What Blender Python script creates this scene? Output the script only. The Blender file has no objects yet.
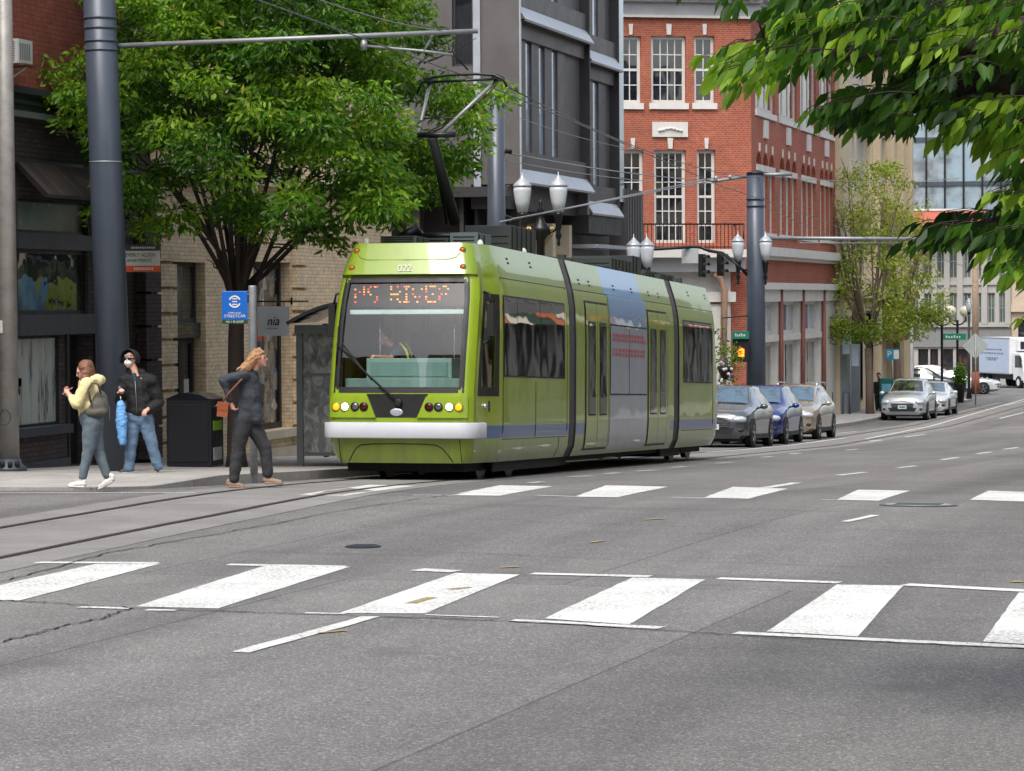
import bpy, bmesh, math, random
import numpy as np
from mathutils import Vector, Matrix, noise
PI = math.pi
random.seed(7)
SC = bpy.context.scene
COL = SC.collection
# ------------------------------------------------------------------ camera
F_PX = 2900.0
CAM_Z = 2.2
cam_d = bpy.data.cameras.new('camera')
cam = bpy.data.objects.new('camera', cam_d); COL.objects.link(cam); SC.camera = cam
cam_d.sensor_width = 36.0; cam_d.lens = 36.0 * F_PX / 1024.0
cam_d.clip_start = 0.1; cam_d.clip_end = 3000
YAW = math.radians(15.0); PITCH = math.radians(-1.69); ROLL = math.radians(-0.35)
CAM_M = Matrix.Rotation(YAW, 4, 'Z') @ Matrix.Rotation(PI/2 + PITCH, 4, 'X') @ Matrix.Rotation(ROLL, 4, 'Z')
cam.matrix_world = Matrix.Translation((0, 0, CAM_Z)) @ CAM_M
# ------------------------------------------------------------------ ground profile
_GP = [(-60, 0), (27, 0), (30, -.03), (33, -.12), (40, -.42), (60, -1.18), (80, -1.90), (110, -2.66), (120, -2.80), (200, -3.92), (400, -4.6), (1200, -6)]
def _prof(y):
    for (a, za), (b, zb) in zip(_GP, _GP[1:]):
        if y <= b: return za + (zb - za) * (y - a) / (b - a)
    return _GP[-1][1]
def gz(y):
    return (_prof(y - 1.5) + 2 * _prof(y) + _prof(y + 1.5)) / 4
def ray(px, py):
    return (CAM_M.to_3x3() @ Vector(((px - 512) / F_PX, (385.5 - py) / F_PX, -1)))
def at_d(px, py, d): return Vector((0, 0, CAM_Z)) + ray(px, py) * d
def on_x(px, py, x):
    r = ray(px, py); return Vector((0, 0, CAM_Z)) + r * (x / r.x)
def on_y(px, py, y):
    r = ray(px, py); return Vector((0, 0, CAM_Z)) + r * (y / r.y)
def on_ground(px, py, up=0.0):
    r = ray(px, py); d = 30.0
    for _ in range(60):
        p = Vector((0, 0, CAM_Z)) + r * d
        e = p.z - gz(p.y) - up
        d += e / max(-r.z, .02) * .6
    return Vector((0, 0, CAM_Z)) + r * d
def on_plane(px, py, P, N):
    r = ray(px, py); o = Vector((0, 0, CAM_Z)); return o + r * ((P - o).dot(N) / r.dot(N))
def FY(px, x=-18.6, py=350): return on_x(px, py, x).y
def FZ(py, px, x=-18.6): return on_x(px, py, x).z
# ------------------------------------------------------------------ mesh builder
class MB:
    def __init__(s): s.v = []; s.f = []; s.m = []; s.mats = []; s.sm = []
    def mi(s, mat):
        if mat not in s.mats: s.mats.append(mat)
        return s.mats.index(mat)
    def add(s, vs, fs, mat, smooth=False):
        b = len(s.v); s.v.extend([tuple(v) for v in vs]); k = s.mi(mat)
        for f in fs: s.f.append(tuple(i + b for i in f)); s.m.append(k); s.sm.append(smooth)
        return s
    def box(s, x0, x1, y0, y1, z0, z1, mat, M=None):
        vs = [Vector((x, y, z)) for x in (x0, x1) for y in (y0, y1) for z in (z0, z1)]
        if M is not None: vs = [M @ v for v in vs]
        return s.add(vs, [(0,1,3,2), (4,6,7,5), (0,4,5,1), (2,3,7,6), (0,2,6,4), (1,5,7,3)], mat)
    def quad(s, a, b, c, d, mat, smooth=False): return s.add([a, b, c, d], [(0,1,2,3)], mat, smooth)
    def poly(s, pts, mat): return s.add(pts, [tuple(range(len(pts)))], mat)
    def tube(s, path, r, mat, seg=10, cap=True, smooth=True):
        path = [Vector(p) for p in path]; n = len(path)
        rs = list(r) if hasattr(r, '__len__') else [r] * n
        t0 = (path[1] - path[0]).normalized()
        u = t0.orthogonal().normalized(); vs = []
        for i, p in enumerate(path):
            t = (path[min(i+1, n-1)] - path[max(i-1, 0)])
            t = t.normalized() if t.length > 1e-9 else t0
            u = (u - t * u.dot(t)); u = u.normalized() if u.length > 1e-6 else t.orthogonal().normalized()
            w = t.cross(u)
            for k in range(seg):
                a = 2 * PI * k / seg; vs.append(p + (u * math.cos(a) + w * math.sin(a)) * rs[i])
        fs = [(i*seg+k, i*seg+(k+1) % seg, (i+1)*seg+(k+1) % seg, (i+1)*seg+k) for i in range(n-1) for k in range(seg)]
        s.add(vs, fs, mat, smooth)
        if cap:
            b = len(s.v) - len(vs); k = s.mi(mat)
            s.f.append(tuple(b + i for i in reversed(range(seg)))); s.m.append(k); s.sm.append(False)
            s.f.append(tuple(b + (n-1)*seg + i for i in range(seg))); s.m.append(k); s.sm.append(False)
        return s
    def lathe(s, prof, c, mat, seg=16, smooth=True, axis='z'):
        c = Vector(c); vs = []
        for (r, h) in prof:
            for k in range(seg):
                a = 2*PI*k/seg; x, y = r*math.cos(a), r*math.sin(a)
                o = (x, y, h) if axis == 'z' else ((h, x, y) if axis == 'x' else (y, h, x))
                vs.append(c + Vector(o))
        n = len(prof)
        fs = [(i*seg+k, i*seg+(k+1) % seg, (i+1)*seg+(k+1) % seg, (i+1)*seg+k) for i in range(n-1) for k in range(seg)]
        fs += [tuple(reversed(range(seg))), tuple((n-1)*seg+k for k in range(seg))]
        s.add(vs, fs[:-2], mat, smooth); b = len(s.v) - len(vs); k = s.mi(mat)
        for f in fs[-2:]: s.f.append(tuple(i+b for i in f)); s.m.append(k); s.sm.append(False)
        return s
    def prism(s, pts, off, mat):
        pts = [Vector(p) for p in pts]; off = Vector(off); n = len(pts)
        vs = pts + [p + off for p in pts]
        fs = [tuple(reversed(range(n))), tuple(range(n, 2*n))] + [(i, (i+1) % n, n+(i+1) % n, n+i) for i in range(n)]
        return s.add(vs, fs, mat)
    def sphere(s, c, r, mat, seg=14, rings=9, M=None):
        rr = r if hasattr(r, '__len__') else (r, r, r); vs = []
        for i in range(rings+1):
            ph = PI*i/rings
            for k in range(seg):
                a = 2*PI*k/seg
                p = Vector((rr[0]*math.sin(ph)*math.cos(a), rr[1]*math.sin(ph)*math.sin(a), -rr[2]*math.cos(ph)))
                if M is not None: p = M @ p
                vs.append(Vector(c) + p)
        fs = [(i*seg+k, i*seg+(k+1) % seg, (i+1)*seg+(k+1) % seg, (i+1)*seg+k) for i in range(rings) for k in range(seg)]
        return s.add(vs, fs, mat, True)
    def build(s, name, parent=None, bevel=0, **kw):
        me = bpy.data.meshes.new(name); me.from_pydata(s.v, [], s.f)
        for m in s.mats: me.materials.append(m)
        me.polygons.foreach_set('material_index', s.m); me.polygons.foreach_set('use_smooth', s.sm)
        me.update()
        if any(len(f) == 4 for f in s.f) and any(s.sm): pass
        o = bpy.data.objects.new(name, me); COL.objects.link(o)
        if parent is not None: o.parent = parent
        if bevel:
            md = o.modifiers.new('bevel', 'BEVEL'); md.width = bevel; md.segments = 2; md.limit_method = 'ANGLE'; md.angle_limit = .7
        tag(o, **kw); return o
def tag(o, label=None, cat=None, group=None, kind=None):
    if label: o['label'] = label
    if cat: o['category'] = cat
    if group: o['group'] = group
    if kind: o['kind'] = kind
    return o
def thing(name, label, cat, loc=(0,0,0), rz=0, group=None):
    o = bpy.data.objects.new(name, None); COL.objects.link(o); o.empty_display_size = .2
    o.location = loc; o.rotation_euler = (0, 0, rz)
    return tag(o, label, cat, group)
def copy_tree(o, parent=None):
    c = o.copy(); COL.objects.link(c)
    if parent is not None: c.parent = parent
    for ch in list(o.children): copy_tree(ch, c)
    return c
def text(name, body, size, M, mat, parent=None, extrude=.002, align='CENTER', sx=1.0, **kw):
    cu = bpy.data.curves.new(name, 'FONT'); cu.body = body; cu.size = size; cu.align_x = align; cu.align_y = 'CENTER'; cu.extrude = extrude
    t = bpy.data.objects.new('tmp_text', cu); COL.objects.link(t)
    dg = bpy.context.evaluated_depsgraph_get(); dg.update()
    me = bpy.data.meshes.new_from_object(t.evaluated_get(dg)); bpy.data.objects.remove(t)
    me.name = name; me.materials.clear(); me.materials.append(mat)
    me.transform(M @ Matrix.Diagonal((sx, 1, 1, 1)))
    o = bpy.data.objects.new(name, me); COL.objects.link(o)
    if parent is not None: o.parent = parent
    return tag(o, **kw)
def frame_m(o, xdir, ydir):
    x = Vector(xdir).normalized(); y = Vector(ydir).normalized(); z = x.cross(y)
    M = Matrix((x, y, z)).transposed().to_4x4(); M.translation = Vector(o); return M
# ------------------------------------------------------------------ materials
def srgb(c):
    return tuple(((v/255)/12.92 if v/255 <= .04045 else ((v/255+.055)/1.055)**2.4) for v in c)
def lin(c): return tuple(c) if max(c) <= 1.0 else srgb(c)
class N:
    """tiny node helper"""
    def __init__(s, name):
        s.m = bpy.data.materials.new(name); s.m.use_nodes = True; s.t = s.m.node_tree; s.t.nodes.clear()
        s.out = s.t.nodes.new('ShaderNodeOutputMaterial')
    def n(s, typ, ins=None, **at):
        nd = s.t.nodes.new(typ)
        for k, v in at.items(): setattr(nd, k, v)
        for k, v in (ins or {}).items():
            sk = nd.inputs[k]
            if isinstance(v, bpy.types.NodeSocket): s.t.links.new(v, sk)
            else:
                if sk.type == 'RGBA' and len(v) == 3: v = tuple(v) + (1,)
                sk.default_value = v
        return nd
    def coord(s, kind='Object'): return s.n('ShaderNodeTexCoord').outputs[kind]
    def noise(s, vec, scale, detail=3, rough=.55, dist=0):
        return s.n('ShaderNodeTexNoise', {'Vector': vec, 'Scale': scale, 'Detail': detail, 'Roughness': rough, 'Distortion': dist}).outputs['Fac']
    def ramp(s, fac, stops, interp='LINEAR'):
        r = s.n('ShaderNodeValToRGB', {'Fac': fac}); cr = r.color_ramp; cr.interpolation = interp
        while len(cr.elements) > 1: cr.elements.remove(cr.elements[-1])
        cr.elements[0].position = stops[0][0]; c = stops[0][1]; cr.elements[0].color = (c,c,c,1) if not hasattr(c, '__len__') else tuple(c)+(1,)
        for p, c in stops[1:]:
            e = cr.elements.new(p); e.color = (c,c,c,1) if not hasattr(c, '__len__') else tuple(c)+(1,)
        return r.outputs['Color']
    def mix(s, f, a, b, blend='MIX'):
        nd = s.n('ShaderNodeMix', data_type='RGBA', blend_type=blend)
        for i, v in ((0, f), (6, a), (7, b)):
            sk = nd.inputs[i]
            if isinstance(v, bpy.types.NodeSocket): s.t.links.new(v, sk)
            else: sk.default_value = v if i == 0 else (tuple(v)+(1,) if len(v) == 3 else v)
        return nd.outputs[2]
    def math(s, op, a, b=0.0, c=0.0):
        nd = s.n('ShaderNodeMath', operation=op)
        for i, v in ((0, a), (1, b), (2, c)):
            if isinstance(v, bpy.types.NodeSocket): s.t.links.new(v, nd.inputs[i])
            else: nd.inputs[i].default_value = v
        return nd.outputs[0]
    def bump(s, h, strength=.3, dist=.02):
        return s.n('ShaderNodeBump', {'Height': h, 'Strength': strength, 'Distance': dist}).outputs['Normal']
    def bsdf(s, ins, **at):
        b = s.n('ShaderNodeBsdfPrincipled', ins, **at); s.t.links.new(b.outputs[0], s.out.inputs['Surface']); s.b = b; return s.m
_mc = {}
def mat(name, col, rough=.6, metal=0, var=.12, vs=3.0, bump=0, bs=40, spec=.5, emit=None, es=0, coat=0):
    if name in _mc: return _mc[name]
    n = N(name); c = lin(col); co = n.coord()
    f = n.noise(co, vs, 4, .6); fine = n.noise(co, vs*14, 2)
    f = n.math('MULTIPLY_ADD', fine, .35, n.math('MULTIPLY', f, .8))
    lo = tuple(max(0, x*(1-var)) for x in c); hi = tuple(min(1, x*(1+var)) for x in c)
    cc = n.ramp(f, [(.35, lo), (.8, hi)])
    ins = {'Base Color': cc, 'Roughness': n.ramp(n.noise(co, vs*2, 3), [(.3, max(0, rough-.07)), (.7, min(1, rough+.07))]), 'Metallic': metal, 'Specular IOR Level': spec, 'Coat Weight': coat}
    if bump: ins['Normal'] = n.bump(n.noise(co, bs, 3), bump, .01)
    if emit: ins['Emission Color'] = lin(emit); ins['Emission Strength'] = es
    _mc[name] = n.bsdf(ins); return _mc[name]
def brick(name, c1, c2, mortar, bw=.21, bh=.07, ms=.008, stain=.25):
    n = N(name); co = n.coord(); sx = n.n('ShaderNodeSeparateXYZ', {0: co})
    u = n.math('ADD', sx.outputs[0], sx.outputs[1]); v = n.n('ShaderNodeCombineXYZ', {0: u, 1: sx.outputs[2]}).outputs[0]
    b = n.n('ShaderNodeTexBrick', {'Vector': v, 'Color1': lin(c1), 'Color2': lin(c2), 'Mortar': lin(mortar), 'Scale': 1.0, 'Mortar Size': ms, 'Brick Width': bw, 'Row Height': bh, 'Bias': -.1, 'Mortar Smooth': .3})
    st = n.ramp(n.noise(co, .45, 5, .65), [(.3, 1-stain), (.7, 1+stain*.4)])
    c = n.mix(1.0, b.outputs['Color'], st, 'MULTIPLY')
    c = n.mix(1.0, c, n.ramp(n.noise(co, 9, 3), [(.3, .82), (.7, 1.14)]), 'MULTIPLY')
    return n.bsdf({'Base Color': c, 'Roughness': .85, 'Normal': n.bump(n.math('SUBTRACT', 1.0, b.outputs['Fac']), .5, .008)})
def glass_dark(name, col=(12,16,18), rough=.03, wave=.0, ws=1.2, spec=.8, blotch=None):
    """reflective dark pane; wave bends its reflections like old plate glass"""
    n = N(name); co = n.coord()
    c = n.ramp(n.noise(co, 1.1, 3), [(.35, lin(col)), (.7, tuple(min(1, x*2.2+.004) for x in lin(col)))])
    if blotch: c = n.mix(n.ramp(n.noise(co, blotch[1], 4, .6), [(.5, 0), (.62, 1)]), c, lin(blotch[0]))
    ins = {'Base Color': c, 'Roughness': rough, 'Specular IOR Level': spec, 'IOR': 1.6, 'Coat Weight': .6, 'Coat Roughness': .02}
    if wave: 
        nn = n.bump(n.noise(co, ws, 2, .5), wave, .05); ins['Normal'] = nn; ins['Coat Normal'] = nn
    return n.bsdf(ins)
def clear_glass(name, tint=(.86,.93,.92), refl=1.0, lo=.07):
    n = N(name); co = n.coord()
    tr = n.n('ShaderNodeBsdfTransparent', {'Color': tint}); gl = n.n('ShaderNodeBsdfGlossy', {'Color': (1,1,1), 'Roughness': .015, 'Normal': n.bump(n.noise(co, .9, 2), .05, .05)})
    fr = n.n('ShaderNodeFresnel', {'IOR': 1.5}).outputs[0]
    f = n.math('ADD', n.math('MULTIPLY', fr, refl), lo)
    mx = n.n('ShaderNodeMixShader', {0: f, 1: tr.outputs[0], 2: gl.outputs[0]})
    n.t.links.new(mx.outputs[0], n.out.inputs['Surface']); return n.m
def leaf_mat(name, dark, mid, light, trans=.35, yellow=None):
    n = N(name); at = n.n('ShaderNodeAttribute', attribute_name='tone').outputs['Fac']
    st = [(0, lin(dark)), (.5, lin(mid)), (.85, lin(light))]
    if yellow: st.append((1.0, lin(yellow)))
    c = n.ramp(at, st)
    b = n.n('ShaderNodeBsdfPrincipled', {'Base Color': c, 'Roughness': .45, 'Specular IOR Level': .35})
    c2 = n.mix(1.0, c, (1.25, 1.35, .5), 'MULTIPLY')
    t = n.n('ShaderNodeBsdfTranslucent', {'Color': c2})
    mx = n.n('ShaderNodeMixShader', {0: trans, 1: b.outputs[0], 2: t.outputs[0]})
    n.t.links.new(mx.outputs[0], n.out.inputs['Surface']); return n.m
# common paints
STEEL_D = mat('dark_painted_steel', (58,66,76), .45, .0, .1, 1.5)
STEEL_K = mat('black_metal', (22,24,26), .4, .2)
GALV = mat('galvanised', (140,144,146), .5, .5, .15, 6, .1)
WHITE_T = mat('white_trim', (205,205,200), .6, 0, .08, 4)
BLACK = mat('matte_black', (12,12,13), .7)
RUBBER = mat('rubber', (18,18,19), .85, 0, .2, 8)
CHROME = mat('bright_metal', (190,192,195), .25, .9, .05)
GLASS_BLD = glass_dark('window_glass', (20,26,32), .04, .25, .8)
GLASS_SKY = glass_dark('sky_glass', (112,128,144), .03, .12, .5, 1.0)  # pale pane colour stands in for reflected sky
# ------------------------------------------------------------------ facade tools
class Wall:
    """vertical wall plane: origin O, horizontal direction U, outward normal Nn"""
    def __init__(s, O, U, Nn): s.O = Vector(O); s.U = Vector(U).normalized(); s.N = Vector(Nn).normalized()
    def p(s, u, z, out=0.0): return s.O + s.U*u + Vector((0,0,z)) + s.N*out
    def px(s, px, py):
        q = on_plane(px, py, s.O, s.N) - s.O; return q.dot(s.U), q.z
    def slab(s, mb, u0, u1, z0, z1, o0, o1, m):
        vs = [s.p(u, z, o) for u in (u0, u1) for o in (o0, o1) for z in (z0, z1)]
        return mb.add(vs, [(0,1,3,2), (4,6,7,5), (0,4,5,1), (2,3,7,6), (0,2,6,4), (1,5,7,3)], m)
    def holes(s, mb, u0, u1, z0, z1, ops, m, depth=.2, zf=None, rm=None):
        """wall rectangle with real openings ops=[(a,b,c,d)] and reveals of given depth"""
        us = sorted(set([u0, u1] + [min(max(v, u0), u1) for o in ops for v in o[:2]]))
        zs = sorted(set([z0, z1] + [min(max(v, z0), z1) for o in ops for v in o[2:4]]))
        for a, b in zip(us, us[1:]):
            for c, d in zip(zs, zs[1:]):
                mu, mz = (a+b)/2, (c+d)/2
                if any(o[0] < mu < o[1] and o[2] < mz < o[3] for o in ops): continue
                if b-a < 1e-5 or d-c < 1e-5: continue
                mb.quad(s.p(a, c), s.p(b, c), s.p(b, d), s.p(a, d), m)
        for o in ops:
            a, b, c, d = o[:4]; r = rm or m
            mb.quad(s.p(a,c), s.p(a,d), s.p(a,d,-depth), s.p(a,c,-depth), r); mb.quad(s.p(b,c), s.p(b,c,-depth), s.p(b,d,-depth), s.p(b,d), r)
            mb.quad(s.p(a,d), s.p(b,d), s.p(b,d,-depth), s.p(a,d,-depth), r); mb.quad(s.p(a,c), s.p(a,c,-depth), s.p(b,c,-depth), s.p(b,c), r)
    def window(s, par, a, b, c, d, fm, gm, depth=.14, fw=.06, nv=0, nh=0, mt=.03, name='window', sash=None, sill=None, label=None):
        mb = MB(); o0, o1 = -depth-.04, -depth+.02
        s.slab(mb, a, a+fw, c, d, o0, o1, fm); s.slab(mb, b-fw, b, c, d, o0, o1, fm)
        s.slab(mb, a+fw, b-fw, c, c+fw, o0, o1, fm); s.slab(mb, a+fw, b-fw, d-fw, d, o0, o1, fm)
        for i in range(nv):
            u = a+fw + (b-a-2*fw)*(i+1)/(nv+1); s.slab(mb, u-mt/2, u+mt/2, c+fw, d-fw, o0+.012, o1-.012, fm)
        for i in range(nh):
            z = c+fw + (d-c-2*fw)*(i+1)/(nh+1); s.slab(mb, a+fw, b-fw, z-mt/2, z+mt/2, o0+.015, o1-.015, fm)
        if sash is not None:
            z = c+(d-c)*sash; s.slab(mb, a+fw, b-fw, z-.045, z+.045, o0+.002, o1-.003, fm)
        w = mb.build(name, par)
        if label: w['label'] = label
        g = MB(); g.quad(s.p(a+fw*.5, c+fw*.5, o0+.02), s.p(b-fw*.5, c+fw*.5, o0+.02), s.p(b-fw*.5, d-fw*.5, o0+.02), s.p(a+fw*.5, d-fw*.5, o0+.02), gm); g.build('pane', w)
        if sill:
            k = MB(); s.slab(k, a-.08, b+.08, c-sill, c-.003, -depth, .08, fm if sill is True else WHITE_T); k.build('sill', w)
        return w
# ------------------------------------------------------------------ ground
def asphalt():
    n = N('asphalt'); co = n.coord()
    big = n.noise(co, .12, 4, .6); mid = n.noise(co, 1.3, 4, .65); fine = n.noise(co, 75, 3, .75)
    sp = n.n('ShaderNodeTexVoronoi', {'Vector': co, 'Scale': 75.0}).outputs['Color']
    spv = n.n('ShaderNodeSeparateColor', {0: sp}).outputs[0]
    base = n.ramp(big, [(.3, (.098,.096,.094)), (.5, (.120,.117,.114)), (.7, (.144,.140,.135))])
    base = n.mix(1.0, base, n.ramp(mid, [(.3, .86), (.7, 1.12)]), 'MULTIPLY')
    base = n.mix(1.0, base, n.ramp(fine, [(.3, .45), (.5, .98), (.7, 1.75)]), 'MULTIPLY')
    base = n.mix(n.ramp(spv, [(.84, 0), (.90, .6)]), base, (.30,.29,.27))
    base = n.mix(n.ramp(spv, [(.07, .6), (.12, 0)]), base, (.035,.035,.036))
    # long tyre-darkened lanes and oil, running down the street
    st = n.n('ShaderNodeMapping', {'Vector': co, 'Scale': (1.0, .035, 1.0)}).outputs[0]
    base = n.mix(1.0, base, n.ramp(n.noise(st, .9, 3, .5), [(.35, .76), (.6, 1.10)]), 'MULTIPLY')
    sn = n.n('ShaderNodeMapping', {'Vector': co, 'Scale': (.3, 1.0, 1.0), 'Rotation': (0,0,.15)}).outputs[0]
    base = n.mix(n.ramp(n.noise(sn, .38, 5, .7, .6), [(.60, 0), (.66, .6)]), base, (.078,.077,.076))
    pt = n.n('ShaderNodeTexBrick', {'Vector': n.n('ShaderNodeMapping', {'Vector': co, 'Rotation': (0,0,.06), 'Location': (1.3,.7,0)}).outputs[0], 'Color1': (.9,.9,.9), 'Color2': (1.1,1.1,1.1), 'Mortar': (.55,.55,.55), 'Scale': 1.0, 'Mortar Size': .012, 'Brick Width': 3.6, 'Row Height': 11.0, 'Bias': 0.0}).outputs[0]
    base = n.mix(1.0, base, pt, 'MULTIPLY')
    return n.bsdf({'Base Color': base, 'Roughness': .88, 'Normal': n.bump(fine, .5, .006)})
ASPH = asphalt()
def concrete(name, col, joint=1.5, dark=.55):
    n = N(name); co = n.coord()
    b = n.n('ShaderNodeTexBrick', {'Vector': co, 'Color1': (1,1,1), 'Color2': (.9,.9,.9), 'Mortar': (dark,)*3, 'Scale': 1.0, 'Mortar Size': .012, 'Brick Width': joint, 'Row Height': joint}, offset=0.0)
    c = n.mix(1.0, b.outputs['Color'], n.ramp(n.noise(co, .8, 5, .7), [(.3, .72), (.7, 1.1)]), 'MULTIPLY')
    c = n.mix(1.0, c, n.ramp(n.noise(co, 30, 3, .7), [(.3, .82), (.7, 1.14)]), 'MULTIPLY')
    c = n.mix(1.0, c, lin(col), 'MULTIPLY')
    c = n.mix(n.ramp(n.noise(co, 2.7, 3), [(.66, 0), (.70, .30)]), c, (.09,.088,.085))
    return n.bsdf({'Base Color': c, 'Roughness': .9, 'Normal': n.bump(n.noise(co, 60, 3), .3, .004)})
WALK = concrete('sidewalk_concrete', (.36,.345,.325))
KERB = concrete('kerb_concrete', (.34,.33,.31), 2.4)
TRACKC = concrete('trackway_concrete', (.215,.208,.198), 3.0, .7)
ys = [-400, -200, -100, -60] + [-40+2*i for i in range(30)] + [20+.75*i for i in range(80)] + [80+2*i for i in range(61)] + [210+20*i for i in range(10)] + [420, 500, 700, 1000, 1600, 2600]
xs = [-2500, -800, -300, -120, -60, -30, -15, -7, 0, 7, 15, 30, 60, 120, 300, 800, 2500]
mb = MB(); nv = len(xs)
vs = [(x, y, gz(y)) for y in ys for x in xs]
fs = [(j*nv+i, j*nv+i+1, (j+1)*nv+i+1, (j+1)*nv+i) for j in range(len(ys)-1) for i in range(nv-1)]
mb.add(vs, fs, ASPH, True).build('road', kind='structure')
def frange(a, b, st):
    n = max(1, int(math.ceil((b-a)/st))); return [a+(b-a)*i/n for i in range(n+1)]
def strip(mb, y0, y1, fl, fr, up_, m, step=.5, side=None, thick=None):
    up = up_
    """sheet between x=fl(y) and x=fr(y) that follows the ground, 'up' above it"""
    yy = frange(y0, y1, step); vs = []
    U = (lambda y: up(y)) if callable(up) else (lambda y: up)
    for y in yy: vs += [(fl(y), y, gz(y)+U(y)), (fr(y), y, gz(y)+U(y))]
    fs = [(2*i, 2*i+1, 2*i+3, 2*i+2) for i in range(len(yy)-1)]
    mb.add(vs, fs, m)
    if side is not None:
        vs = []
        for y in yy: vs += [(fr(y), y, gz(y)+U(y)), (fr(y), y, gz(y)-.05)]
        mb.add(vs, [(2*i, 2*i+1, 2*i+3, 2*i+2) for i in range(len(yy)-1)], side)
        vs = []
        for y in yy: vs += [(fl(y), y, gz(y)+U(y)), (fl(y), y, gz(y)-.05)]
        mb.add(vs, [(2*i+1, 2*i, 2*i+2, 2*i+3) for i in range(len(yy)-1)], side)
    return mb
KH = .13
def ramp_h(y): return .035 + (KH-.035)*min(1, max(0, (y-34.6)/2.4))
def kh_of(nm_y0): return ramp_h if nm_y0 < 50 else (lambda y: KH)
def corner(x, y, yc, r, s):      # pull the kerb line back round a corner at y=yc (s=+1: block starts here, -1: ends)
    t = (y - yc)*s
    return x if t >= r else x - r + math.sqrt(max(0, r*r - (r-max(t, 0))**2))
def curb1(y):
    t = min(1, max(0, (y-63.5)/3.5)); x = -14.02 - 1.75*(t*t*(3-2*t))
    return corner(corner(x, y, 33.2, 1.4, 1), y, 90.0, 2.2, -1)
def curb3(y): return corner(corner(-16.0, y, 99.0, 2.5, 1), y, 156, 3.5, -1)
for nm, y0, y1, cf in (('sidewalk', 33.2, 90.0, curb1), ('sidewalk', 99.0, 156, curb3)):
    mb = MB(); strip(mb, y0, y1, lambda y: -90, lambda y: cf(y)-.16, kh_of(y0), WALK, .25)
    mb.build(nm, kind='structure')
    mb = MB(); strip(mb, y0, y1, lambda y: cf(y)-.16, cf, (lambda y: kh_of(y0)(y)+.004), KERB, .25, side=KERB); k0 = kh_of(y0)(y0)
    yy = y0; mb.quad((-90, y0-.003, gz(y0)+k0+.003), (cf(y0+.01), y0-.003, gz(y0)+k0+.003), (cf(y0+.01), y0-.003, gz(y0)-.05), (-90, y0-.003, gz(y0)-.05), KERB)
    mb.quad((-90, y0-.003, gz(y0)+k0+.006), (cf(y0), y0-.003, gz(y0)+k0+.006), (cf(y0), y0+.16, gz(y0+.16)+k0+.008), (-90, y0+.16, gz(y0+.16)+k0+.008), KERB)
    mb.build('kerb', kind='structure')
# right-hand pavement (outside the frame, carries the near tree)
mb = MB(); strip(mb, -30, 9, lambda y: 1.2, lambda y: 30, KH, WALK, 2, side=KERB); strip(mb, 13, 17, lambda y: 1.2, lambda y: 30, KH, WALK, 1, side=KERB)
strip(mb, 33, 90, lambda y: .4, lambda y: 40, KH, WALK, 1, side=KERB); strip(mb, 99, 156, lambda y: .4, lambda y: 40, KH, WALK, 2, side=KERB)
mb.build('sidewalk', kind='structure')
# trackway and rails
def trk(y):
    a = -11.45; b = -12.66 - (y-40.5)*.0055
    t = min(1, max(0, (y-27.5)/13.0)); t = t*t*(3-2*t)
    return a*(1-t) + b*t
mb = MB(); strip(mb, -40, 150, lambda y: trk(y)-1.25, lambda y: trk(y)+1.30, .004, TRACKC, .5); mb.build('trackway', kind='structure')
RAILM = mat('rail_steel', (92,84,78), .38, .6, .2, 5)
for sgn in (-1, 1):
    mb = MB()
    strip(mb, -40, 150, lambda y: trk(y)+sgn*.7175-.055, lambda y: trk(y)+sgn*.7175+.060, .008, mat('rail_filler', (46,44,42), .9), .5)
    strip(mb, -40, 150, lambda y: trk(y)+sgn*.7175-.028, lambda y: trk(y)+sgn*.7175+.034, .012, RAILM, .5)
    mb.build('rail', kind='structure')
# paint
def paint(name, col):
    n = N(name); co = n.coord()
    c = n.ramp(n.noise(co, 2.2, 5, .7), [(.3, tuple(v*.82 for v in lin(col))), (.7, lin(col))])
    c = n.mix(1.0, c, n.ramp(n.noise(co, 55, 3, .7), [(.25, .8), (.6, 1.03)]), 'MULTIPLY')
    w = n.math('MULTIPLY', n.ramp(n.noise(co, 30, 4, .8), [(.50, 0), (.60, 1)]), n.ramp(n.noise(co, 1.3, 4, .6), [(.40, .15), (.60, 1.0)]))
    c = n.mix(w, c, (.12,.12,.12))
    return n.bsdf({'Base Color': c, 'Roughness': .75, 'Normal': n.bump(n.noise(co, 70, 3), .2, .003)})
PAINT = paint('road_paint', (208,210,206)); YEL = paint('yellow_marking', (150,136,84))
def gpoly(mb, pts, up=.0045, m=PAINT, jit=.005):
    q = []
    for i in range(len(pts)):
        a, b = on_ground(*pts[i]), on_ground(*pts[(i+1) % len(pts)])
        n = max(1, int((b-a).length/.25))
        for k in range(n):
            p = a.lerp(b, k/n); p.x += random.uniform(-jit, jit); p.y += random.uniform(-jit, jit)
            q.append((p.x, p.y, gz(p.y)+up))
    mb.poly(q, m)
def gline(mb, a, b, w, up=.006, m=PAINT, jit=.01):
    a, b = on_ground(*a), on_ground(*b); d = (b-a); L = d.length; d.normalize(); nn = Vector((-d.y, d.x, 0))
    n = max(1, int(L/.3)); vs = []
    for i in range(n+1):
        p = a + (b-a)*(i/n)
        for s in (-.5, .5):
            q = p + nn*(w*s + random.uniform(-jit, jit)); vs.append((q.x, q.y, gz(q.y)+up))
    mb.add(vs, [(2*i, 2*i+1, 2*i+3, 2*i+2) for i in range(n)], m)
mb = MB()
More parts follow.
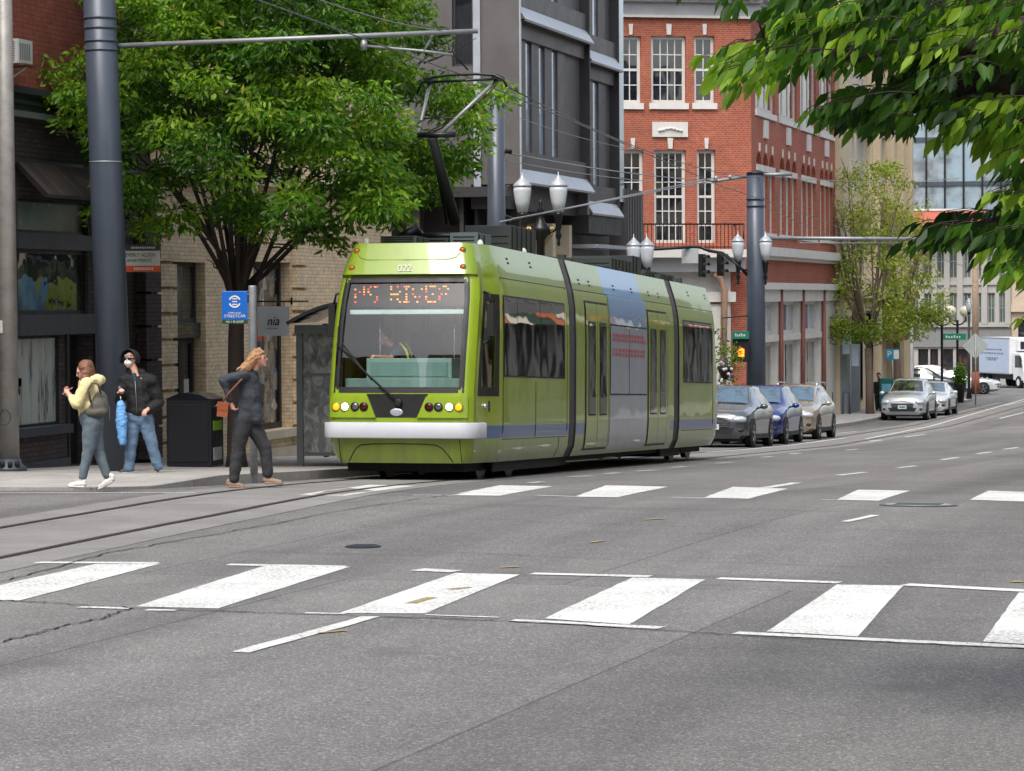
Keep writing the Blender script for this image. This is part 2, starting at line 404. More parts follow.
for q in ([(95,564.5),(161,564),(20,601),(-70,601)], [(265,566),(350,567),(218,609),(135,607)], [(455,573.5),(520,575),(425,614),(340,613.5)],
          [(632,578),(705,580),(629,625),(544,619)], [(837,585),(903,586),(858,637),(767,632)], [(1019,593),(1090,596),(1080,648),(983,642)],
          [(-95,563),(-30,563),(-190,597),(-270,595)]): gpoly(mb, q)
for a, b, w in (((35,563),(158,563.5),.14), ((228,565),(345,567),.14), ((417,570),(456,572),.2), ((532,574),(650,577),.15), ((718,579),(840,583),.15), ((905,585),(1080,594),.17),
                ((80,607.5),(130,609),.1), ((146,610.5),(176,611),.09), ((305,613.5),(345,614.5),.07), ((425,615.5),(500,618),.04), ((512,621),(662,628.5),.14), ((735,633.5),(1080,650),.14)):
    gline(mb, a, b, w, .006)
gline(mb, (240,653), (372,617), .13)
mb.build('crosswalk_markings', kind='structure')
mb = MB()
for q in ([(300,495),(345,496),(415,486),(370,485)], [(450,495.5),(500,496),(553,486.5),(500,485.5)], [(575,497),(618,497.5),(668,487),(606,485.5)],
          [(704,498),(749,499),(788,489),(733,487)], [(837,500),(879,501),(910,491),(858,490)], [(970,500),(1060,503),(1075,494),(988,491)]): gpoly(mb, q)
for a, b, w in (((413,495.5),(452,495.8),.12), ((537,495.5),(577,497),.12), ((672,497.5),(706,498.5),.12), ((822,500),(840,500.5),.1), ((765,488),(796,483),.16)): gline(mb, a, b, w, .006)
mb.build('crosswalk_markings', kind='structure')
mb = MB()
for a, b in (((529,483),(543,482)), ((569,477),(591,476)), ((605,474),(618,473)), ((637,471.3),(657,470.2)), ((670,467.7),(685,466.8)), ((716,463.5),(733,462.6)), ((762,457.5),(772,456.8)), ((790,454.2),(800,453.2)),
             ((838,475.5),(866,472.5)), ((898,468),(916,466)), ((942,460),(958,457.5)), ((977,454),(991,452)), ((1004,449.5),(1018,447.5)), ((846,450.3),(858,449.2)),
             ((905,437),(925,434.5)), ((870,441.5),(882,440)), ((1000,418.5),(1024,412.5))): gline(mb, a, b, .13)
for pts in ([(703,452.5),(745,449.5),(800,444),(845,438.2)], [(866,439),(935,425),(1022,400),(1060,392)], [(832,434),(857,431.5)], [(845,522),(876,515.5)], [(0,493.2),(195,493.0)], [(1005,405.5),(1040,398)]):
    for a, b in zip(pts, pts[1:]): gline(mb, a, b, .09 if a[1] > 500 else .12)
mb.build('lane_markings', kind='structure')
mb = MB()
for a, b, w in (((500,568),(518,567),.08), ((645,520),(665,519),.1), ((590,543),(603,541),.07), ((318,634),(345,631),.08), ((1012,582),(1024,582.5),.09), ((410,604),(430,598),.1), ((450,590),(470,588),.05), ((0,489.3),(100,489.0),.1)):
    gline(mb, a, b, w, .0075, YEL if a[1] > 495 else mat('rust_stain', (170,120,90), .9), .03)
mb.build('utility_marks', kind='structure')
CRACK = mat('crack_sealant', (34,33,33), .8, 0, .3, 4)
mb = MB()
def crack(pts, w, n=14):
    P = [on_ground(*p) for p in pts]; path = []
    for a, b in zip(P, P[1:]):
        for k in range(n):
            q = a.lerp(b, k/n); q.x += random.gauss(0, .018); q.y += random.gauss(0, .018); path.append(q)
    path.append(P[-1]); vs = []
    for i, q in enumerate(path):
        d = (path[min(i+1, len(path)-1)] - path[max(0, i-1)]).normalized(); nn = Vector((-d.y, d.x, 0)); ww = w*random.uniform(.5, 1.3)
        for s in (-.5, .5):
            v = q + nn*ww*s; vs.append((v.x, v.y, gz(v.y)+.0075))
    mb.add(vs, [(2*i, 2*i+1, 2*i+3, 2*i+2) for i in range(len(path)-1)], CRACK)
crack([(-10,600),(60,604),(130,608.5),(300,614.5),(520,622),(740,636),(1040,650)], .022)
crack([(0,643),(50,630),(100,619),(132,608.5)], .025)
crack([(0,583),(110,553),(260,527),(400,502),(470,493)], .02)
crack([(330,548),(620,560),(1024,572)], .012)
crack([(520,522),(700,527),(1024,534)], .014)
crack([(650,500),(800,508),(1024,520)], .012)
mb.build('road_cracks', kind='structure')
# covers in the road
def cover(px0, px1, py, label, name='manhole_cover', mt=None):
    a, b = on_ground(px0, py), on_ground(px1, py); c = (a+b)/2; r = (b-a).length/2
    t = thing(name, label, 'manhole cover', (c.x, c.y, gz(c.y)))
    m = mt or mat('cast_iron', (88,92,92), .42, .5, .25, 9, .3, 30)
    sl = Matrix.Rotation(math.atan((gz(c.y+.5)-gz(c.y-.5))), 4, 'X')
    mb = MB(); mb.lathe([(r, .0), (r, .011), (r*.86, .013)], (0,0,0), m, 36, False); f = mb.build('rim', t); f.rotation_euler = sl.to_euler()
    mb = MB(); mb.lathe([(r*.84, .0), (r*.84, .016)], (0,0,0), mt or mat('cover_plate', (160,166,168), .4, .45, .2, 12, .5, 60), 36, False)
    for i in range(-3, 4): mb.box(-r*.6, r*.6, i*r*.2-.01, i*r*.2+.01, .0161, .0185, m)
    f = mb.build('lid', t); f.rotation_euler = sl.to_euler()
cover(880, 957, 505.5, 'round grey steel cover in the road between the far crosswalk bars')
cover(345, 381, 547, 'small dark metal cover in the road left of centre', mt=mat('dark_iron', (50,56,64), .5, .3))
# ------------------------------------------------------------------ streetcar
def tram_paint(name, col, wave=.12):
    n = N(name); co = n.coord(); c = lin(col)
    d = n.noise(co, 1.4, 5, .65); g = n.noise(n.n('ShaderNodeMapping', {'Vector': co, 'Scale': (6, 6, .5)}).outputs[0], 1.0, 4, .6)
    cc = n.mix(n.ramp(g, [(.5, 0), (.75, .28)]), c, tuple(v*.55 for v in c))
    cc = n.mix(n.ramp(d, [(.35, .12), (.7, 0)]), cc, (.12,.11,.09))
    zz = n.n('ShaderNodeSeparateXYZ', {0: co}).outputs[2]
    dirt = n.math('MULTIPLY', n.ramp(zz, [(.25, .62), (.75, .12), (1.3, 0)]) , n.ramp(n.noise(n.n('ShaderNodeMapping', {'Vector': co, 'Scale': (3, 3, .8)}).outputs[0], 1.6, 4, .65), [(.3, .35), (.65, 1)]))
    cc = n.mix(dirt, cc, (.09,.082,.07))
    w = n.bump(n.noise(co, .9, 1, .4), wave, .06)
    return n.bsdf({'Base Color': cc, 'Roughness': .32, 'Specular IOR Level': .4, 'Coat Weight': .75, 'Coat Roughness': .03, 'Normal': w, 'Coat Normal': w})
GREEN = tram_paint('lime_green_paint', (138,164,34)); GREEN_UP = tram_paint('pale_green_roof_paint', (124,150,30), .05)
SBLUE = tram_paint('blue_stripe_paint', (26,88,150)); ABLUE = tram_paint('light_blue_paint', (92,152,206), .05)
GASKET = mat('window_gasket', (16,18,18), .5); TGREY = mat('bellows_rubber', (74,74,78), .8, 0, .2, 6, .3, 30)
BUMP_W = mat('pale_bumper', (190,193,200), .5, 0, .06, 3, .05); UNDER = mat('underframe', (20,20,21), .8, 0, .3, 6)
TGL = glass_dark('tram_side_glass', (14,20,20), .02, .09, .7, .8); TGL_FLAT = glass_dark('tram_door_glass', (10,13,14), .02, .05, 1.0, .8)
tram = thing('streetcar', 'lime green three section streetcar with its pantograph raised at the kerb', 'streetcar')
t0 = on_ground(0, 0) if False else None
tram.location = (-12.66, 40.62, gz(41.5)+.01); tram.rotation_euler = (-.0352, 0, .0055)
ZS = [.28, .34, .45, .64, .83, .89, 1.0, 1.2, 1.30, 1.36, 1.6, 1.75, 1.95, 2.2, 2.45, 2.66, 2.72, 2.76, 2.9, 3.0, 3.05, 3.08, 3.14, 3.24, 3.36, 3.48, 3.55]
def ip(v, tab):
    if v <= tab[0][0]: return tab[0][1]
    for (a, x), (b, y) in zip(tab, tab[1:]):
        if v <= b: return x + (y-x)*(v-a)/(b-a)
    return tab[-1][1]
S_T = [(.28, 1.12), (.45, 1.20), (.75, 1.23), (2.3, 1.23), (2.75, 1.215), (3.0, 1.18), (3.24, 1.12), (3.55, 1.02)]
F_T = [(.28, .22), (.45, .16), (.64, .10), (.83, .05), (.9, .03), (1.3, .05), (1.9, .17), (2.5, .33), (3.05, .52), (3.08, .46), (3.55, .66)]
def S(z): return ip(z, S_T)
def Fz(z): return ip(z, F_T)
def hw(ly, z):
    k = min(1, max(0, (ly-.3)/1.3)); return S(z)*(.905 + .095*(k*k*(3-2*k)))
def fpt(lx, z, out=0.0):
    h = hw(.3, z); t = min(1, abs(lx)/h); y = Fz(z) + .07*t*t + (.14*((t-.86)/.14)**2 if t > .86 else 0)
    return Vector((lx, y-out, z))
TF = [0, .2, .4, .6, .745, .78, .86, .91, .95, .98, 1.0]     # fractions of the half width on the front
LYS = [.42, .5, .58, .64, .9, 1.08, 1.14, 1.32, 1.5]
def outline(z, L0, L1, front):
    pts = []
    if front:
        h = hw(.3, z)
        side = [(h*t, fpt(h*t, z).y) for t in TF]
        yb = side[-1][1]
        right = side + [(hw(ly, z), ly + max(0, (Fz(z))*(1-(ly-.42)/1.08))) for ly in LYS] + [(S(z), l) for l in frange(2.0, L1, .9)]
        pts = [(-x, y) for x, y in reversed(right)] + right[1:]
    else:
        ls = frange(L0, L1, .9); pts = [(-S(z), l) for l in reversed(ls)], [(S(z), l) for l in ls]
    return pts
def green_for(z): return GREEN_UP if z > 3.05 else GREEN
def section_shell(L0, L1, front, skip):
    mb = MB()
    if front:
        rows = [outline(z, L0, L1, True) for z in ZS]; n = len(rows[0]); c = n//2
        vs = [(x, y, z) for z, r in zip(ZS, rows) for x, y in r]; 
        for j in range(len(ZS)-1):
            for i in range(n-1):
                z = (ZS[j]+ZS[j+1])/2; k = min(abs(i-c), abs(i+1-c))   # band index from centre line
                if skip(k, z, (rows[j][i][1]+rows[j][i+1][1])/2, i >= c): continue
                m = green_for(z)
                if .64 < z < .83 and k >= 10: m = SBLUE
                a = [vs[j*n+i], vs[j*n+i+1], vs[(j+1)*n+i+1], vs[(j+1)*n+i]]
                mb.add(a, [(0,1,2,3)], m, True)
        top = rows[-1]; mb.poly([(x, y, ZS[-1]) for x, y in top], GREEN_UP); mb.poly([(x, y, ZS[0]) for x, y in reversed(rows[0])], UNDER)
    return mb
def body_side(mb, L0, L1, colfn, step=.6, ends=True):
    ls = frange(L0, L1, step)
    for sg in (-1, 1):
        for j in range(len(ZS)-1):
            z = (ZS[j]+ZS[j+1])/2
            for a, b in zip(ls, ls[1:]):
                q = [(sg*S(ZS[j]), a, ZS[j]), (sg*S(ZS[j]), b, ZS[j]), (sg*S(ZS[j+1]), b, ZS[j+1]), (sg*S(ZS[j+1]), a, ZS[j+1])]
                if sg < 0: q.reverse()
                mb.add(q, [(0,1,2,3)], colfn(z, (a+b)/2), True)
    mb.quad((-S(3.55), L0, 3.55), (S(3.55), L0, 3.55), (S(3.55), L1, 3.55), (-S(3.55), L1, 3.55), GREEN_UP)
    mb.quad((-1.1, L0, .28), (-1.1, L1, .28), (1.1, L1, .28), (1.1, L0, .28), UNDER)
    if ends:
        for l in (L0, L1):
            pr = [(S(z), l, z) for z in ZS] + [(-S(z), l, z) for z in reversed(ZS)]
            mb.poly(pr if l == L1 else list(reversed(pr)), UNDER)
def weld(o, d=.0005):
    bm = bmesh.new(); bm.from_mesh(o.data); bmesh.ops.remove_doubles(bm, verts=bm.verts, dist=d); bmesh.ops.recalc_face_normals(bm, faces=bm.faces); bm.to_mesh(o.data); bm.free()
    return o
# front section: windscreen and cab windows are real openings
WS_Z = (1.36, 3.0)
def skip(k, z, y, right):
    if k < 6 and WS_Z[0] < z < WS_Z[1]: return True                 # windscreen
    if 12 <= k <= 15 and 1.36 < z < 2.72: return True               # cab side window
    return False
fb = section_shell(0, 5.78, True, skip)
pr = [(S(z), 5.78, z) for z in ZS] + [(-S(z), 5.78, z) for z in reversed(ZS)]; fb.poly(pr, UNDER)
front = fb.build('front_section', tram); weld(front)
# creases for smooth shading
def sharp(o, ang=25):
    bm = bmesh.new(); bm.from_mesh(o.data)
    for e in bm.edges:
        if len(e.link_faces) == 2 and e.calc_face_angle(0) > math.radians(ang): e.smooth = False
    bm.to_mesh(o.data); bm.free()
sharp(front)
def front_patch(mb, x0f, x1f, z0, z1, out, m, n=10, nz=6, th=.0, smooth=True):
    """patch on the front skin; x limits may be functions of z"""
    zz = frange(z0, z1, (z1-z0)/nz); g = []
    for z in zz:
        a = x0f(z) if callable(x0f) else x0f; b = x1f(z) if callable(x1f) else x1f
        g.append([fpt(a+(b-a)*i/n, z, out) for i in range(n+1)])
    vs = [p for r in g for p in r]; w = n+1
    mb.add(vs, [(j*w+i, j*w+i+1, (j+1)*w+i+1, (j+1)*w+i) for j in range(len(zz)-1) for i in range(n)], m, smooth)
    if th:
        ring = [g[0][i] for i in range(n+1)] + [g[j][n] for j in range(1, len(zz))] + [g[-1][i] for i in range(n-1, -1, -1)] + [g[j][0] for j in range(len(zz)-2, 0, -1)]
        for a, b in zip(ring, ring[1:]+ring[:1]): mb.quad(a, b, b+Vector((0,th,0)), a+Vector((0,th,0)), m)
h_ = lambda z, t: hw(.3, z)*t
mb = MB()
front_patch(mb, lambda z: -h_(z,.865), lambda z: h_(z,.865), 1.36, 3.0, -.03, clear_glass('windscreen_glass', (.94,.99,.98), .55, .035), 14, 14)
wsc = mb.build('windscreen', tram)
mb = MB()   # rubber surround
front_patch(mb, lambda z: -h_(z,.90), lambda z: h_(z,.90), 1.315, 1.40, .004, GASKET, 16, 2, .04); front_patch(mb, lambda z: -h_(z,.90), lambda z: h_(z,.90), 2.96, 3.035, .004, GASKET, 16, 2, .04)
front_patch(mb, lambda z: h_(z,.83), lambda z: h_(z,.90), 1.40, 2.96, .004, GASKET, 3, 12, .04); front_patch(mb, lambda z: -h_(z,.90), lambda z: -h_(z,.83), 1.40, 2.96, .004, GASKET, 3, 12, .04)
mb.build('windscreen_seal', wsc)
# dark mask between the lamp pods, pods, bumper, lower skirt
mb = MB(); front_patch(mb, lambda z: -.46+(1.27-z)*.42, lambda z: .46-(1.27-z)*.42, .955, 1.30, .006, GASKET, 8, 3, .006); mb.build('front_mask', tram)
for sg in (-1, 1):
    mb = MB()
    f0 = (lambda z: .44-(1.24-z)*.42) if sg > 0 else (lambda z: -1.06)
    f1 = (lambda z: 1.06) if sg > 0 else (lambda z: -.44+(1.24-z)*.42)
    front_patch(mb, f0, f1, .95, 1.26, .035, GREEN, 10, 3, .035); pod = mb.build('lamp_pod', tram)
    for k, lx in enumerate((.94, .80, .64, .50)):
        kind = [('indicator_lamp', mat('amber_lamp', (235,140,20), .2, emit=(255,150,20), es=.9 if sg < 0 else .05)),
                ('headlight', mat('lit_headlight', (255,248,230), .1, emit=(255,244,225), es=5)),
                ('headlight', mat('unlit_headlight', (120,125,130), .08, .7)),
                ('marker_lamp', mat('dark_red_lamp', (70,14,10), .15))][k]
        p = fpt(sg*lx, 1.11, .036); mb = MB()
        mb.lathe([(.067, .02), (.067, -.012), (.056, -.016), (.056, -.004)], p, mat('lamp_bezel', (120,128,60), .3, .2) if k < 2 else STEEL_K, 20, False, 'y')
        l = mb.build(kind[0], pod)
        mb = MB(); mb.sphere(p + Vector((0, -.002, 0)), (.053, .018, .053), kind[1]); mb.build('lens', l)
mb = MB()   # bumper wraps the nose
zt = [(.645, .02), (.65, .068), (.66, .074), (.865, .074), (.875, .068), (.88, .02)]
path = [fpt(h_(.8, t)*s, .8) for s in (-1,) for t in (1,.98,.95,.91,.86,.78,.6,.4,.2)] + [fpt(h_(.8, t), .8) for t in TF]
ends = [Vector((-1.19, .62, .8))] ; path = [Vector((-hw(.62,.8)-.01, .62, .8))] + path + [Vector((hw(.62,.8)+.01, .62, .8))]
vs = []
for i, p in enumerate(path):
    d = (path[min(i+1, len(path)-1)] - path[max(0, i-1)]).normalized(); nn = Vector((d.y, -d.x, 0))
    for z, o in zt: vs.append((p.x+nn.x*o, p.y+nn.y*o, z))
k = len(zt); mb.add(vs, [(i*k+j, (i+1)*k+j, (i+1)*k+j+1, i*k+j+1) for i in range(len(path)-1) for j in range(k-1)], BUMP_W, True)
mb.poly(vs[:k], BUMP_W); mb.poly(list(reversed(vs[-k:])), BUMP_W)
bp = mb.build('bumper', tram); sharp(bp, 35)
mb = MB()   # access panel seam under the bumper and skirt joints
DK = mat('panel_seam', (40,52,12), .7)
def fcurve(pts, r, m, par, name, out=.002):
    mb = MB(); mb.tube([fpt(x, z, out) for x, z in pts], r, m, 6); return mb.build(name, par)
fcurve([(-.80,.30),(-.74,.40),(-.66,.50),(-.58,.545),(-.4,.56),(0,.565),(.4,.56),(.58,.545),(.66,.50),(.74,.40),(.80,.30)], .008, DK, tram, 'coupler_panel_seam')
for x in (-.93, .93): fcurve([(x,.29),(x,.45),(x,.63)], .006, DK, tram, 'skirt_seam')
fcurve([(-.8,3.40),(-.74,3.33),(-.62,3.30),(0,3.295),(.62,3.30),(.74,3.33),(.8,3.40)], .010, GREEN_UP, tram, 'fascia_rib', .0)
fcurve([(t*h_(3.065, .99), 3.065) for t in (-1,-.8,-.5,0,.5,.8,1)], .012, DK, tram, 'fascia_shadow_gap', -.002)
for lx, z in ((-.82,3.44),(-.86,3.18),(.82,3.44),(.86,3.18)):
    mb = MB(); p = fpt(lx, z, .0); mb.lathe([(.048,.03),(.048,-.012),(.038,-.014)], p, mat('lamp_ring', (104,84,30), .5), 16, False, 'y'); mb.sphere(p+Vector((0,-.006,0)), (.033,.018,.033), mat('amber_marker', (190,90,20), .2)); mb.build('marker_lamp', tram)
text('fleet_number', '022', .15, frame_m(fpt(-.02, 3.165, .012), (1,0,0), (0,.35,.94)), WHITE_T, tram)
mb = MB(); mb.sphere(fpt(0, 1.03, .012), (.10, .012, .058), mat('oval_badge', (180,186,196), .3, .4)); ov = mb.build('badge', tram)

# wiper
mb = MB(); a, b = fpt(.03, 1.17, .05), fpt(-.98, 2.02, .04); mb.tube([a, a.lerp(b,.5)+Vector((0,-.03,0)), b], [.022,.016,.012], BLACK, 8); mb.tube([a+Vector((-.06,0,.05)), a.lerp(b,.5)+Vector((-.05,-.03,.05)), b+Vector((-.01,0,.02))], .009, BLACK, 6)
wp = mb.build('wiper', tram); mb = MB(); mb.lathe([(.06,.06),(.06,0),(.04,-.02)], a, BLACK, 14, True, 'y'); mb.build('wiper_pivot', wp)
mb = MB(); mb.tube([fpt(-.40,1.50,-.0)+Vector((0,.0,0)), fpt(-1.0,2.12,-.0)], .014, BLACK, 6); mb.tube([fpt(-.98,1.75,.03), fpt(-.99,2.3,.03)], .012, BLACK, 6); mb.build('wiper_blade', wp)
# LED destination sign behind the glass
def led_sign(par):
    amber = mat('amber_led', (255,170,40), .4, emit=(255,150,30), es=.9); red = mat('red_led', (255,60,50), .4, emit=(255,50,45), es=.9)
    mb = MB(); mb.box(-.92, .92, .66, .74, 2.60, 2.95, BLACK); s = mb.build('destination_sign', par)
    font = {'N':['10001','11001','10101','10011','10001','10001','10001'],'S':['01111','10000','10000','01110','00001','00001','11110'],'R':['11110','10001','10001','11110','10100','10010','10001'],
            'I':['111','010','010','010','010','010','111'],'V':['10001','10001','10001','10001','01010','01010','00100'],'E':['11111','10000','10000','11110','10000','10000','11111'],'W':['10001','10001','10001','10101','10101','11011','10001'],
            'T':['11111','00100','00100','00100','00100','00100','00100'],'O':['01110','10001','10001','10001','10001','10001','01110'],' ':['00']*7}
    for body, x0, mm in (('NS', -.84, red), ('RIVER', -.28, amber)):
        mb = MB(); x = x0
        for ch in body:
            rows = font[ch]
            for r, row in enumerate(rows):
                for c, b_ in enumerate(row):
                    if b_ == '1' and random.random() > .45:
                        mb.box(x+c*.034-.012, x+c*.034+.013, .650, .6595, 2.90-r*.038-.010, 2.90-r*.038+.010, mm if random.random() < .6 else (amber if mm is red else red))
            x += (len(rows[0])+1)*.034
        mb.build('led_lettering', s)
led_sign(tram)
# cab interior
INT = mat('cab_interior_panel', (150,160,150), .6, 0, .12, 2); DASH = mat('dashboard_green_grey', (128,158,150), .5, 0, .1, 3); DARKI = mat('dark_interior', (44,46,48), .8)
mb = MB(); mb.box(-1.0, 1.0, .5, 5.7, .88, .93, DARKI); mb.box(-.98, .98, 2.55, 2.60, .93, 2.95, mat('cab_rear_wall', (196,200,194), .7)); mb.box(-1.0, 1.0, .75, 5.7, 2.96, 3.0, DARKI)
for x in (-.72, -.3, .34, .78): mb.box(x-.05, x+.05, 2.50, 2.548, .93, 2.95, INT)
mb.build('cab_interior', tram)
mb = MB(); mb.box(-.92, .92, .42, .95, .93, 1.53, DASH); mb.box(-.62, .70, .52, 1.0, 1.532, 1.83, DASH); mb.box(-.56, .64, .505, .518, 1.56, 1.78, mat('dash_front', (108,140,134), .5)); mb.build('dashboard', tram, .02)
mb = MB(); mb.box(-.90, .90, .58, .62, 2.49, 2.555, mat('blind_bar', (190,208,206), .5)); mb.build('sun_blind', tram)
mb = MB(); mb.box(-.30, .18, 1.75, 1.86, 1.6, 2.25, DARKI); mb.box(-.28, .16, 1.3, 1.75, 1.42, 1.54, DARKI); mb.box(-.1,0,1.4,1.5,.93,1.42,DARKI); mb.build('driver_seat', tram, .03)
for x in (-.62, .55): 
    mb = MB(); mb.tube([(x, 1.2, .93), (x, 1.2, 2.95)], .018, CHROME, 8); mb.build('grab_pole', tram)
# cab side glass, door details
for sg in (-1, 1):
    mb = MB(); zz = [z for z in ZS if 1.36 <= z <= 2.72]; yy = [.58, .64, .9, 1.08, 1.14]
    def sp(ly, z, o): return Vector((sg*(hw(ly, z)+o), ly + max(0, Fz(z)*(1-(ly-.42)/1.08)), z))
    g = [[sp(ly, z, -.02) for ly in [.5]+yy] for z in zz]; w = len(g[0])
    mb.add([p for r in g for p in r], [(j*w+i, j*w+i+1, (j+1)*w+i+1, (j+1)*w+i) for j in range(len(zz)-1) for i in range(w-1)], clear_glass('cab_side_glass', (.55,.62,.6), 1.0, .12), True)
    cw = mb.build('cab_side_window', tram)
    mb = MB()
    for (a, b, c, d) in ((.40,.55,1.30,2.80), (1.09,1.30,1.30,2.80)):
        z3 = frange(c, d, .2)
        for p, q in zip(z3, z3[1:]): mb.quad(sp(a,p,.004), sp(b,p,.004), sp(b,q,.004), sp(a,q,.004), GASKET if a < 1 or True else GREEN)
    for (c, d) in ((1.27,1.40), (2.69,2.80)):
        for a, b in zip([.40,.55,.64,.9,1.09],[.55,.64,.9,1.09,1.30]): mb.quad(sp(a,c,.005), sp(b,c,.005), sp(b,d,.005), sp(a,d,.005), GASKET)
    mb.build('window_seal', cw)
    mb = MB(); q = sp(.72, 1.12, .01); mb.box(min(q.x, q.x+sg*.02), max(q.x, q.x+sg*.02), q.y+.15, q.y+.33, 1.04, 1.20, STEEL_K); mb.sphere(q+Vector((0,-.02,0)), .045, CHROME); mb.build('door_handle', tram)
    m0 = sp(.42, 2.82, 0); mb = MB(); mo = m0 + Vector((sg*.14, -.06, -.42))
    mb.tube([m0, m0+Vector((sg*.10,-.05,-.02)), mo+Vector((0,0,.2))], .018, BLACK, 8); mb.tube([mo+Vector((0,0,-.2)), mo+Vector((-sg*.04,.12,-.3)), sp(.5, 2.05, 0)], .014, BLACK, 8)
    mi = mb.build('mirror_arm', tram); mb = MB(); mb.box(mo.x-.05, mo.x+.05, mo.y-.09, mo.y+.09, mo.z-.24, mo.z+.24, BLACK); mb.box(mo.x-.045, mo.x+.045, mo.y+.091, mo.y+.096, mo.z-.22, mo.z+.22, CHROME); mb.build('mirror', mi, .025)
# middle and rear sections
def col_mid(z, l):
    if 3.05 < z and 8.75 < l < 11.9: return ABLUE
    if .64 < z < .83 and (l < 6.9 or l > 13.9): return SBLUE
    return green_for(z)
mb = MB(); body_side(mb, 6.22, 14.45, col_mid, .41); mid = weld(mb.build('middle_section', tram)); sharp(mid)
# rear cab mirrors the front, only its side shows
mb = MB()
def col_r(z, l): return SBLUE if .64 < z < .83 else green_for(z)
body_side(mb, 14.93, 18.7, col_r, .6, False)
for j in range(len(ZS)-1):
    z0, z1 = ZS[j], ZS[j+1]; z = (z0+z1)/2
    for sg in (-1, 1):
        def q(z, k): 
            y = [18.7, 19.2, 19.65, 19.9][k]; x = [1, .97, .9, .8][k]; return (sg*S(z)*x, y - (Fz(z)*1.1 if k else 0), z)
        for k in range(3):
            f = [q(z0,k), q(z0,k+1), q(z1,k+1), q(z1,k)]
            mb.add(f if sg > 0 else f[::-1], [(0,1,2,3)], SBLUE if .64 < z < .83 and k < 1 else (GASKET if 1.3 < z < 3.0 and k == 1 and sg > 0 else green_for(z)), True)
    mb.quad((S(z0)*.8, 19.9-Fz(z0)*1.1, z0), (-S(z0)*.8, 19.9-Fz(z0)*1.1, z0), (-S(z1)*.8, 19.9-Fz(z1)*1.1, z1), (S(z1)*.8, 19.9-Fz(z1)*1.1, z1), GASKET if 1.3 < z < 3.0 else green_for(z))
mb.poly([(-S(3.55),18.7,3.55),(S(3.55),18.7,3.55),(S(3.55)*.8,19.2,3.55),(-S(3.55)*.8,19.2,3.55)], GREEN_UP)
rear = weld(mb.build('rear_section', tram)); sharp(rear)
# bellows
for L0, L1 in ((5.76, 6.24), (14.43, 14.95)):
    mb = MB(); nr = 8
    for i in range(nr):
        a = L0+(L1-L0)*i/nr; b = L0+(L1-L0)*(i+1)/nr; m_ = (a+b)/2
        for (l0, l1, s0, s1) in ((a, m_, .955, .985), (m_, b, .985, .955)):
            P0 = [(S(z)*s0*sg, l0, z) for sg in (1,) for z in ZS] + [(-S(z)*s0, l0, z) for z in reversed(ZS)]
            P1 = [(S(z)*s1*sg, l1, z) for sg in (1,) for z in ZS] + [(-S(z)*s1, l1, z) for z in reversed(ZS)]
            k = len(P0); mb.add(P0+P1, [(i_, (i_+1) % k, k+(i_+1) % k, k+i_) for i_ in range(k)], TGREY)
    mb.build('bellows', tram)
    for e in (L0+.02, L1-.07):
        mb = MB()
        P = [(S(z)*1.006, z) for z in ZS]
        for (x, z), (x2, z2) in zip(P, P[1:]):
            for sg in (1, -1): mb.quad((sg*x, e, z), (sg*x, e+.05, z), (sg*x2, e+.05, z2), (sg*x2, e, z2), TGREY)
        mb.build('bellows_frame', tram)
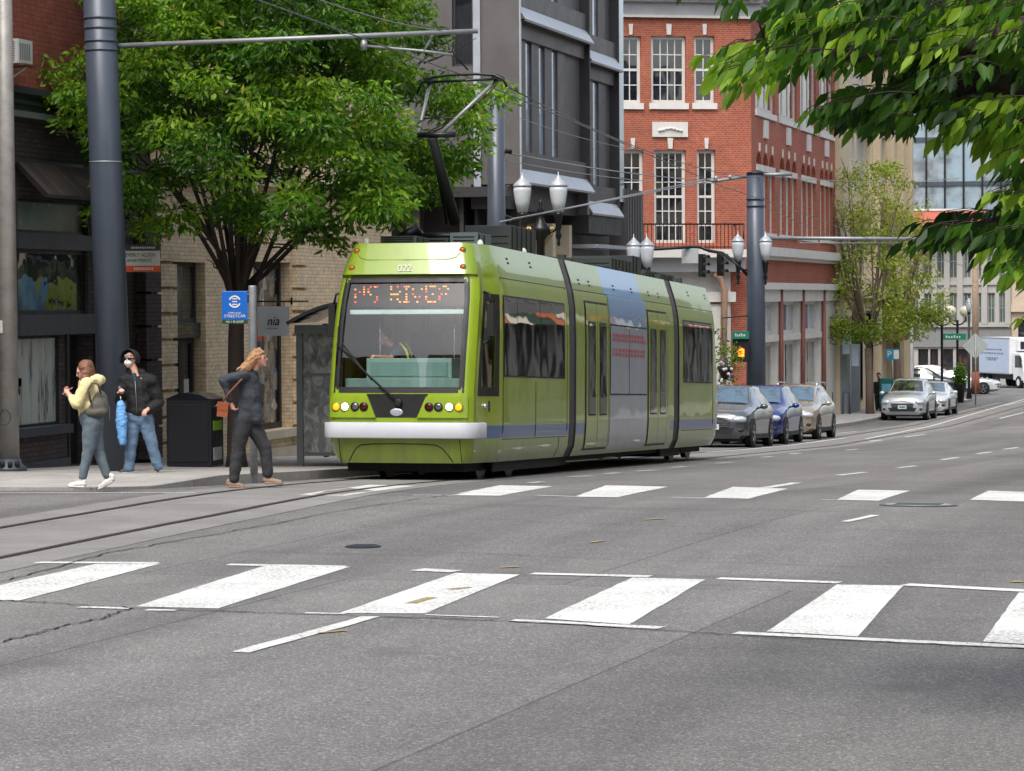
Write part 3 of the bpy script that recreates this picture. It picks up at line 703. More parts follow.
# side panels
def side_patch(mb, l0, l1, z0, z1, out, m, step=.3, sg=1, smooth=True):
    zz = [z0] + [z for z in ZS if z0 < z < z1] + [z1]; ll = frange(l0, l1, step)
    w = len(ll); vs = [(sg*(S(z)+out), l, z) for z in zz for l in ll]
    mb.add(vs, [(j*w+i, j*w+i+1, (j+1)*w+i+1, (j+1)*w+i) for j in range(len(zz)-1) for i in range(w-1)], m, smooth)
def side_line(mb, l0, z0, l1, z1, m=DK, r=.006, sg=1):
    n = 6; mb.tube([(sg*(S(z0+(z1-z0)*i/n)+.001), l0+(l1-l0)*i/n, z0+(z1-z0)*i/n) for i in range(n+1)], r, m, 5)
for sg in (1, -1):
    for (a, b, divs) in ((1.55, 5.42, (2.35, 3.78)), (15.35, 18.35, (16.3, 17.35))):
        mb = MB(); side_patch(mb, a-.03, b+.03, 1.56, 2.80, .003, GASKET, .3, sg); win = mb.build('side_window', tram)
        e = [a] + list(divs) + [b]
        for p, q in zip(e, e[1:]):
            mb = MB(); side_patch(mb, p+.012, q-.012, 1.585, 2.775, .008, TGL, .35, sg); mb.build('pane', win)
    mb = MB()
    for l in (1.5, 5.6): side_line(mb, l, .3, l, 3.05, sg=sg)
    side_line(mb, 1.5, .62, 5.6, .62, sg=sg); side_line(mb, 5.1, .3, 5.1, .62, sg=sg); side_line(mb, 1.5, 3.06, 5.75, 3.06, sg=sg)
    side_line(mb, 15.2, .62, 18.45, .62, sg=sg); side_line(mb, 18.45, .3, 18.45, 3.05, sg=sg); side_line(mb, 15.0, 3.06, 18.7, 3.06, sg=sg); side_line(mb, 6.3, 3.06, 14.4, 3.06, sg=sg); side_line(mb, 3.5, .64, 3.5, 1.5, sg=sg)
    mb.build('panel_joints', tram)
    for l0, l1 in ((6.95, 8.62), (12.02, 13.72)):
        mb = MB(); side_patch(mb, l0-.06, l1+.06, .36, 2.90, .004, GASKET, .4, sg); dr = mb.build('door_surround', tram)
        c = (l0+l1)/2
        for a, b in ((l0, c-.012), (c+.012, l1)):
            mb = MB(); side_patch(mb, a, b, .40, 2.86, .012, GREEN, .4, sg); lf = mb.build('door', dr)
            mb = MB(); side_patch(mb, a+.14, b-.14, .95, 2.55, .016, GASKET, .4, sg); side_patch(mb, a+.16, b-.16, .98, 2.52, .019, TGL_FLAT, .4, sg); mb.build('pane', lf)
    # silver and blue advertising wrap between the doors
    SILV = tram_paint('silver_wrap', (158,168,180), .2)
    mb = MB(); side_patch(mb, 8.78, 11.88, .34, 1.30, .005, SILV, .4, sg); side_patch(mb, 8.80, 10.31, 1.33, 2.52, .012, SILV, .4, sg); side_patch(mb, 10.35, 11.86, 1.33, 2.52, .012, SILV, .4, sg)
    side_patch(mb, 8.78, 11.88, 1.30, 2.55, .004, GASKET, .4, sg)
    side_patch(mb, 8.78, 11.88, 2.55, 3.06, .006, tram_paint('blue_silver_wrap', (96,148,200), .1), .4, sg); wr = mb.build('advert_wrap', tram)
    RP = mat('advert_lettering', (176,84,92), .5)
    for k, z in enumerate((2.36, 2.28, 2.20, 2.10, 2.02)):
        if k == 2: continue
        mb = MB()
        l = 8.95
        while l < 11.6:
            ln = random.uniform(.10, .32); mb.quad((sg*1.246, l, z-.028), (sg*1.246, l+ln, z-.028), (sg*1.246, l+ln, z+.028), (sg*1.246, l, z+.028), RP); l += ln+.07
        mb.build('advert_lettering', wr)
    for L in (2.2, 3.6, 6.75, 7.5, 9.4, 10.9, 12.4, 13.3, 16.4, 18.2):
        mb = MB()
        for dz in (0, .065):
            z = 3.30+dz if L < 5.9 or L > 14.9 else 3.16+dz; x = S(z)+.003
            mb.quad((sg*x, L, z), (sg*x, L+.13, z), (sg*(S(z+.03)+.003), L+.13, z+.03), (sg*(S(z+.03)+.003), L, z+.03), BLACK)
        mb.build('vent_slot', tram)
# running gear
for L in (2.6, 17.4, 9.0, 11.6) if False else (2.7, 17.2):
    mb = MB(); mb.box(-1.0, 1.0, L-1.0, L+1.0, .16, .34, UNDER); bg_ = mb.build('bogie', tram)
    for dl in (-.85, .85):
        for sg in (-1, 1):
            mb = MB(); mb.lathe([(.30, -.06), (.30, .04), (.34, .05), (.34, .065)], (sg*.7175, L+dl, .33), RAILM, 24, False, 'x'); mb.build('wheel', bg_)
mb = MB(); mb.box(-1.0, 1.0, 3.9, 6.45, .13, .30, UNDER); mb.box(-.95, .95, 6.4, 14.2, .20, .34, UNDER); mb.box(-1.02, 1.02, 14.1, 16.0, .12, .33, UNDER); mb.build('underframe', tram); mb = MB(); mb.box(-.9,.9,.5,1.6,.15,.3,UNDER); mb.build('front_skirt_frame', tram)
for sg in (1, -1): mb = MB(); mb.box(sg*1.06-.01, sg*1.06+.01, 1.5, 5.6, .13, .30, UNDER); mb.build('wheel_skirt', tram)
# roof equipment
RB = mat('roof_box_grey', (84,96,104), .6, 0, .2, 3); RD = mat('roof_box_dark', (46,52,56), .6, 0, .2, 3)
for (x0,x1,y0,y1,h,m) in ((-.62,-.05,1.2,1.9,.13,RD), (.22,.66,2.1,2.9,.22,RB), (-.55,.1,2.4,2.9,.16,RD), (-.05,.72,3.9,5.5,.44,RD), (-.5,.5,7.2,8.0,.12,RB), (-.62,.62,11.6,13.4,.30,RD), (-.6,.6,13.5,14.3,.42,RD), (-.5,.5,15.2,18.0,.22,RD), (-.6,-.2,6.6,11.0,.14,RD)):
    mb = MB(); mb.box(x0,x1,y0,y1,3.56,3.56+h,m)
    for i in range(3): mb.box(x0+.05, x1-.05, y0-.012, y0-.001, 3.60+i*h/4, 3.60+i*h/4+.02, STEEL_K)
    for i in range(int((y1-y0)/.3)): mb.box(x1+.001, x1+.014, y0+.05+i*.3, y0+.09+i*.3, 3.58, 3.54+h, STEEL_K)
    mb.build('roof_box', tram, .015)
for x, y, r in ((-.82,1.15,.05), (.70,2.1,.05), (.74,4.6,.055)):
    mb = MB(); mb.lathe([(r,0),(r,.05),(r*.8,.09),(r*.3,.12)], (x,y,3.55), WHITE_T, 14); mb.build('roof_antenna', tram)
mb = MB()
for i in range(40):
    y = random.uniform(6.4, 18); x = random.uniform(-.6,.65); mb.box(x-.06,x+.06,y-.1,y+.1,3.56,3.56+random.uniform(.05,.18),RD)
for x in (-.5,.45): mb.tube([(x,6.3,3.62),(x,8,3.66),(x,11,3.62),(x,14.4,3.64)], .025, BLACK, 6)
mb.build('roof_conduit', tram)
# pantograph
bpy.context.view_layer.update()
TM = tram.matrix_basis.copy(); TMI = TM.inverted()
def tl(px, py, ly):
    q = on_plane(px, py, TM @ Vector((0, ly, 0)), (TM.to_3x3() @ Vector((0, 1, 0)))); return TMI @ q
PY = 3.3
e0 = tl(455, 222, PY); e1 = tl(432, 137, PY-1.1)
pan = MB(); px_ = e0.x
pan.box(px_-.75,px_+.35,PY-.35,PY+.55,3.60,3.66,STEEL_K)
for x in (px_-.7,px_+.3):
    for y in (PY-.3,PY+.5): pan.lathe([(.05,0),(.07,.03),(.05,.06),(.07,.09),(.05,.12)], (x,y,3.56), mat('insulator', (120,70,50), .3), 10)
pan.tube([(px_-.75,PY,3.80),(px_+.35,PY,3.80)], .06, STEEL_K, 10); pan.tube([(px_-.9,PY-.2,3.74),(px_-.62,PY-.1,3.90),(px_-.55,PY+.2,3.72)], .08, STEEL_K, 8)
pan = pan.build('pantograph', tram)
mb = MB(); mb.tube([e0, e1], [.095,.07], BLACK, 10); mb.tube([e0+Vector((-.14,.0,-.02)), e1+Vector((-.03,.1,-.1))], .02, STEEL_K, 6); mb.build('lower_arm', pan)
HY = PY-.45; hl = tl(430, 82, HY); hr = tl(498, 79, HY); kl = tl(418, 135, PY-1.1); kr = tl(440, 134, PY-1.1)
mb = MB(); mb.tube([kl, hl], .032, GALV, 8); mb.tube([kr, hr], .032, GALV, 8); mb.tube([kl, tl(456, 134.5, PY-1.1)], .045, STEEL_K, 8)
mb.tube([kl.lerp(hl,.3), tl(440, 117, PY-.8), kr.lerp(hr,.28)], .012, STEEL_K, 6); mb.build('upper_arm', pan)
mb = MB()
for dy in (-.17, .17):
    mb.tube([tl(a, b, HY+dy) for a, b in ((417,94),(421,84),(432,77.5),(450,75),(475,74),(494,75),(503,79),(507,87))], .022, STEEL_K, 8)
mb.tube([hl, hr], .02, STEEL_K, 8)
for q in (hl, hr): mb.box(q.x-.06,q.x+.06,q.y-.18,q.y+.18,q.z-.02,q.z+.05,STEEL_K)
mb.build('collector_head', pan)
# ------------------------------------------------------------------ buildings, left side of the street
XF = -18.6
LW = Wall((XF, 0, 0), (0, 1, 0), (1, 0, 0))
def R(wall, px0, px1, pyt, pyb):
    c = (px0+px1)/2; return (wall.px(px0, (pyt+pyb)/2)[0], wall.px(px1, (pyt+pyb)/2)[0], wall.px(c, pyb)[1], wall.px(c, pyt)[1])
def bld(name, label, x, y): return thing(name, label, 'building', (x, y, gz(y)))
def place(par):   # parts are authored in world coordinates; bring them under the thing
    bpy.context.view_layer.update()
    inv = par.matrix_world.inverted()
    for c in par.children:
        c.matrix_parent_inverse = inv
def blockbody(par, x0, x1, y0, y1, z1, m, roofm=None, name='wall', skip=()):
    mb = MB(); z0 = gz(y1)-1.0
    P = {'s': [(x0,y0),(x1,y0)], 'e': [(x1,y0),(x1,y1)], 'n': [(x1,y1),(x0,y1)], 'w': [(x0,y1),(x0,y0)]}
    for k, (a, b) in P.items():
        if k in skip: continue
        mb.quad((a[0],a[1],z0),(b[0],b[1],z0),(b[0],b[1],z1),(a[0],a[1],z1), m)
    o = mb.build(name, par)
    mb = MB(); mb.box(x0-.0,x1+.0,y0,y1,z1,z1+.15, roofm or mat('roof_felt', (70,70,72), .9)); mb.build('roof', par); return o
# ---- dark brick corner shop
DBR = brick('dark_brown_brick', (78,66,66), (62,54,55), (44,40,40), .22, .075, .01)
RBR = brick('old_red_brick', (168,84,66), (146,70,56), (110,84,72), .22, .075, .01)
DPT = mat('blue_black_paint', (54,58,66), .5, 0, .15, 3); WINB = mat('black_window_frame', (26,27,29), .45)
shop = bld('corner_shop_building', 'dark brick corner shop with red brick upper floor and slate awning, at the left edge', -24, 40)
Y0, Y1 = 34.5, FY(152)
zt = R(LW, 40, 80, 96, 122)
op_w1 = R(LW, 18, 88, 250, 314); op_tr = R(LW, 18, 88, 200, 234); op_dw = R(LW, 18, 61, 336, 426)
dr = R(LW, 67, 93, 334, 455); zb = gz(42.5)+KH
op_dr = (dr[0], dr[1], zb, dr[3])
# an unseen twin bay to the south
sh = -4.2
ops = [op_w1, op_tr, op_dw, op_dr, (op_w1[0]+sh-.6, op_w1[1]+sh, op_w1[2], op_w1[3]), (op_dw[0]+sh-.4, op_dw[1]+sh+.3, op_dw[2], op_dw[3])]
# pilaster side opening near the right-hand door, dark
z_f = zt[2]
mb = MB(); LW.holes(mb, Y0, Y1, zb-.6, z_f, ops, DBR, .28); mb.build('wall', shop)
UPW = R(LW, -14, 12, -40, 46); rw = [UPW, (43.6, 44.6, UPW[2], UPW[3]), (36.6, 37.6, UPW[2], UPW[3])]
mb = MB(); LW.holes(mb, Y0, Y1, zt[3], 11.5, rw, RBR, .18); mb.build('wall', shop)
for r in rw: LW.window(shop, *r, WHITE_T, GLASS_BLD, .12, .08, 0, 0, sash=.5, sill=.1)
blockbody(shop, -40, XF, Y0, Y1, 11.5, RBR, skip=('e',))
mb = MB()
LW.slab(mb, Y0, Y1, z_f, zt[3], -.1, .06, DPT); LW.slab(mb, Y0, Y1+.0, zt[3]-.08, zt[3]+.02, .06, .22, DPT); LW.slab(mb, Y0, Y1, z_f-.02, z_f+.07, .06, .14, mat('faded_metal_flashing', (120,124,130), .5)); LW.slab(mb, Y0, Y1, (z_f+zt[3])/2-.02, (z_f+zt[3])/2+.03, .06, .12, DPT)
mb.build('fascia', shop)
z1_ = R(LW, 40, 80, 163, 168); mb = MB(); LW.slab(mb, Y0, Y1, z1_[2], z1_[3], 0.002, .05, DPT); mb.build('string_course', shop)
def slate():
    n = N('slate_shingles'); co = n.coord(); sx = n.n('ShaderNodeSeparateXYZ', {0: co})
    v = n.n('ShaderNodeCombineXYZ', {0: sx.outputs[1], 1: sx.outputs[2]}).outputs[0]
    b = n.n('ShaderNodeTexBrick', {'Vector': v, 'Color1': lin((78,66,62)), 'Color2': lin((58,50,50)), 'Mortar': lin((24,22,22)), 'Scale': 1.0, 'Mortar Size': .012, 'Brick Width': .24, 'Row Height': .9})
    c = n.mix(1.0, b.outputs[0], n.ramp(n.noise(n.n('ShaderNodeMapping', {'Vector': co, 'Scale': (1,9,1.2)}).outputs[0], 2, 4), [(.3,.6),(.7,1.35)]), 'MULTIPLY')
    return n.bsdf({'Base Color': c, 'Roughness': .8, 'Normal': n.bump(n.noise(co, 14, 3), .5, .02)})
aw = R(LW, 14, 110, 166, 198); SL = slate()
mb = MB(); ang = [LW.p(aw[0], aw[3], .05), LW.p(aw[1]+.6, aw[3], .05), LW.p(aw[1]+.6, aw[2], .55), LW.p(aw[0], aw[2], .55)]
mb.quad(*ang, SL); mb.quad(ang[3], ang[2], LW.p(aw[1]+.6, aw[2]-.05, .5), LW.p(aw[0], aw[2]-.05, .5), DPT); mb.quad(LW.p(aw[0], aw[2]-.05, .5), LW.p(aw[1]+.6, aw[2]-.05, .5), LW.p(aw[1]+.6, aw[3]-.05, .002), LW.p(aw[0], aw[3]-.05, .002), DPT)
for u in (aw[0], aw[1]+.6): mb.poly([LW.p(u, aw[3], .05), LW.p(u, aw[2], .55), LW.p(u, aw[2]-.05, .5), LW.p(u, aw[3]-.05, .002)], SL)
mb.build('awning', shop)
FROST = mat('pale_green_frosted_glass', (104,124,118), .25, 0, .2, 1.2)
REFLG = glass_dark('shop_window_glass', (14,18,18), .02, .3, 1.5, .9, ((78,92,76), 1.6))  # green blotches in the pane colour imitate reflected trees
LW.window(shop, *op_tr, WINB, FROST, .08, .05); LW.window(shop, *op_w1, WINB, REFLG, .08, .06, name='window')
mb = MB(); bz = R(LW, 18, 92, 234, 250); LW.slab(mb, op_w1[0]-.05, op_w1[1]+.1, bz[2]+.004, bz[3]-.004, .002, .05, DPT); bz2 = R(LW, 18, 92, 314, 335); LW.slab(mb, op_w1[0]-.05, dr[1]+.1, bz2[2]+.004, bz2[3]-.004, .002, .06, DPT); mb.build('beam', shop)
def mural():
    n = N('painted_display'); co = n.coord(); a = n.noise(co, 2.6, 5, .65, .6)
    sx = n.n('ShaderNodeSeparateXYZ', {0: co}); z = sx.outputs[2]
    st = n.noise(n.n('ShaderNodeMapping', {'Vector': co, 'Scale': (5.5, 5.5, .75)}).outputs[0], 1.0, 4, .7)
    c = n.ramp(st, [(.33, (.035,.05,.06)), (.40, (.16,.19,.19)), (.46, (.36,.40,.38)), (.7, (.50,.54,.50))])
    low = n.ramp(n.noise(co, 7, 4, .7), [(.35, (.10,.15,.24)), (.6, (.26,.32,.40)), (.75, (.40,.44,.46))])
    zz = n.math('MULTIPLY_ADD', n.noise(co, 2, 2), .15, z)
    f = n.ramp(zz, [(.36, 0), (.42, 1)])
    return n.bsdf({'Base Color': n.mix(f, low, c), 'Roughness': .12, 'Coat Weight': .7, 'Coat Roughness': .02})
dwin = LW.window(shop, *op_dw, WINB, mural(), .06, .04, name='display_window')
mb = MB()
LW.slab(mb, op_dw[0]+.08, op_dw[0]+.30, op_dw[2]+.62, op_dw[2]+.75, -.09, -.08, mat('cyan_poster', (70,150,175), .5)); LW.slab(mb, op_dw[0]+.06, op_dw[0]+.24, op_dw[2]+.50, op_dw[2]+.61, -.09, -.08, WHITE_T); mb.build('poster', dwin)
mb = MB(); LW.slab(mb, op_dw[0]-.15, op_dr[0]-.12, op_dw[2]-.14, op_dw[2]-.003, .002, .16, DPT); LW.slab(mb, op_dw[0]-.15, op_dr[0]-.1, zb-.3, zb+.16, .002, .10, DPT); LW.slab(mb, op_dw[0]-.1, op_dr[0]-.12, zb+.16, op_dw[2]-.14, .002, .05, DBR); mb.build('stall_riser', shop)
dk = MB(); LW.slab(dk, op_dr[0]-.02, op_dr[1]+.02, zb-.1, op_dr[3], -1.4, -.285, mat('doorway_dark', (20,18,18), .8)); dk.build('doorway', shop)
mb = MB(); LW.slab(mb, op_dr[0]-.07, op_dr[0], zb, op_dr[3], .002, .05, WINB); LW.slab(mb, op_dr[1], op_dr[1]+.07, zb, op_dr[3], .002, .05, WINB); mb.build('door_frame', shop)
pz = R(LW, 136, 152, 262, 460); mb = MB()
for i in range(7):
    a = pz[2]+(pz[3]+.6-pz[2])*i/7; b = pz[2]+(pz[3]+.6-pz[2])*(i+1)/7; LW.slab(mb, pz[0]+.03, pz[1]-.0, a+.02, b-.02, .002, .18, brick('purple_brown_brick', (82,66,68), (66,52,56), (40,34,36), .2, .07, .008) if i == 0 else bpy.data.materials['purple_brown_brick'])
mb.build('pilaster', shop)
place(shop)
ac = R(LW, -14, 10, 47, 66); t = thing('air_conditioner', 'white air conditioner sticking out of the upper left window', 'air conditioner', LW.p(ac[0], ac[2], .1))
mb = MB(); LW2 = Wall((0,0,0), (0,1,0), (1,0,0)); w_, h_2 = .50, .36
LW2.slab(mb, 0, w_, 0, h_2, 0, .42, WHITE_T)
for i in range(9): LW2.slab(mb, -.006, -.001, .04+i*.033, .052+i*.033, .06, .36, BLACK)
mb.build('casing', t, .015)
mb = MB()
for i in range(6): LW2.slab(mb, .05+i*.065, .08+i*.065, .06, h_2-.06, .421, .426, mat('ac_grille', (120,124,128), .5))
mb.build('grille', t); mb = MB(); mb.tube([(.4, w_*.8, 0), (-.1, w_*.8, -.32)], .02, WHITE_T, 6); mb.box(-.1,.5,.02,w_,-.03,-.002,mat('ledge_brown', (110,70,52))); mb.build('bracket', t)
# ---- cream brick building
CRM = brick('cream_brick', (234,212,180), (220,198,164), (190,168,138), .22, .07, .007, .18)
cream = bld('cream_brick_building', 'cream brick shop building behind the street tree, with dark door and banded piers', -24, 53)
CY0, CY1 = FY(152)+.01, 59.5; czb = gz(58)+KH-.5
o_door = R(LW, 173, 206, 262, 458); o_door = (o_door[0], o_door[1], gz(49)+KH, o_door[3])
o_win = R(LW, 254, 291, 262, 430); upper = [(CY0+1.4+i*2.6, CY0+2.3+i*2.3, 5.0, 7.0) for i in range(5)]
mb = MB(); LW.holes(mb, CY0, CY1, czb, 10.5, [o_door, o_win] + upper, CRM, .35); mb.build('wall', cream)
blockbody(cream, -38, XF, CY0, CY1, 10.5, CRM, skip=('e',))
for r in upper: LW.window(cream, *r, mat('dark_green_frame', (36,44,42)), GLASS_BLD, .2, .07, 1, 0, sash=.5, sill=.12)
for px0, px1 in ((153, 173), (292, 306)):
    q = R(LW, px0, px1, 180, 458); k = 0; z = gz(49)+KH
    mb = MB()
    while z < 4.2: LW.slab(mb, q[0], q[1]-.02, z+.02, z+.40, .002, .09, CRM); z += .44
    mb.build('banded_pier', cream)
mb = MB(); LW.slab(mb, CY0+.0, CY1, 4.35, 4.55, .002, .25, mat('stone_cornice', (196,184,164), .7, 0, .15, 2)); LW.slab(mb, CY0, CY1, 10.3, 10.75, .002, .4, bpy.data.materials['stone_cornice']); mb.build('cornice', cream)
mb = MB(); LW.slab(mb, o_door[1]+.3, CY1, czb, gz(55)+KH+.28, .002, .08, bpy.data.materials['stone_cornice']); mb.build('plinth', cream)
GF = mat('grey_green_door_frame', (58,62,62), .5)
d_top = R(LW, 173, 206, 338, 342)[3]; s_top = R(LW, 173, 206, 323, 326)[3]
tr = LW.window(cream, o_door[0], o_door[1], s_top, o_door[3], GF, glass_dark('transom_glass', (70,68,60), .08, .1), .2, .08, name='transom_window')
mb = MB(); LW.slab(mb, o_door[0], o_door[1], d_top, s_top, -.24, -.10, GF); sb = mb.build('sign_board', cream)
sb['label'] = 'board with gold capitals over the door'
text('board_lettering', 'COSUMEL', .2, frame_m(LW.p((o_door[0]+o_door[1])/2, (d_top+s_top)/2, -.095), (0,1,0), (0,0,1)), mat('gold_lettering', (150,132,66), .4), sb, sx=.9)
u0, u1 = o_door[0], o_door[1]; um = u0+(u1-u0)*.62
dr_ = LW.window(cream, u0, um, gz(49)+KH, d_top, WINB, glass_dark('door_glass', (88,92,88), .08, .1, blotch=((150,140,120), 3)), .25, .12, name='door')
LW.window(cream, um+.01, u1, gz(49)+KH, d_top, GF, GLASS_BLD, .25, .10, name='side_light')
mb = MB(); LW.slab(mb, um+.15, u1-.2, gz(49)+.9, gz(49)+1.6, -.262, -.25, WHITE_T); mb.build('notice', dr_)
def clutter():
    n = N('shop_display'); co = n.coord(); v = n.n('ShaderNodeTexVoronoi', {'Vector': n.n('ShaderNodeMapping', {'Vector': co, 'Scale': (1,2.2,1.4)}).outputs[0], 'Scale': 2.4}, feature='F1')
    s = n.n('ShaderNodeSeparateColor', {0: v.outputs['Color']})
    c = n.ramp(s.outputs[0], [(0,(.03,.03,.03)), (.25,(.10,.15,.22)), (.42,(.22,.20,.17)), (.58,(.34,.30,.24)), (.72,(.06,.07,.08)), (.84,(.45,.46,.46)), (.94,(.42,.12,.08))], 'CONSTANT')
    c = n.mix(1.0, c, n.ramp(n.noise(co, 10, 4, .7), [(.3,.5),(.7,1.2)]), 'MULTIPLY')
    return n.bsdf({'Base Color': c, 'Roughness': .15, 'Coat Weight': .8, 'Coat Roughness': .02})
ww = LW.window(cream, *o_win, WINB, clutter(), .22, .12, 0, 0, name='shop_window')
mb = MB(); LW.slab(mb, o_win[0]+.6, o_win[0]+1.1, 1.45, 1.85, -.24, -.235, mat('orange_red_poster', (190,70,48), .6)); mb.build('poster', ww)
mb = MB(); LW.slab(mb, o_win[0]-.1, o_win[1]+.1, o_win[2]-.16, o_win[2]-.003, -.2, .12, bpy.data.materials['stone_cornice']); mb.build('sill', ww)
place(cream)
# ---- dark modern building
MET = mat('charcoal_metal_panel', (92,89,88), .5, .25, .14, 1.2); MET_L = mat('pale_metal_sill', (164,170,178), .35, .25, .1, 1.5); MET_D = mat('dark_metal', (56,56,58), .5, .3, .15, 2)
modern = bld('dark_modern_building', 'charcoal metal clad modern building with tall narrow windows behind the streetcar', -25, 76)
MY0, MY1 = FY(509.5, XF, 100), FY(640, XF, 220); HM = 17
blockbody(modern, -40, XF-.9, MY0+.0, MY1, HM, MET, skip=('s',))
mb = MB(); 
WE = Wall((XF, 0, 0), (0,1,0), (1,0,0))
b1 = (MY0, FY(581, XF, 100)); b2 = (b1[1], FY(614, XF, 100))
def bay(y0, y1, base, n, levels, fh, dark_right, xo=0):
    for k in range(levels):
        zb_ = base + k*fh
        mb = MB()   # tilted pale sill panel, flaring out to its lower edge
        T = .34; t = [WE.p(y0+.06, zb_, .40+xo), WE.p(y1-.06, zb_, .40+xo), WE.p(y1-.06, zb_+T, .18+xo), WE.p(y0+.06, zb_+T, .18+xo)]
        mb.quad(*t, MET_L); mb.quad(WE.p(y0+.06, zb_-.05, .37+xo), WE.p(y1-.06, zb_-.05, .37+xo), t[1], t[0], MET_L); mb.quad(WE.p(y0, zb_-.05, -.5), WE.p(y1, zb_-.05, -.5), WE.p(y1-.06, zb_-.05, .37+xo), WE.p(y0+.06, zb_-.05, .37+xo), MET_D)
        mb.poly([t[0], t[3], WE.p(y0+.06, zb_-.05, -.2)], MET); mb.poly([t[1], t[2], WE.p(y1-.06, zb_-.05, -.2)], MET)
        mb.build('sloped_sill', modern)
        for q0_, q1_, q2_ in ((zb_+T, zb_+T+.45, .16), (zb_+fh-.42, zb_+fh-.055, .12)): mb = MB(); WE.slab(mb, y0, y1, q0_, q1_, -.3, q2_+xo, MET); mb.build('spandrel', modern)
        wz0, wz1 = zb_+T+.45, zb_+fh-.42; W = (y1-y0)*(1-dark_right); p = W/n
        for i in range(n):
            a = y0+.12+i*p; f = MB(); WE.slab(f, a+p*.45, a+p, wz0, wz1, -.3, .03+xo, MET); f.build('fin', modern)
            f = MB(); WE.slab(f, a, a+p*.45, wz0, wz1, -.16, -.035+xo, STEEL_D); wn = f.build('window', modern)
            g = MB(); g.quad(WE.p(a+.03, wz0+.04, -.03+xo), WE.p(a+p*.43, wz0+.04, -.03+xo), WE.p(a+p*.43, wz1-.04, -.03+xo), WE.p(a+.03, wz1-.04, -.03+xo), GLASS_SKY); g.build('pane', wn)
        f = MB(); WE.slab(f, y0+.12+W, y1, wz0, wz1, -.3, -.02+xo, MET); f.build('panel', modern)
    f = MB(); WE.slab(f, y0-.02, y0+.07, base-.05, base+levels*fh, -.3, .26+xo, MET); f.build('edge_panel', modern); f = MB(); WE.slab(f, y0-.025, y0+.05, base-.05, base+levels*fh, .262+xo, .30+xo, MET_L); f.build('edge_trim', modern); f = MB(); WE.slab(f, y1-.07, y1+.0, base-.05, base+levels*fh, -.3, .26+xo, MET_D); f.build('edge_trim', modern)
ZB1 = on_x(545, 184, XF+.5).z; ZT1 = on_x(545, 24, XF+.5).z
bay(b1[0], b1[1], ZB1, 4, 3, ZT1-ZB1, .28)
ZB2 = on_x(598, 213, XF+.4).z; ZT2 = on_x(598, 61, XF+.4).z
bay(b2[0]+.02, b2[1], ZB2, 2, 3, ZT2-ZB2, .22, -.1)
yg = FY(622, XF, 100)
mb = MB(); WE.slab(mb, b2[1]+.01, yg, 5.0, HM, -.3, .05, GLASS_SKY); mb.build('corner_glazing', modern)
mb = MB(); WE.slab(mb, yg, MY1, gz(84), 3.2 if False else on_x(630, 190, XF).z, -.4, .10, MET)
for i in range(6): WE.slab(mb, yg+.1+i*.35, yg+.14+i*.35, gz(84), on_x(630,190,XF).z, .10, .12, MET_D)
mb.build('corrugated_panel', modern)
# ground floor: recessed, with a pale column and dark doors
mb = MB(); WE.slab(mb, MY0, b2[1], gz(76)-.3, 4.9, -1.3, -1.2, MET_D); mb.build('recessed_wall', modern)
c0, c1 = FY(560, XF, 220), FY(579, XF, 220)
mb = MB(); WE.slab(mb, c0, c0+.3, gz(76), ZB1-.9, -1.15, -.2, mat('cream_column', (196,184,160), .7)); WE.slab(mb, c1-.3, c1, gz(76), ZB1-.9, -1.15, -.2, bpy.data.materials['cream_column']); mb.build('entrance_column', modern)
WE.window(modern, c0+.31, c1-.31, gz(76)+.1, ZB1-1.2, bpy.data.materials['cream_column'], GLASS_SKY, .6, .1, 1, 2)
mb = MB(); WE.slab(mb, b1[0], b1[1], ZB1-.65, ZB1-.05, -1.0, -.1, MET_D); WE.slab(mb, b1[1], b2[1], ZB2-.55, ZB2-.05, -.6, .2, MET_D); WE.slab(mb, b1[1], b2[1], ZB2-.95, ZB2-.85, -.4, .45, MET_L); mb.build('canopy', modern)
f = MB(); WE.slab(f, c1+.1, b2[1], gz(76), ZB2-1.0, -1.0, -.5, MET); f.build('panel', modern)
# south flank
WS = Wall((XF, MY0, 0), (-1, 0, 0), (0, -1, 0))
fl = R(WS, 473, 452, -30, 105)
ops = [(fl[0], fl[1], 8.0, 11.6), (3.2, 5.4, 5.8, 7.4), (7, 9, 5.8, 7.4), (6.2, 8.6, 9.2, 11.2), (11, 13, 9.2, 11.2)]
mb = MB(); WS.holes(mb, -.0, 21, on_plane(470, 187, WS.O, WS.N).z, HM, ops, MET, .2); mb.build('wall', modern)
for o in ops: WS.window(modern, *o, MET_D, GLASS_BLD, .12, .06)
mb = MB(); q = R(WS, 481, 474, 0, 200); WS.slab(mb, q[0], q[1], 4.9, HM, .002, .06, MET_L); WS.slab(mb, -.05, 21, 4.75, 5.0, .0, .35, MET_D); WS.slab(mb, 0, 21, gz(69)-.3, 4.75, -1.0, -.9, MET_D)
for u in (.3, 2.4, 4.6, 7, 10): WS.slab(mb, u, u+.35, gz(69)-.3, 4.75, -.6, -.2, MET)
mb.build('flank_trim', modern)
place(modern)
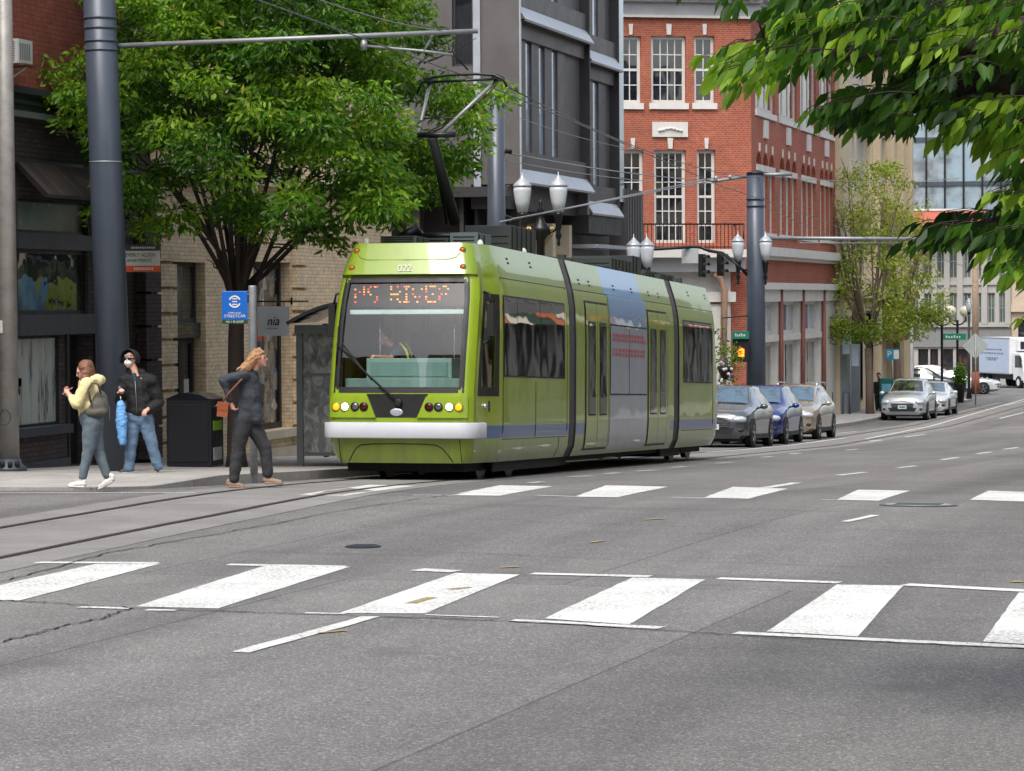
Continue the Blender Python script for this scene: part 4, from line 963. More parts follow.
# ---- red brick building with white trim
RB2 = brick('orange_red_brick', (166,82,58), (146,68,48), (164,128,108), .22, .075, .009, .16)
STN = mat('white_stone_trim', (200,198,192), .7, 0, .1, 2, .1); STG = mat('grey_stone_cornice', (170,172,172), .75, 0, .14, 2, .2)
q = on_x(751.5, 200, XF); C = Vector((XF, q.y, 0)); u_ = Vector((-.891, -.454, 0)); nn_ = Vector((.454, -.891, 0))
red = bld('red_brick_building', 'four storey red brick building with white trimmed windows, arches and a balcony', -25, C.y+8)
RF = Wall(C, u_, nn_); RS = Wall(C, (0,1,0), (1,0,0)); EL = FY(835, XF, 200) - C.y
ztop = RF.px(700, 17)[1]; HR = ztop+1.3
z_l = RF.px(690, 250)[1]
wins = [R(RF, 686, 651, 36, 103), R(RF, 714.5, 694, 36, 103), R(RF, 641, 620, 36, 103), R(RF, 686, 654, 150, 243), R(RF, 715.5, 697, 150, 243), R(RF, 643.5, 622, 150, 243)]
wins = [(a, b, c, d) for a, b, c, d in wins]
more = [(a+4.6, b+4.6, c, d) for a, b, c, d in wins]
mb = MB(); RF.holes(mb, 0, 12, z_l, ztop, wins+more, RB2, .28); RF.slab(mb, 0.0, 12, gz(100)-.6, z_l, -.05, -.0, RB2); mb.build('wall', red)
for i, r in enumerate(wins+more):
    wide = (r[1]-r[0]) > .95
    RF.window(red, *r, STN, GLASS_BLD, .16, .11, 3 if wide else 1, 3 if i % 6 < 3 else 5, .035, sash=.5, sill=.22 if i % 6 < 3 else None)
    k = MB(); c = (r[0]+r[1])/2; kw = .10 if wide else .075; zz = r[3]; k.prism([RF.p(c-kw*.7, zz+.04, .003), RF.p(c+kw*.7, zz+.04, .003), RF.p(c+kw, zz+.42, .003), RF.p(c-kw, zz+.42, .003)], nn_*.09, STN); k.build('keystone', red)
mb = MB(); RF.slab(mb, -.35, 12, ztop, ztop+.5, 0, .08, STG); RF.slab(mb, -.35, 12, ztop-.05, ztop+.04, .08, .16, STN); RF.slab(mb, -.35, 12, ztop+.5, ztop+.62, 0, .30, STG); RF.slab(mb, -.35, 12, ztop+.86, ztop+1.2, 0, .75, STG)
for i in range(28): RF.slab(mb, -.2+i*.42, .02+i*.42, ztop+.62, ztop+.86, .0, .55, STG)
RS.slab(mb, 0, EL, ztop, ztop+.5, 0, .08, STG); RS.slab(mb, 0, EL, ztop+.5, ztop+.62, 0, .3, STG); RS.slab(mb, 0, EL, ztop+.86, ztop+1.2, 0, .75, STG)
for i in range(int(EL/.42)): RS.slab(mb, i*.42, .22+i*.42, ztop+.62, ztop+.86, 0, .55, STG)
mb.build('cornice', red)
pq = R(RF, 687.5, 652, 122, 137)
mb = MB(); RF.slab(mb, pq[0], pq[1], pq[2], pq[3], .002, .07, STN); pl_ = mb.build('carved_panel', red)
mb = MB()
for i in range(-3, 4):
    uc = (pq[0]+pq[1])/2 + i*.13; mb.sphere(RF.p(uc, (pq[2]+pq[3])/2+.04*math.cos(i), .075), (.07,.07,.05), STN)
mb.build('carving', pl_)
# side elevation: four bays of three lights, square plaques, arches
zu0, zu1 = on_x(764, 112, XF).z, 11.75
za1, zs, za0 = on_x(760, 152, XF).z, on_x(757, 170, XF).z, on_x(766, 233, XF).z
bays = [(FY(755.5, XF, 150)-C.y, FY(775, XF, 150)-C.y), (FY(779, XF, 150)-C.y, FY(797, XF, 150)-C.y), (FY(800.5, XF, 150)-C.y, FY(816, XF, 150)-C.y), (FY(819.5, XF, 150)-C.y, FY(833, XF, 150)-C.y)]
ops, arcs, upw = [], [], []
for a, b in bays:
    p = (b-a)/3
    upw.append((a, b, zu0, zu1))
    for i in range(3): arcs.append((a+i*p+.12, a+(i+1)*p-.12, za0, za1))
zc = on_x(795, 250, XF).z
mb = MB(); RS.holes(mb, 0, EL, zc, ztop, upw+arcs, RB2, .3)
for a, b, c, d in arcs:     # round heads
    r = (b-a)/2; cu, cz = (a+b)/2, d-r; n = 8
    for s in (-1, 1):
        pts = [RS.p(cu+s*r, d)] + [RS.p(cu+s*r*math.cos(PI/2*k/n), cz+r*math.sin(PI/2*k/n)) for k in range(n+1)]
        for k in range(1, n+1):
            mb.poly([pts[0], pts[k], pts[k+1]] if s < 0 else [pts[0], pts[k+1], pts[k]], RB2); 
            mb.quad(pts[k], pts[k+1], pts[k+1]-Vector((.25,0,0)), pts[k]-Vector((.25,0,0)), RB2)
mb.build('wall', red)
for r in upw: RS.window(red, *r, STN, glass_dark('plum_glass', (66,40,40), .06, .2), .12, .16, 2, 0, .22, sill=.22)
for a, b, c, d in arcs:
    r = (b-a)/2; w_ = RS.window(red, a, b, c, zs, STN, bpy.data.materials['plum_glass'], .14, .10, 0, 0, sill=.14)
    g = MB(); RS.slab(g, a, b, zs-.0, zs+.22, -.3, .04, STN); RS.slab(g, a, b, zs+.22, d, -.34, -.28, mat('arch_infill', (110,44,34), .7)); g.build('arch_head', w_)
    k = MB(); cu = (a+b)/2; RS.slab(k, cu-.045, cu+.045, d+.02, d+.32, .003, .06, STN); k.build('keystone', red)
for a, b in bays:
    k = MB(); cu = (a+b)/2; z = (zu0+za1)/2+.12; RS.slab(k, cu-.5, cu+.3, z-.33, z+.33, .003, .08, STN); kk = k.build('square_plaque', red)
# ledge, lower storey
z0g = gz(112)-.4
mb = MB(); RS.slab(mb, -.3, EL, zc-.32, zc, 0, .38, STN); RS.slab(mb, -.3, EL, zc-.45, zc-.32, 0, .2, STN); mb.build('ledge', red)
mb = MB(); RS.slab(mb, 0, EL, zc-1.3, zc-.45, -.05, .0, RB2); mb.build('wall', red)
sf = [(FY(763, XF, 330)-C.y, FY(778, XF, 330)-C.y), (FY(781, XF, 330)-C.y, FY(800, XF, 330)-C.y), (FY(803, XF, 330)-C.y, FY(821, XF, 330)-C.y)]
mb = MB(); RS.slab(mb, 0, EL, zc-1.55, zc-1.3, 0, .3, STN); RS.slab(mb, 0, EL, zc-2.0, zc-1.55, -.05, .12, STN); mb.build('shop_cornice', red)
oo = [(a+.1, b-.1, gz(112)+.2, zc-2.0) for a, b in sf]
mb = MB(); RS.holes(mb, sf[0][0]-.6, EL, z0g, zc-2.0, oo, STN, .5); RS.slab(mb, 0, sf[0][0]-.6, z0g, zc-2.0, -.05, .0, RB2); mb.build('shopfront', red)
for a, b, c, d in oo:
    mz = c+(d-c)*.70
    RS.window(red, a, b, mz+.12, d, STN, GLASS_SKY, .25, .14, 2, 0, .08, name='transom_window')
    RS.window(red, a, b, c+1.1, mz-.12, STN, GLASS_BLD, .25, .18, 1, 0, .16, name='shop_window')
    k = MB(); RS.slab(k, a, b, mz-.12, mz+.12, -.3, .06, STN); RS.slab(k, a, b, c, c+1.1, -.3, -.12, STN)
    for i in range(3): RS.slab(k, a+.2+i*(b-a-.3)/3, a+.1+(i+1)*(b-a-.3)/3, c+.2, c+.95, -.12, -.06, STN)
    k.build('panelled_riser', red)
for a, b in sf:
    k = MB(); k.tube([RS.p(b+.0, z0g, .12), RS.p(b+.0, zc-1.55, .12)], .09, mat('rust_red_pilaster', (120,70,60), .6), 8); k.build('slim_column', red)
# front lower part: white entablature, portal, brick
e0_, e1_ = RF.px(700, 250)[1], RF.px(700, 272)[1]
mb = MB(); RF.slab(mb, RF.px(738, 250)[0], 12, e0_-.28, e0_, 0, 1.3, STN); RF.slab(mb, RF.px(738, 250)[0], 12, e1_, e0_-.28, 0, .9, STG); mb.build('balcony_slab', red)
pu0, pu1 = RF.px(728, 330)[0], RF.px(702, 330)[0]
mb = MB(); RF.slab(mb, pu0, 12, gz(100)-.4, e1_, .0, .35, STN); RF.slab(mb, pu0-.12, pu1+.3, RF.px(714, 302)[1], RF.px(714, 292)[1], .35, .6, STN); RF.slab(mb, pu0+.1, pu1, gz(100)-.3, RF.px(714, 304)[1], .35, .5, STN); mb.build('portal', red)
mb = MB(); bu0, bu1 = RF.px(734, 235)[0], 12.0; bz0, bz1 = e0_, RF.px(700, 225)[1]
for i in range(int((bu1-bu0)/.14)): mb.tube([RF.p(bu0+i*.14, bz0, 1.2), RF.p(bu0+i*.14, bz1, 1.2)], .014, STEEL_K, 5, False)
mb.tube([RF.p(bu0, bz1, 1.2), RF.p(bu1, bz1, 1.2)], .028, STEEL_K, 6); mb.tube([RF.p(bu0, bz1, 0), RF.p(bu0, bz1, 1.2)], .028, STEEL_K, 6); mb.tube([RF.p(bu0, bz0+.08, 1.2), RF.p(bu1, bz0+.08, 1.2)], .02, STEEL_K, 6)
mb.tube([RF.p(bu0, bz0, 1.2), RF.p(bu0, bz1, 1.2)], .03, STEEL_K, 6); mb.build('balcony_railing', red)
mb = MB(); TAN = mat('tan_downpipe', (150,120,100), .5); a_ = on_plane(722.5, 400, RF.O+nn_*.8, RF.N); b_ = on_plane(724.5, 290, RF.O+nn_*.8, RF.N); c_ = on_plane(713, 274, RF.O+nn_*.8, RF.N)
mb.tube([a_, b_, b_.lerp(c_,.4)+Vector((0,0,.2)), c_], .12, TAN, 10); mb.build('downpipe', red)
mb = MB(); L = C+u_*12; P = [C, C+Vector((0,EL,0)), Vector((-45,C.y+EL,0)), Vector((-45, L.y+4, 0)), L]
top = [Vector((p.x,p.y,HR-.3)) for p in P]; mb.poly(top, mat('roof_felt', (70,70,72), .9))
for a, b in zip(P[1:], P[2:]): mb.quad((a.x,a.y,z0g),(b.x,b.y,z0g),(b.x,b.y,HR-.3),(a.x,a.y,HR-.3),RB2)
mb.build('roof', red)
place(red)
# ---- cream stone tower block beyond
CST = mat('cream_stone', (196,180,150), .8, 0, .1, .8, .1); TST = mat('brown_awning', (140,104,78), .8)
tower = bld('cream_stone_building', 'tall cream stone building beyond the red brick one, behind the leafing tree', -26, 135)
ty0, ty1 = C.y+EL+.01, FY(909, XF, 200); TH = 30
ops = []; pw = [(FY(850, XF), FY(873, XF)), (FY(877, XF), FY(887, XF)), (FY(890, XF), FY(897, XF)), (FY(900, XF), FY(905.5, XF))]
for k in range(7):
    for a, b in pw: ops.append((a+.2, b-.2, 3.1+k*3.9, 5.9+k*3.9))
mb = MB(); RT = Wall((XF,0,0),(0,1,0),(1,0,0)); RT.holes(mb, ty0, ty1, gz(140)-.6, TH, ops, CST, .5); mb.build('wall', tower)
for i, o in enumerate(ops): RT.window(tower, *o, STN, GLASS_SKY if i % 3 else GLASS_BLD, .35, .14, 1 if i % 4 == 0 else 0, 1, .08)
blockbody(tower, -45, XF, ty0, ty1, TH, CST, skip=('e',))
mb = MB()
for a, b in pw:
    RT.slab(mb, b, b+.55, gz(140), TH, .002, .35, CST)
RT.slab(mb, ty0, ty0+1.1, gz(130)-.5, TH, .002, .2, CST); mb.build('pier', tower)
mb = MB(); RT.slab(mb, ty0, ty1, 2.2, 2.6, .002, .45, CST); mb.build('string_course', tower)
f = MB(); g0, g1 = FY(827, XF, 380), FY(849, XF, 380); RT.slab(f, ty0+.02, g1, gz(126), on_x(838, 345, XF).z, .005, .5, mat('grey_render', (120,124,128), .7)); f.build('grey_infill', tower)
f = MB(); a0, a1 = FY(880, XF, 350), FY(892, XF, 350); RT.slab(f, a0, a1, 0.2, 1.6, .01, 1.2, TST); f.build('awning', tower)
for a, b in ((FY(852,XF), FY(862,XF)), (FY(866,XF), FY(876,XF)), (FY(893,XF), FY(903,XF))): RT.window(tower, a, b, gz(135)+.6, 1.6, WINB, glass_dark('warm_glass', (60,50,36), .05), -.02, .1, 1, 0, name='shop_window')
place(tower)
# ---- grey building closing the view
GRY = mat('grey_stone', (152,150,144), .85, 0, .1, .5, .1); GYD = mat('grey_frieze', (116,116,114), .8); SALM = mat('salmon_parapet', (196,108,92), .7, 0, .06, .5)
WG = Wall((0, 205, 0), (1, 0, 0), (0, -1, 0)); gb = bld('grey_office_building', 'grey stone building with rows of tall windows and a salmon parapet, closing the view', -30, 206)
def GX(px, py=300): return on_y(px, py, 205).x
def GZ(py, px=970): return on_y(px, py, 205).z
gx0, gx1 = GX(880), GX(1011)
pairs = []
for a, b in ((924,932.5),(937,945.5),(949,957.5),(963.5,971),(975,982),(987.5,995),(999,1006),(911.5,920)): pairs += [(GX(a), GX(b), GZ(278), GZ(244)), (GX(a), GX(b), GZ(323), GZ(293))]
grd = [(GX(a), GX(b), gz(205)+.2, GZ(349)) for a, b in ((918,928),(930,938),(941,953),(956,968),(972,982),(985,1000))]
mb = MB(); WG.holes(mb, gx0, gx1, gz(205)-1, GZ(229), pairs+grd, GRY, .25); mb.build('wall', gb)
for o in pairs: WG.window(gb, *o, mat('grey_window_frame', (130,134,132)), glass_dark('grey_glass', (66,74,70), .1, .1), .15, .08, 1, 1, .06, sill=None)
for o in grd: WG.window(gb, *o, WINB, glass_dark('shopfront_dark', (24,26,30), .08, blotch=((90,60,50), .8)), .3, .1, 1, 1, .08, name='shop_window')
mb = MB(); WG.slab(mb, gx0, gx1, GZ(347), GZ(327), .002, .15, GYD); WG.slab(mb, gx0, gx1, GZ(327), GZ(324.5), .002, .3, GRY); WG.slab(mb, gx0, gx1, GZ(285), GZ(282), .002, .12, GRY)
mb.build('frieze', gb)
mb = MB()
for px in (921.5, 934.5, 947, 960, 984.5, 1008): WG.slab(mb, GX(px)-.20, GX(px)+.20, GZ(324), GZ(238), .002, .16, GRY)
mb.build('pilaster', gb)
mb = MB(); sx1 = GX(986); r_ = 9
pts = [(gx0-2, 205-.3)] + [(gx0-2+(sx1-gx0+2)*i/12, 205-.3-1.6*math.sin(PI*i/12)) for i in range(1, 13)]
for a, b in zip(pts, pts[1:]): mb.quad((a[0],a[1],GZ(229)),(b[0],b[1],GZ(229)),(b[0],b[1],GZ(211)),(a[0],a[1],GZ(211)),SALM); mb.quad((a[0],a[1]-.05,GZ(211)),(b[0],b[1]-.05,GZ(211)),(b[0],b[1]-.05,GZ(209)),(a[0],a[1]-.05,GZ(209)),STN)
mb.poly([(x, y, GZ(211)) for x, y in pts], SALM); mb.build('parapet', gb)
blockbody(gb, gx0, gx1, 205.4, 222, GZ(229), GRY, skip=())
place(gb)
tb = bld('tan_stone_building', 'tan stone building with a dark doorway at the right edge, behind the box truck', GX(1030), 205)
TNS = mat('tan_stone', (176,160,140), .85, 0, .1, .6, .1); tx0, tx1 = gx1+.02, GX(1090)
dops = [(GX(1018), GX(1030), gz(205)+.2, GZ(320)), (GX(1017), GX(1032), GZ(285), GZ(250)), (GX(1040), GX(1055), GZ(285), GZ(250)), (GX(1040), GX(1055), gz(205)+.3, GZ(320))]
mb = MB(); WG.holes(mb, tx0, tx1, gz(205)-1, 16, dops, TNS, .5); mb.build('wall', tb)
for i, o in enumerate(dops): WG.window(tb, *o, WINB, GLASS_BLD, .3, .12, 1, 1, name='door' if i == 0 else 'window')
mb = MB(); WG.slab(mb, tx0, tx1, GZ(312), GZ(305), .002, .3, TNS); WG.slab(mb, tx0, tx1, GZ(240), GZ(234), .002, .3, TNS); mb.build('string_course', tb)
blockbody(tb, tx0, tx1, 205.6, 222, 16, TNS); place(tb)
# ---- glass office tower behind
gt = bld('glass_office_tower', 'dark glass office tower with a gridded face, seen behind the overhanging leaves', -30, 240)
WT = Wall((0, 236, 0), (1,0,0), (0,-1,0)); a_, b_ = on_y(870, 150, 236).x, on_y(1120, 150, 236).x
TGG = glass_dark('tower_glass', (104,112,116), .15, .05, .3, .4, ((140,160,172), .25)); mb = MB(); WT.slab(mb, a_, b_, gz(236), 46, -16, 0, TGG); mb.build('curtain_wall', gt)
mb = MB()
x = a_
while x < b_: WT.slab(mb, x, x+.14, gz(236), 46, .003, .16, STEEL_K); x += 1.5
mb.build('mullion', gt); mb = MB(); z = 4
while z < 46: WT.slab(mb, a_, b_, z, z+.35, .003, .10, STEEL_D); z += 3.6
mb.build('floor_band', gt); place(gt)
# ---- far side of the street, out of frame (seen only in reflections)
for (x0, y0, y1, h, m, lab) in ((4.6, 99, 165, 13, mat('grey_render_block', (150,150,146), .8), 'grey rendered block beyond the far crossing, outside the picture, mirrored in the streetcar side'), (4.6, 33, 58, 15, RBR, 'brick block across the street, outside the picture, mirrored in the streetcar windows'), (4.6, 58, 90, 11, CRM, 'pale block across the street, outside the picture, mirrored in the streetcar side')):
    b = bld('brick_block', lab, x0, y0); W = Wall((x0, 0, 0), (0,1,0), (-1,0,0)); ops = []
    yy = y0+1.2; AW = [mat('awning_orange', (196,110,60), .8), mat('awning_cream', (226,220,200), .8), mat('awning_green', (40,70,54), .8)]; k = 0
    while yy < y1-2:
        for z in (3.6, 6.8, 10):
            if z+1.9 < h: ops.append((yy, yy+1.3, z, z+1.9))
        ops.append((yy, yy+2.2, gz(yy)+.8, 2.0)); aw_ = MB(); aw_.quad(W.p(yy-.2, 2.7, .02), W.p(yy+2.4, 2.7, .02), W.p(yy+2.4, 2.05, .9), W.p(yy-.2, 2.05, .9), AW[k % 3]); aw_.build('awning', b); k += 1
        yy += 3.2
    mb = MB(); W.holes(mb, y0, y1, gz(y1)-.5, h, ops, m, .25); mb.build('wall', b)
    mb = MB(); mb.box(x0+.3, x0+14, y0+.01, y1-.01, gz(y1)-.5, h, mat('shadowed_interior', (22,24,28), .3)); mb.build('block_core', b); place(b)
# ---- unseen blocks added behind the viewpoint so the streetcar windscreen mirrors them and the strip of sky between
for x0, x1, m, lab in ((-80, -31, RBR, 'unseen tall brick block added behind the viewpoint, left of the sky gap mirrored in the windscreen'), (-26.5, 2, CRM, 'unseen tall pale block added behind the viewpoint, right of the sky gap mirrored in the windscreen'), (8, 50, RBR, 'unseen tall brick block added for reflections behind the viewpoint on the right hand side')):
    b = bld('reflection_block', lab, x0, -28); W = Wall((0, -26, 0), (1,0,0), (0,1,0)); ops = []
    xx = x0+1.5
    while xx < x1-3:
        for k in range(8): ops.append((xx, xx+2, 3+k*4, 5.4+k*4))
        xx += 4
    mb = MB(); W.holes(mb, x0, x1, -.2, 37, ops, m, .3); mb.build('wall', b)
    mb = MB(); mb.box(x0+.01, x1-.01, -44, -26.3, -.2, 36.9, mat('shadowed_interior', (40,42,46), .3)); mb.build('block_core', b); place(b)
# ------------------------------------------------------------------ poles, lamps, signals, wires
def pole(name, label, px, py, r0, r1, h, m, cat='pole', gy=None, base=None, lean=0, d=None):
    p = on_ground(px, py, KH) if gy is None else gy
    z = gz(p.y)+KH; t = thing(name, label, cat, (p.x, p.y, z))
    mb = MB(); mb.tube([(0,0,-.1), (lean*.5,0,h/2), (lean,0,h)], [r0, (r0+r1)/2, r1], m, 24); s = mb.build('shaft', t)
    return t, p
DKP = mat('slate_blue_pole_paint', (66,74,86), .38, .1, .12, 1.2)
def ring(par, z, r, m, h=.03, x=0):
    mb = MB(); mb.lathe([(r,0),(r,h)], (x,0,z), m, 24, True); return mb.build('clamp_band', par)
def rel(t, q): return Vector(q) - t.location
# near left dark pole with tram bracket
pA, gA = pole('tram_wire_pole', 'thick slate grey steel pole beside the man in black, carrying a bracket arm', 117.5, 471, .245, .232, 8.5, DKP, lean=-.26)
dA = (gA.x**2+gA.y**2)**.5
dep = lambda p: (-Vector(p).x*math.sin(YAW) + Vector(p).y*math.cos(YAW))
DA = dep(gA)
for py in (20, 30, 43, 52, 163): zr = at_d(105, py, DA).z - pA.location.z; ring(pA, zr, .2445 if py != 163 else .243, GALV if py == 163 else DKP, .02 if py == 163 else .035, -.26*zr/8.5)
mb = MB(); a = rel(pA, at_d(116, 45.8, DA)); b = rel(pA, at_d(478, 31, DA-.2)); mb.tube([a, b], .036, GALV, 12); arm = mb.build('bracket_arm', pA)
mb = MB(); q = lambda x, y: rel(pA, at_d(x, y, DA-.1)); mb.tube([q(364,40), q(364,50)], .05, GALV, 8); mb.tube([q(366,46), q(424,51), q(453,55)], .02, GALV, 8); mb.tube([q(424,51), q(434,34)], .02, GALV, 8); mb.tube([q(438,33), q(450,32)], .06, STEEL_K, 8); mb.tube([q(453,48), q(455,56), q(468,70)], .012, STEEL_K, 6); mb.build('steady_arm', arm)
mb = MB(); mb.tube([rel(pA, at_d(122, 27, DA)), rel(pA, at_d(150, 34, DA))], .008, STEEL_K, 5); mb.build('stay_wire', arm)
STICK = mat('peeling_sticker_grime', (76,84,94), .7, 0, .3, 6)
mb = MB()
def on_pole(mb, zz0, zz1, a0, a1, r, m, n=8):
    vs = []
    for z in (zz0, zz1):
        for i in range(n+1):
            an = a0+(a1-a0)*i/n; vs.append((r*math.cos(an), r*math.sin(an), z))
    mb.add(vs, [(i, i+1, n+2+i, n+1+i) for i in range(n)], m, True)
on_pole(mb, .75, .95, -2.2, -1.6, .2435, STICK); mb.build('sticker', pA)
# silver lamp post at the left edge
pS, gS = pole('lamp_post', 'weathered silver lamp post at the far left edge with a paper notice', 9, 471, .155, .112, 8.5, mat('weathered_aluminium', (150,148,142), .5, .35, .25, 5, .1), 'lamp post')
mb = MB(); mb.lathe([(.26,0),(.26,.05),(.19,.1),(.17,.18)], (0,0,0), STEEL_D, 20); bs = mb.build('base_flange', pS)
for i in range(5):
    an = -PI/2+(i-2)*.5; mb = MB(); mb.lathe([(.035,0),(.035,.09),(.02,.11)], (.22*math.cos(an), .22*math.sin(an), .04), STEEL_K, 8); mb.build('anchor_bolt', bs)
mb = MB(); on_pole(mb, 2.0, 2.18, -2.3, -1.6, .15, WHITE_T); mb.build('paper_notice', pS)
mb = MB(); n = 20; z0 = .78; mb.tube([(.151*math.cos(-1.5+.55*math.cos(2*PI*i/n)), .151*math.sin(-1.5+.55*math.cos(2*PI*i/n)), z0+.11*math.sin(2*PI*i/n)) for i in range(n+1)], .007, STEEL_D, 5, False); mb.build('painted_ring', pS)
# pole behind the streetcar, pole at the far corner
qB = on_x(497, 300, -15.35); qB.z = 0; pB, _ = pole('tram_wire_pole', 'slate grey steel pole rising behind the streetcar pantograph', 0, 0, .20, .17, 7.6, DKP, gy=qB)
qC = on_x(756, 380, -16.6); qC.z = 0; DC = dep(qC); hC = at_d(754, 174, DC).z - gz(qC.y)-KH
pC, _ = pole('tram_wire_pole', 'tall slate grey steel pole in front of the red brick building', 0, 0, .33, .27, hC, DKP, gy=qC)
mb = MB(); mb.lathe([(.29,0),(.29,.06),(.2,.09)], (0,0,hC-.02), STEEL_K, 20); mb.build('cap', pC)
for py in (200, 207): ring(pC, at_d(750, py, DC).z - pC.location.z, .30, STEEL_D, .05)
mb = MB(); q = lambda x, y: rel(pC, at_d(x, y, DC)); mb.tube([q(765,238), q(928,239)], .06, GALV, 10); mb.tube([q(800,238), q(800,243), q(905,243)], .02, GALV, 6); ar = mb.build('bracket_arm', pC)
mb = MB(); mb.tube([q(748,176), q(716,181), q(707,180)], .055, GALV, 8); mb.tube([q(716,181),q(716,176)], .07, GALV, 8); mb.tube([q(730,179),q(730,175)], .07, GALV, 8); mb.tube([q(760,175), q(792,174)], .06, GALV, 8); mb.build('insulator_arm', pC)
# overhead wires
CW = mat('contact_wire', (70,72,74), .4, .6)
def wire(name, label, pts, r, m=CW):
    c = Vector(pts[0]); t = MB(); t.tube([Vector(p)-c for p in pts], r, m, 6); o = t.build(name); o.location = c
    return tag(o, label, 'wire', 'overhead tram wires')
bpy.context.view_layer.update()
head = TM @ ((hl+hr)/2 + Vector((0,0,.08)))
def zw(y): return head.z + (gz(y)-gz(head.y))
pts = [(-11.2, 22, head.z+.35), (-12.0, 33, head.z+.12), (head.x, head.y, head.z)]
yy = [54, 66, 78, 90, 105, 120, 140]; pts += [(-12.7-.02*(i % 2), y, zw(y)+(-.05 if i % 2 else .05)) for i, y in enumerate(yy)]
wire('contact_wire', 'long contact wire running from above the pantograph away down the street', pts, .011)
def W2(name, label, a, b, da, db, r=.012, sag=0.0, m=CW):
    A, B = at_d(*a, da), at_d(*b, db); n = 10
    return wire(name, label, [A.lerp(B, i/n) - Vector((0,0,sag*4*(i/n)*(1-i/n))) for i in range(n+1)], r, m)
DB = dep(qB)
W2('span_wire', 'upper pale span wire from the pole behind the pantograph to the far pole', (503,152), (708,180), DB, DC, .016, .1, GALV)
W2('span_wire', 'dark feeder wire sloping down from the pantograph past the modern building', (498,82), (760,178), DB-8, DC, .012, .35)
W2('span_wire', 'thin wire below the upper span wire, ending at the far pole', (503,160), (716,183), DB, DC, .010, .15, GALV)
W2('span_wire', 'pale wire rising from the streetcar roof to the far pole', (500,222), (714,178), DB-2, DC, .018, .0, GALV)
W2('span_wire', 'lower of the two pale wires rising from the streetcar roof', (512,219), (716,180), DB-2, DC, .015, .0, GALV)
W2('span_wire', 'thin wire sloping from the far pole arm down towards the right', (748,200), (900,260), DC, 130, .012, .1)
W2('span_wire', 'thin horizontal wire from the far pole top across the arched windows', (768,176), (960,178), DC, 150, .014, .2, GALV)
W2('span_wire', 'thin pale wire crossing the left tree near the top of the picture', (318,-1), (442,31), 38, 40.5, .008, .05, GALV)
W2('span_wire', 'fine stay wire crossing the dark modern building above the lamps', (503,112), (640,150), DB, 86, .008, .1, GALV)
mb = MB(); mb.tube([rel(pB, at_d(499, 150, DB)), rel(pB, at_d(512, 152, DB))], .05, STEEL_K, 8); mb.tube([rel(pB, at_d(496, 212, DB)), rel(pB, at_d(512, 220, DB))], .05, STEEL_K, 8); mb.build('wire_clamp', pB)
# acorn street lamps
FROSTG = mat('frosted_lamp_glass', (190,196,202), .35, 0, .05, 3); CAPG = mat('lamp_cap_silver', (170,174,178), .4, .3)
def lantern(par, c, s=1.0, drop=True):
    c = Vector(c)
    mb = MB(); mb.lathe([(.13*s,-.50*s),(.20*s,-.22*s),(.245*s,.08*s),(.235*s,.2*s)], c, FROSTG, 16); g = mb.build('lamp_glass', par)
    mb = MB(); mb.lathe([(.25*s,.19*s),(.26*s,.23*s),(.19*s,.30*s),(.08*s,.41*s),(.05*s,.45*s),(.018*s,.50*s),(.01*s,.60*s)], c, CAPG, 16); mb.build('lamp_cap', g)
    mb = MB(); pr = [(.05*s,-.72*s),(.11*s,-.66*s),(.13*s,-.56*s),(.12*s,-.50*s)]
    if drop: pr = [(.01,-1.42*s),(.05*s,-1.36*s),(.03*s,-1.26*s),(.09*s,-1.14*s),(.05*s,-1.02*s),(.08*s,-.9*s),(.09*s,-.75*s)] + pr[1:]
    mb.lathe(pr, c, STEEL_K, 12); mb.build('lamp_holder', g); return g
def twin_lamp(px, x, pyl, gap_px, label, h_off=0):
    q = on_x(px, 300, x); D = dep(q); t = thing('twin_street_lamp', label, 'street lamp', (q.x, q.y, gz(q.y)+KH), 0, 'ornamental lamps along the pavement')
    zl = at_d(px, pyl, D).z - t.location.z; g = gap_px/2/F_PX*D; ux = Vector((math.cos(YAW), math.sin(YAW), 0))
    for s in (-1, 1): lantern(t, ux*g*s + Vector((0,0,zl)), .80, s > 0)
    mb = MB(); mb.lathe([(.24,0),(.26,.15),(.2,.4),(.13,.6),(.11,1.2),(.09,zl-1.0),(.14,zl-.95),(.22,zl-.8),(.20,zl-.72),(.09,zl-.6),(.05,zl-.45),(.09,zl-.38),(.03,zl-.28),(.05,zl-.2),(.01,zl-.1)], (0,0,0), STEEL_K, 16); mb.build('post', t)
    GOLD = mat('gilded_scroll', (150,128,84), .4, .5)
    for s in (-1, 1):
        mb = MB(); n = 14; mb.tube([ux*s*(g*.25+.16*math.sin(a*.45)*1.0+g*.4*(a/n)) + Vector((0,0,zl-.95+.22*math.sin(a*.5)+.1*a/n)) for a in range(n+1)], .03, GOLD, 6); mb.build('scroll', t)
    mb = MB(); mb.tube([-ux*g+Vector((0,0,zl-.72)), -ux*g*.5+Vector((0,0,zl-.85)), Vector((0,0,zl-.8)), ux*g*.5+Vector((0,0,zl-.85)), ux*g+Vector((0,0,zl-.72))], .035, STEEL_K, 8); mb.build('crossarm', t)
    return t
twin_lamp(541, -15.6, 194, 36, 'twin acorn street lamp with gilded scrolls standing behind the streetcar roof')
twin_lamp(640.5, -16.4, 252, 13, 'acorn lamp just left of the balcony, its foot hidden by the streetcar')
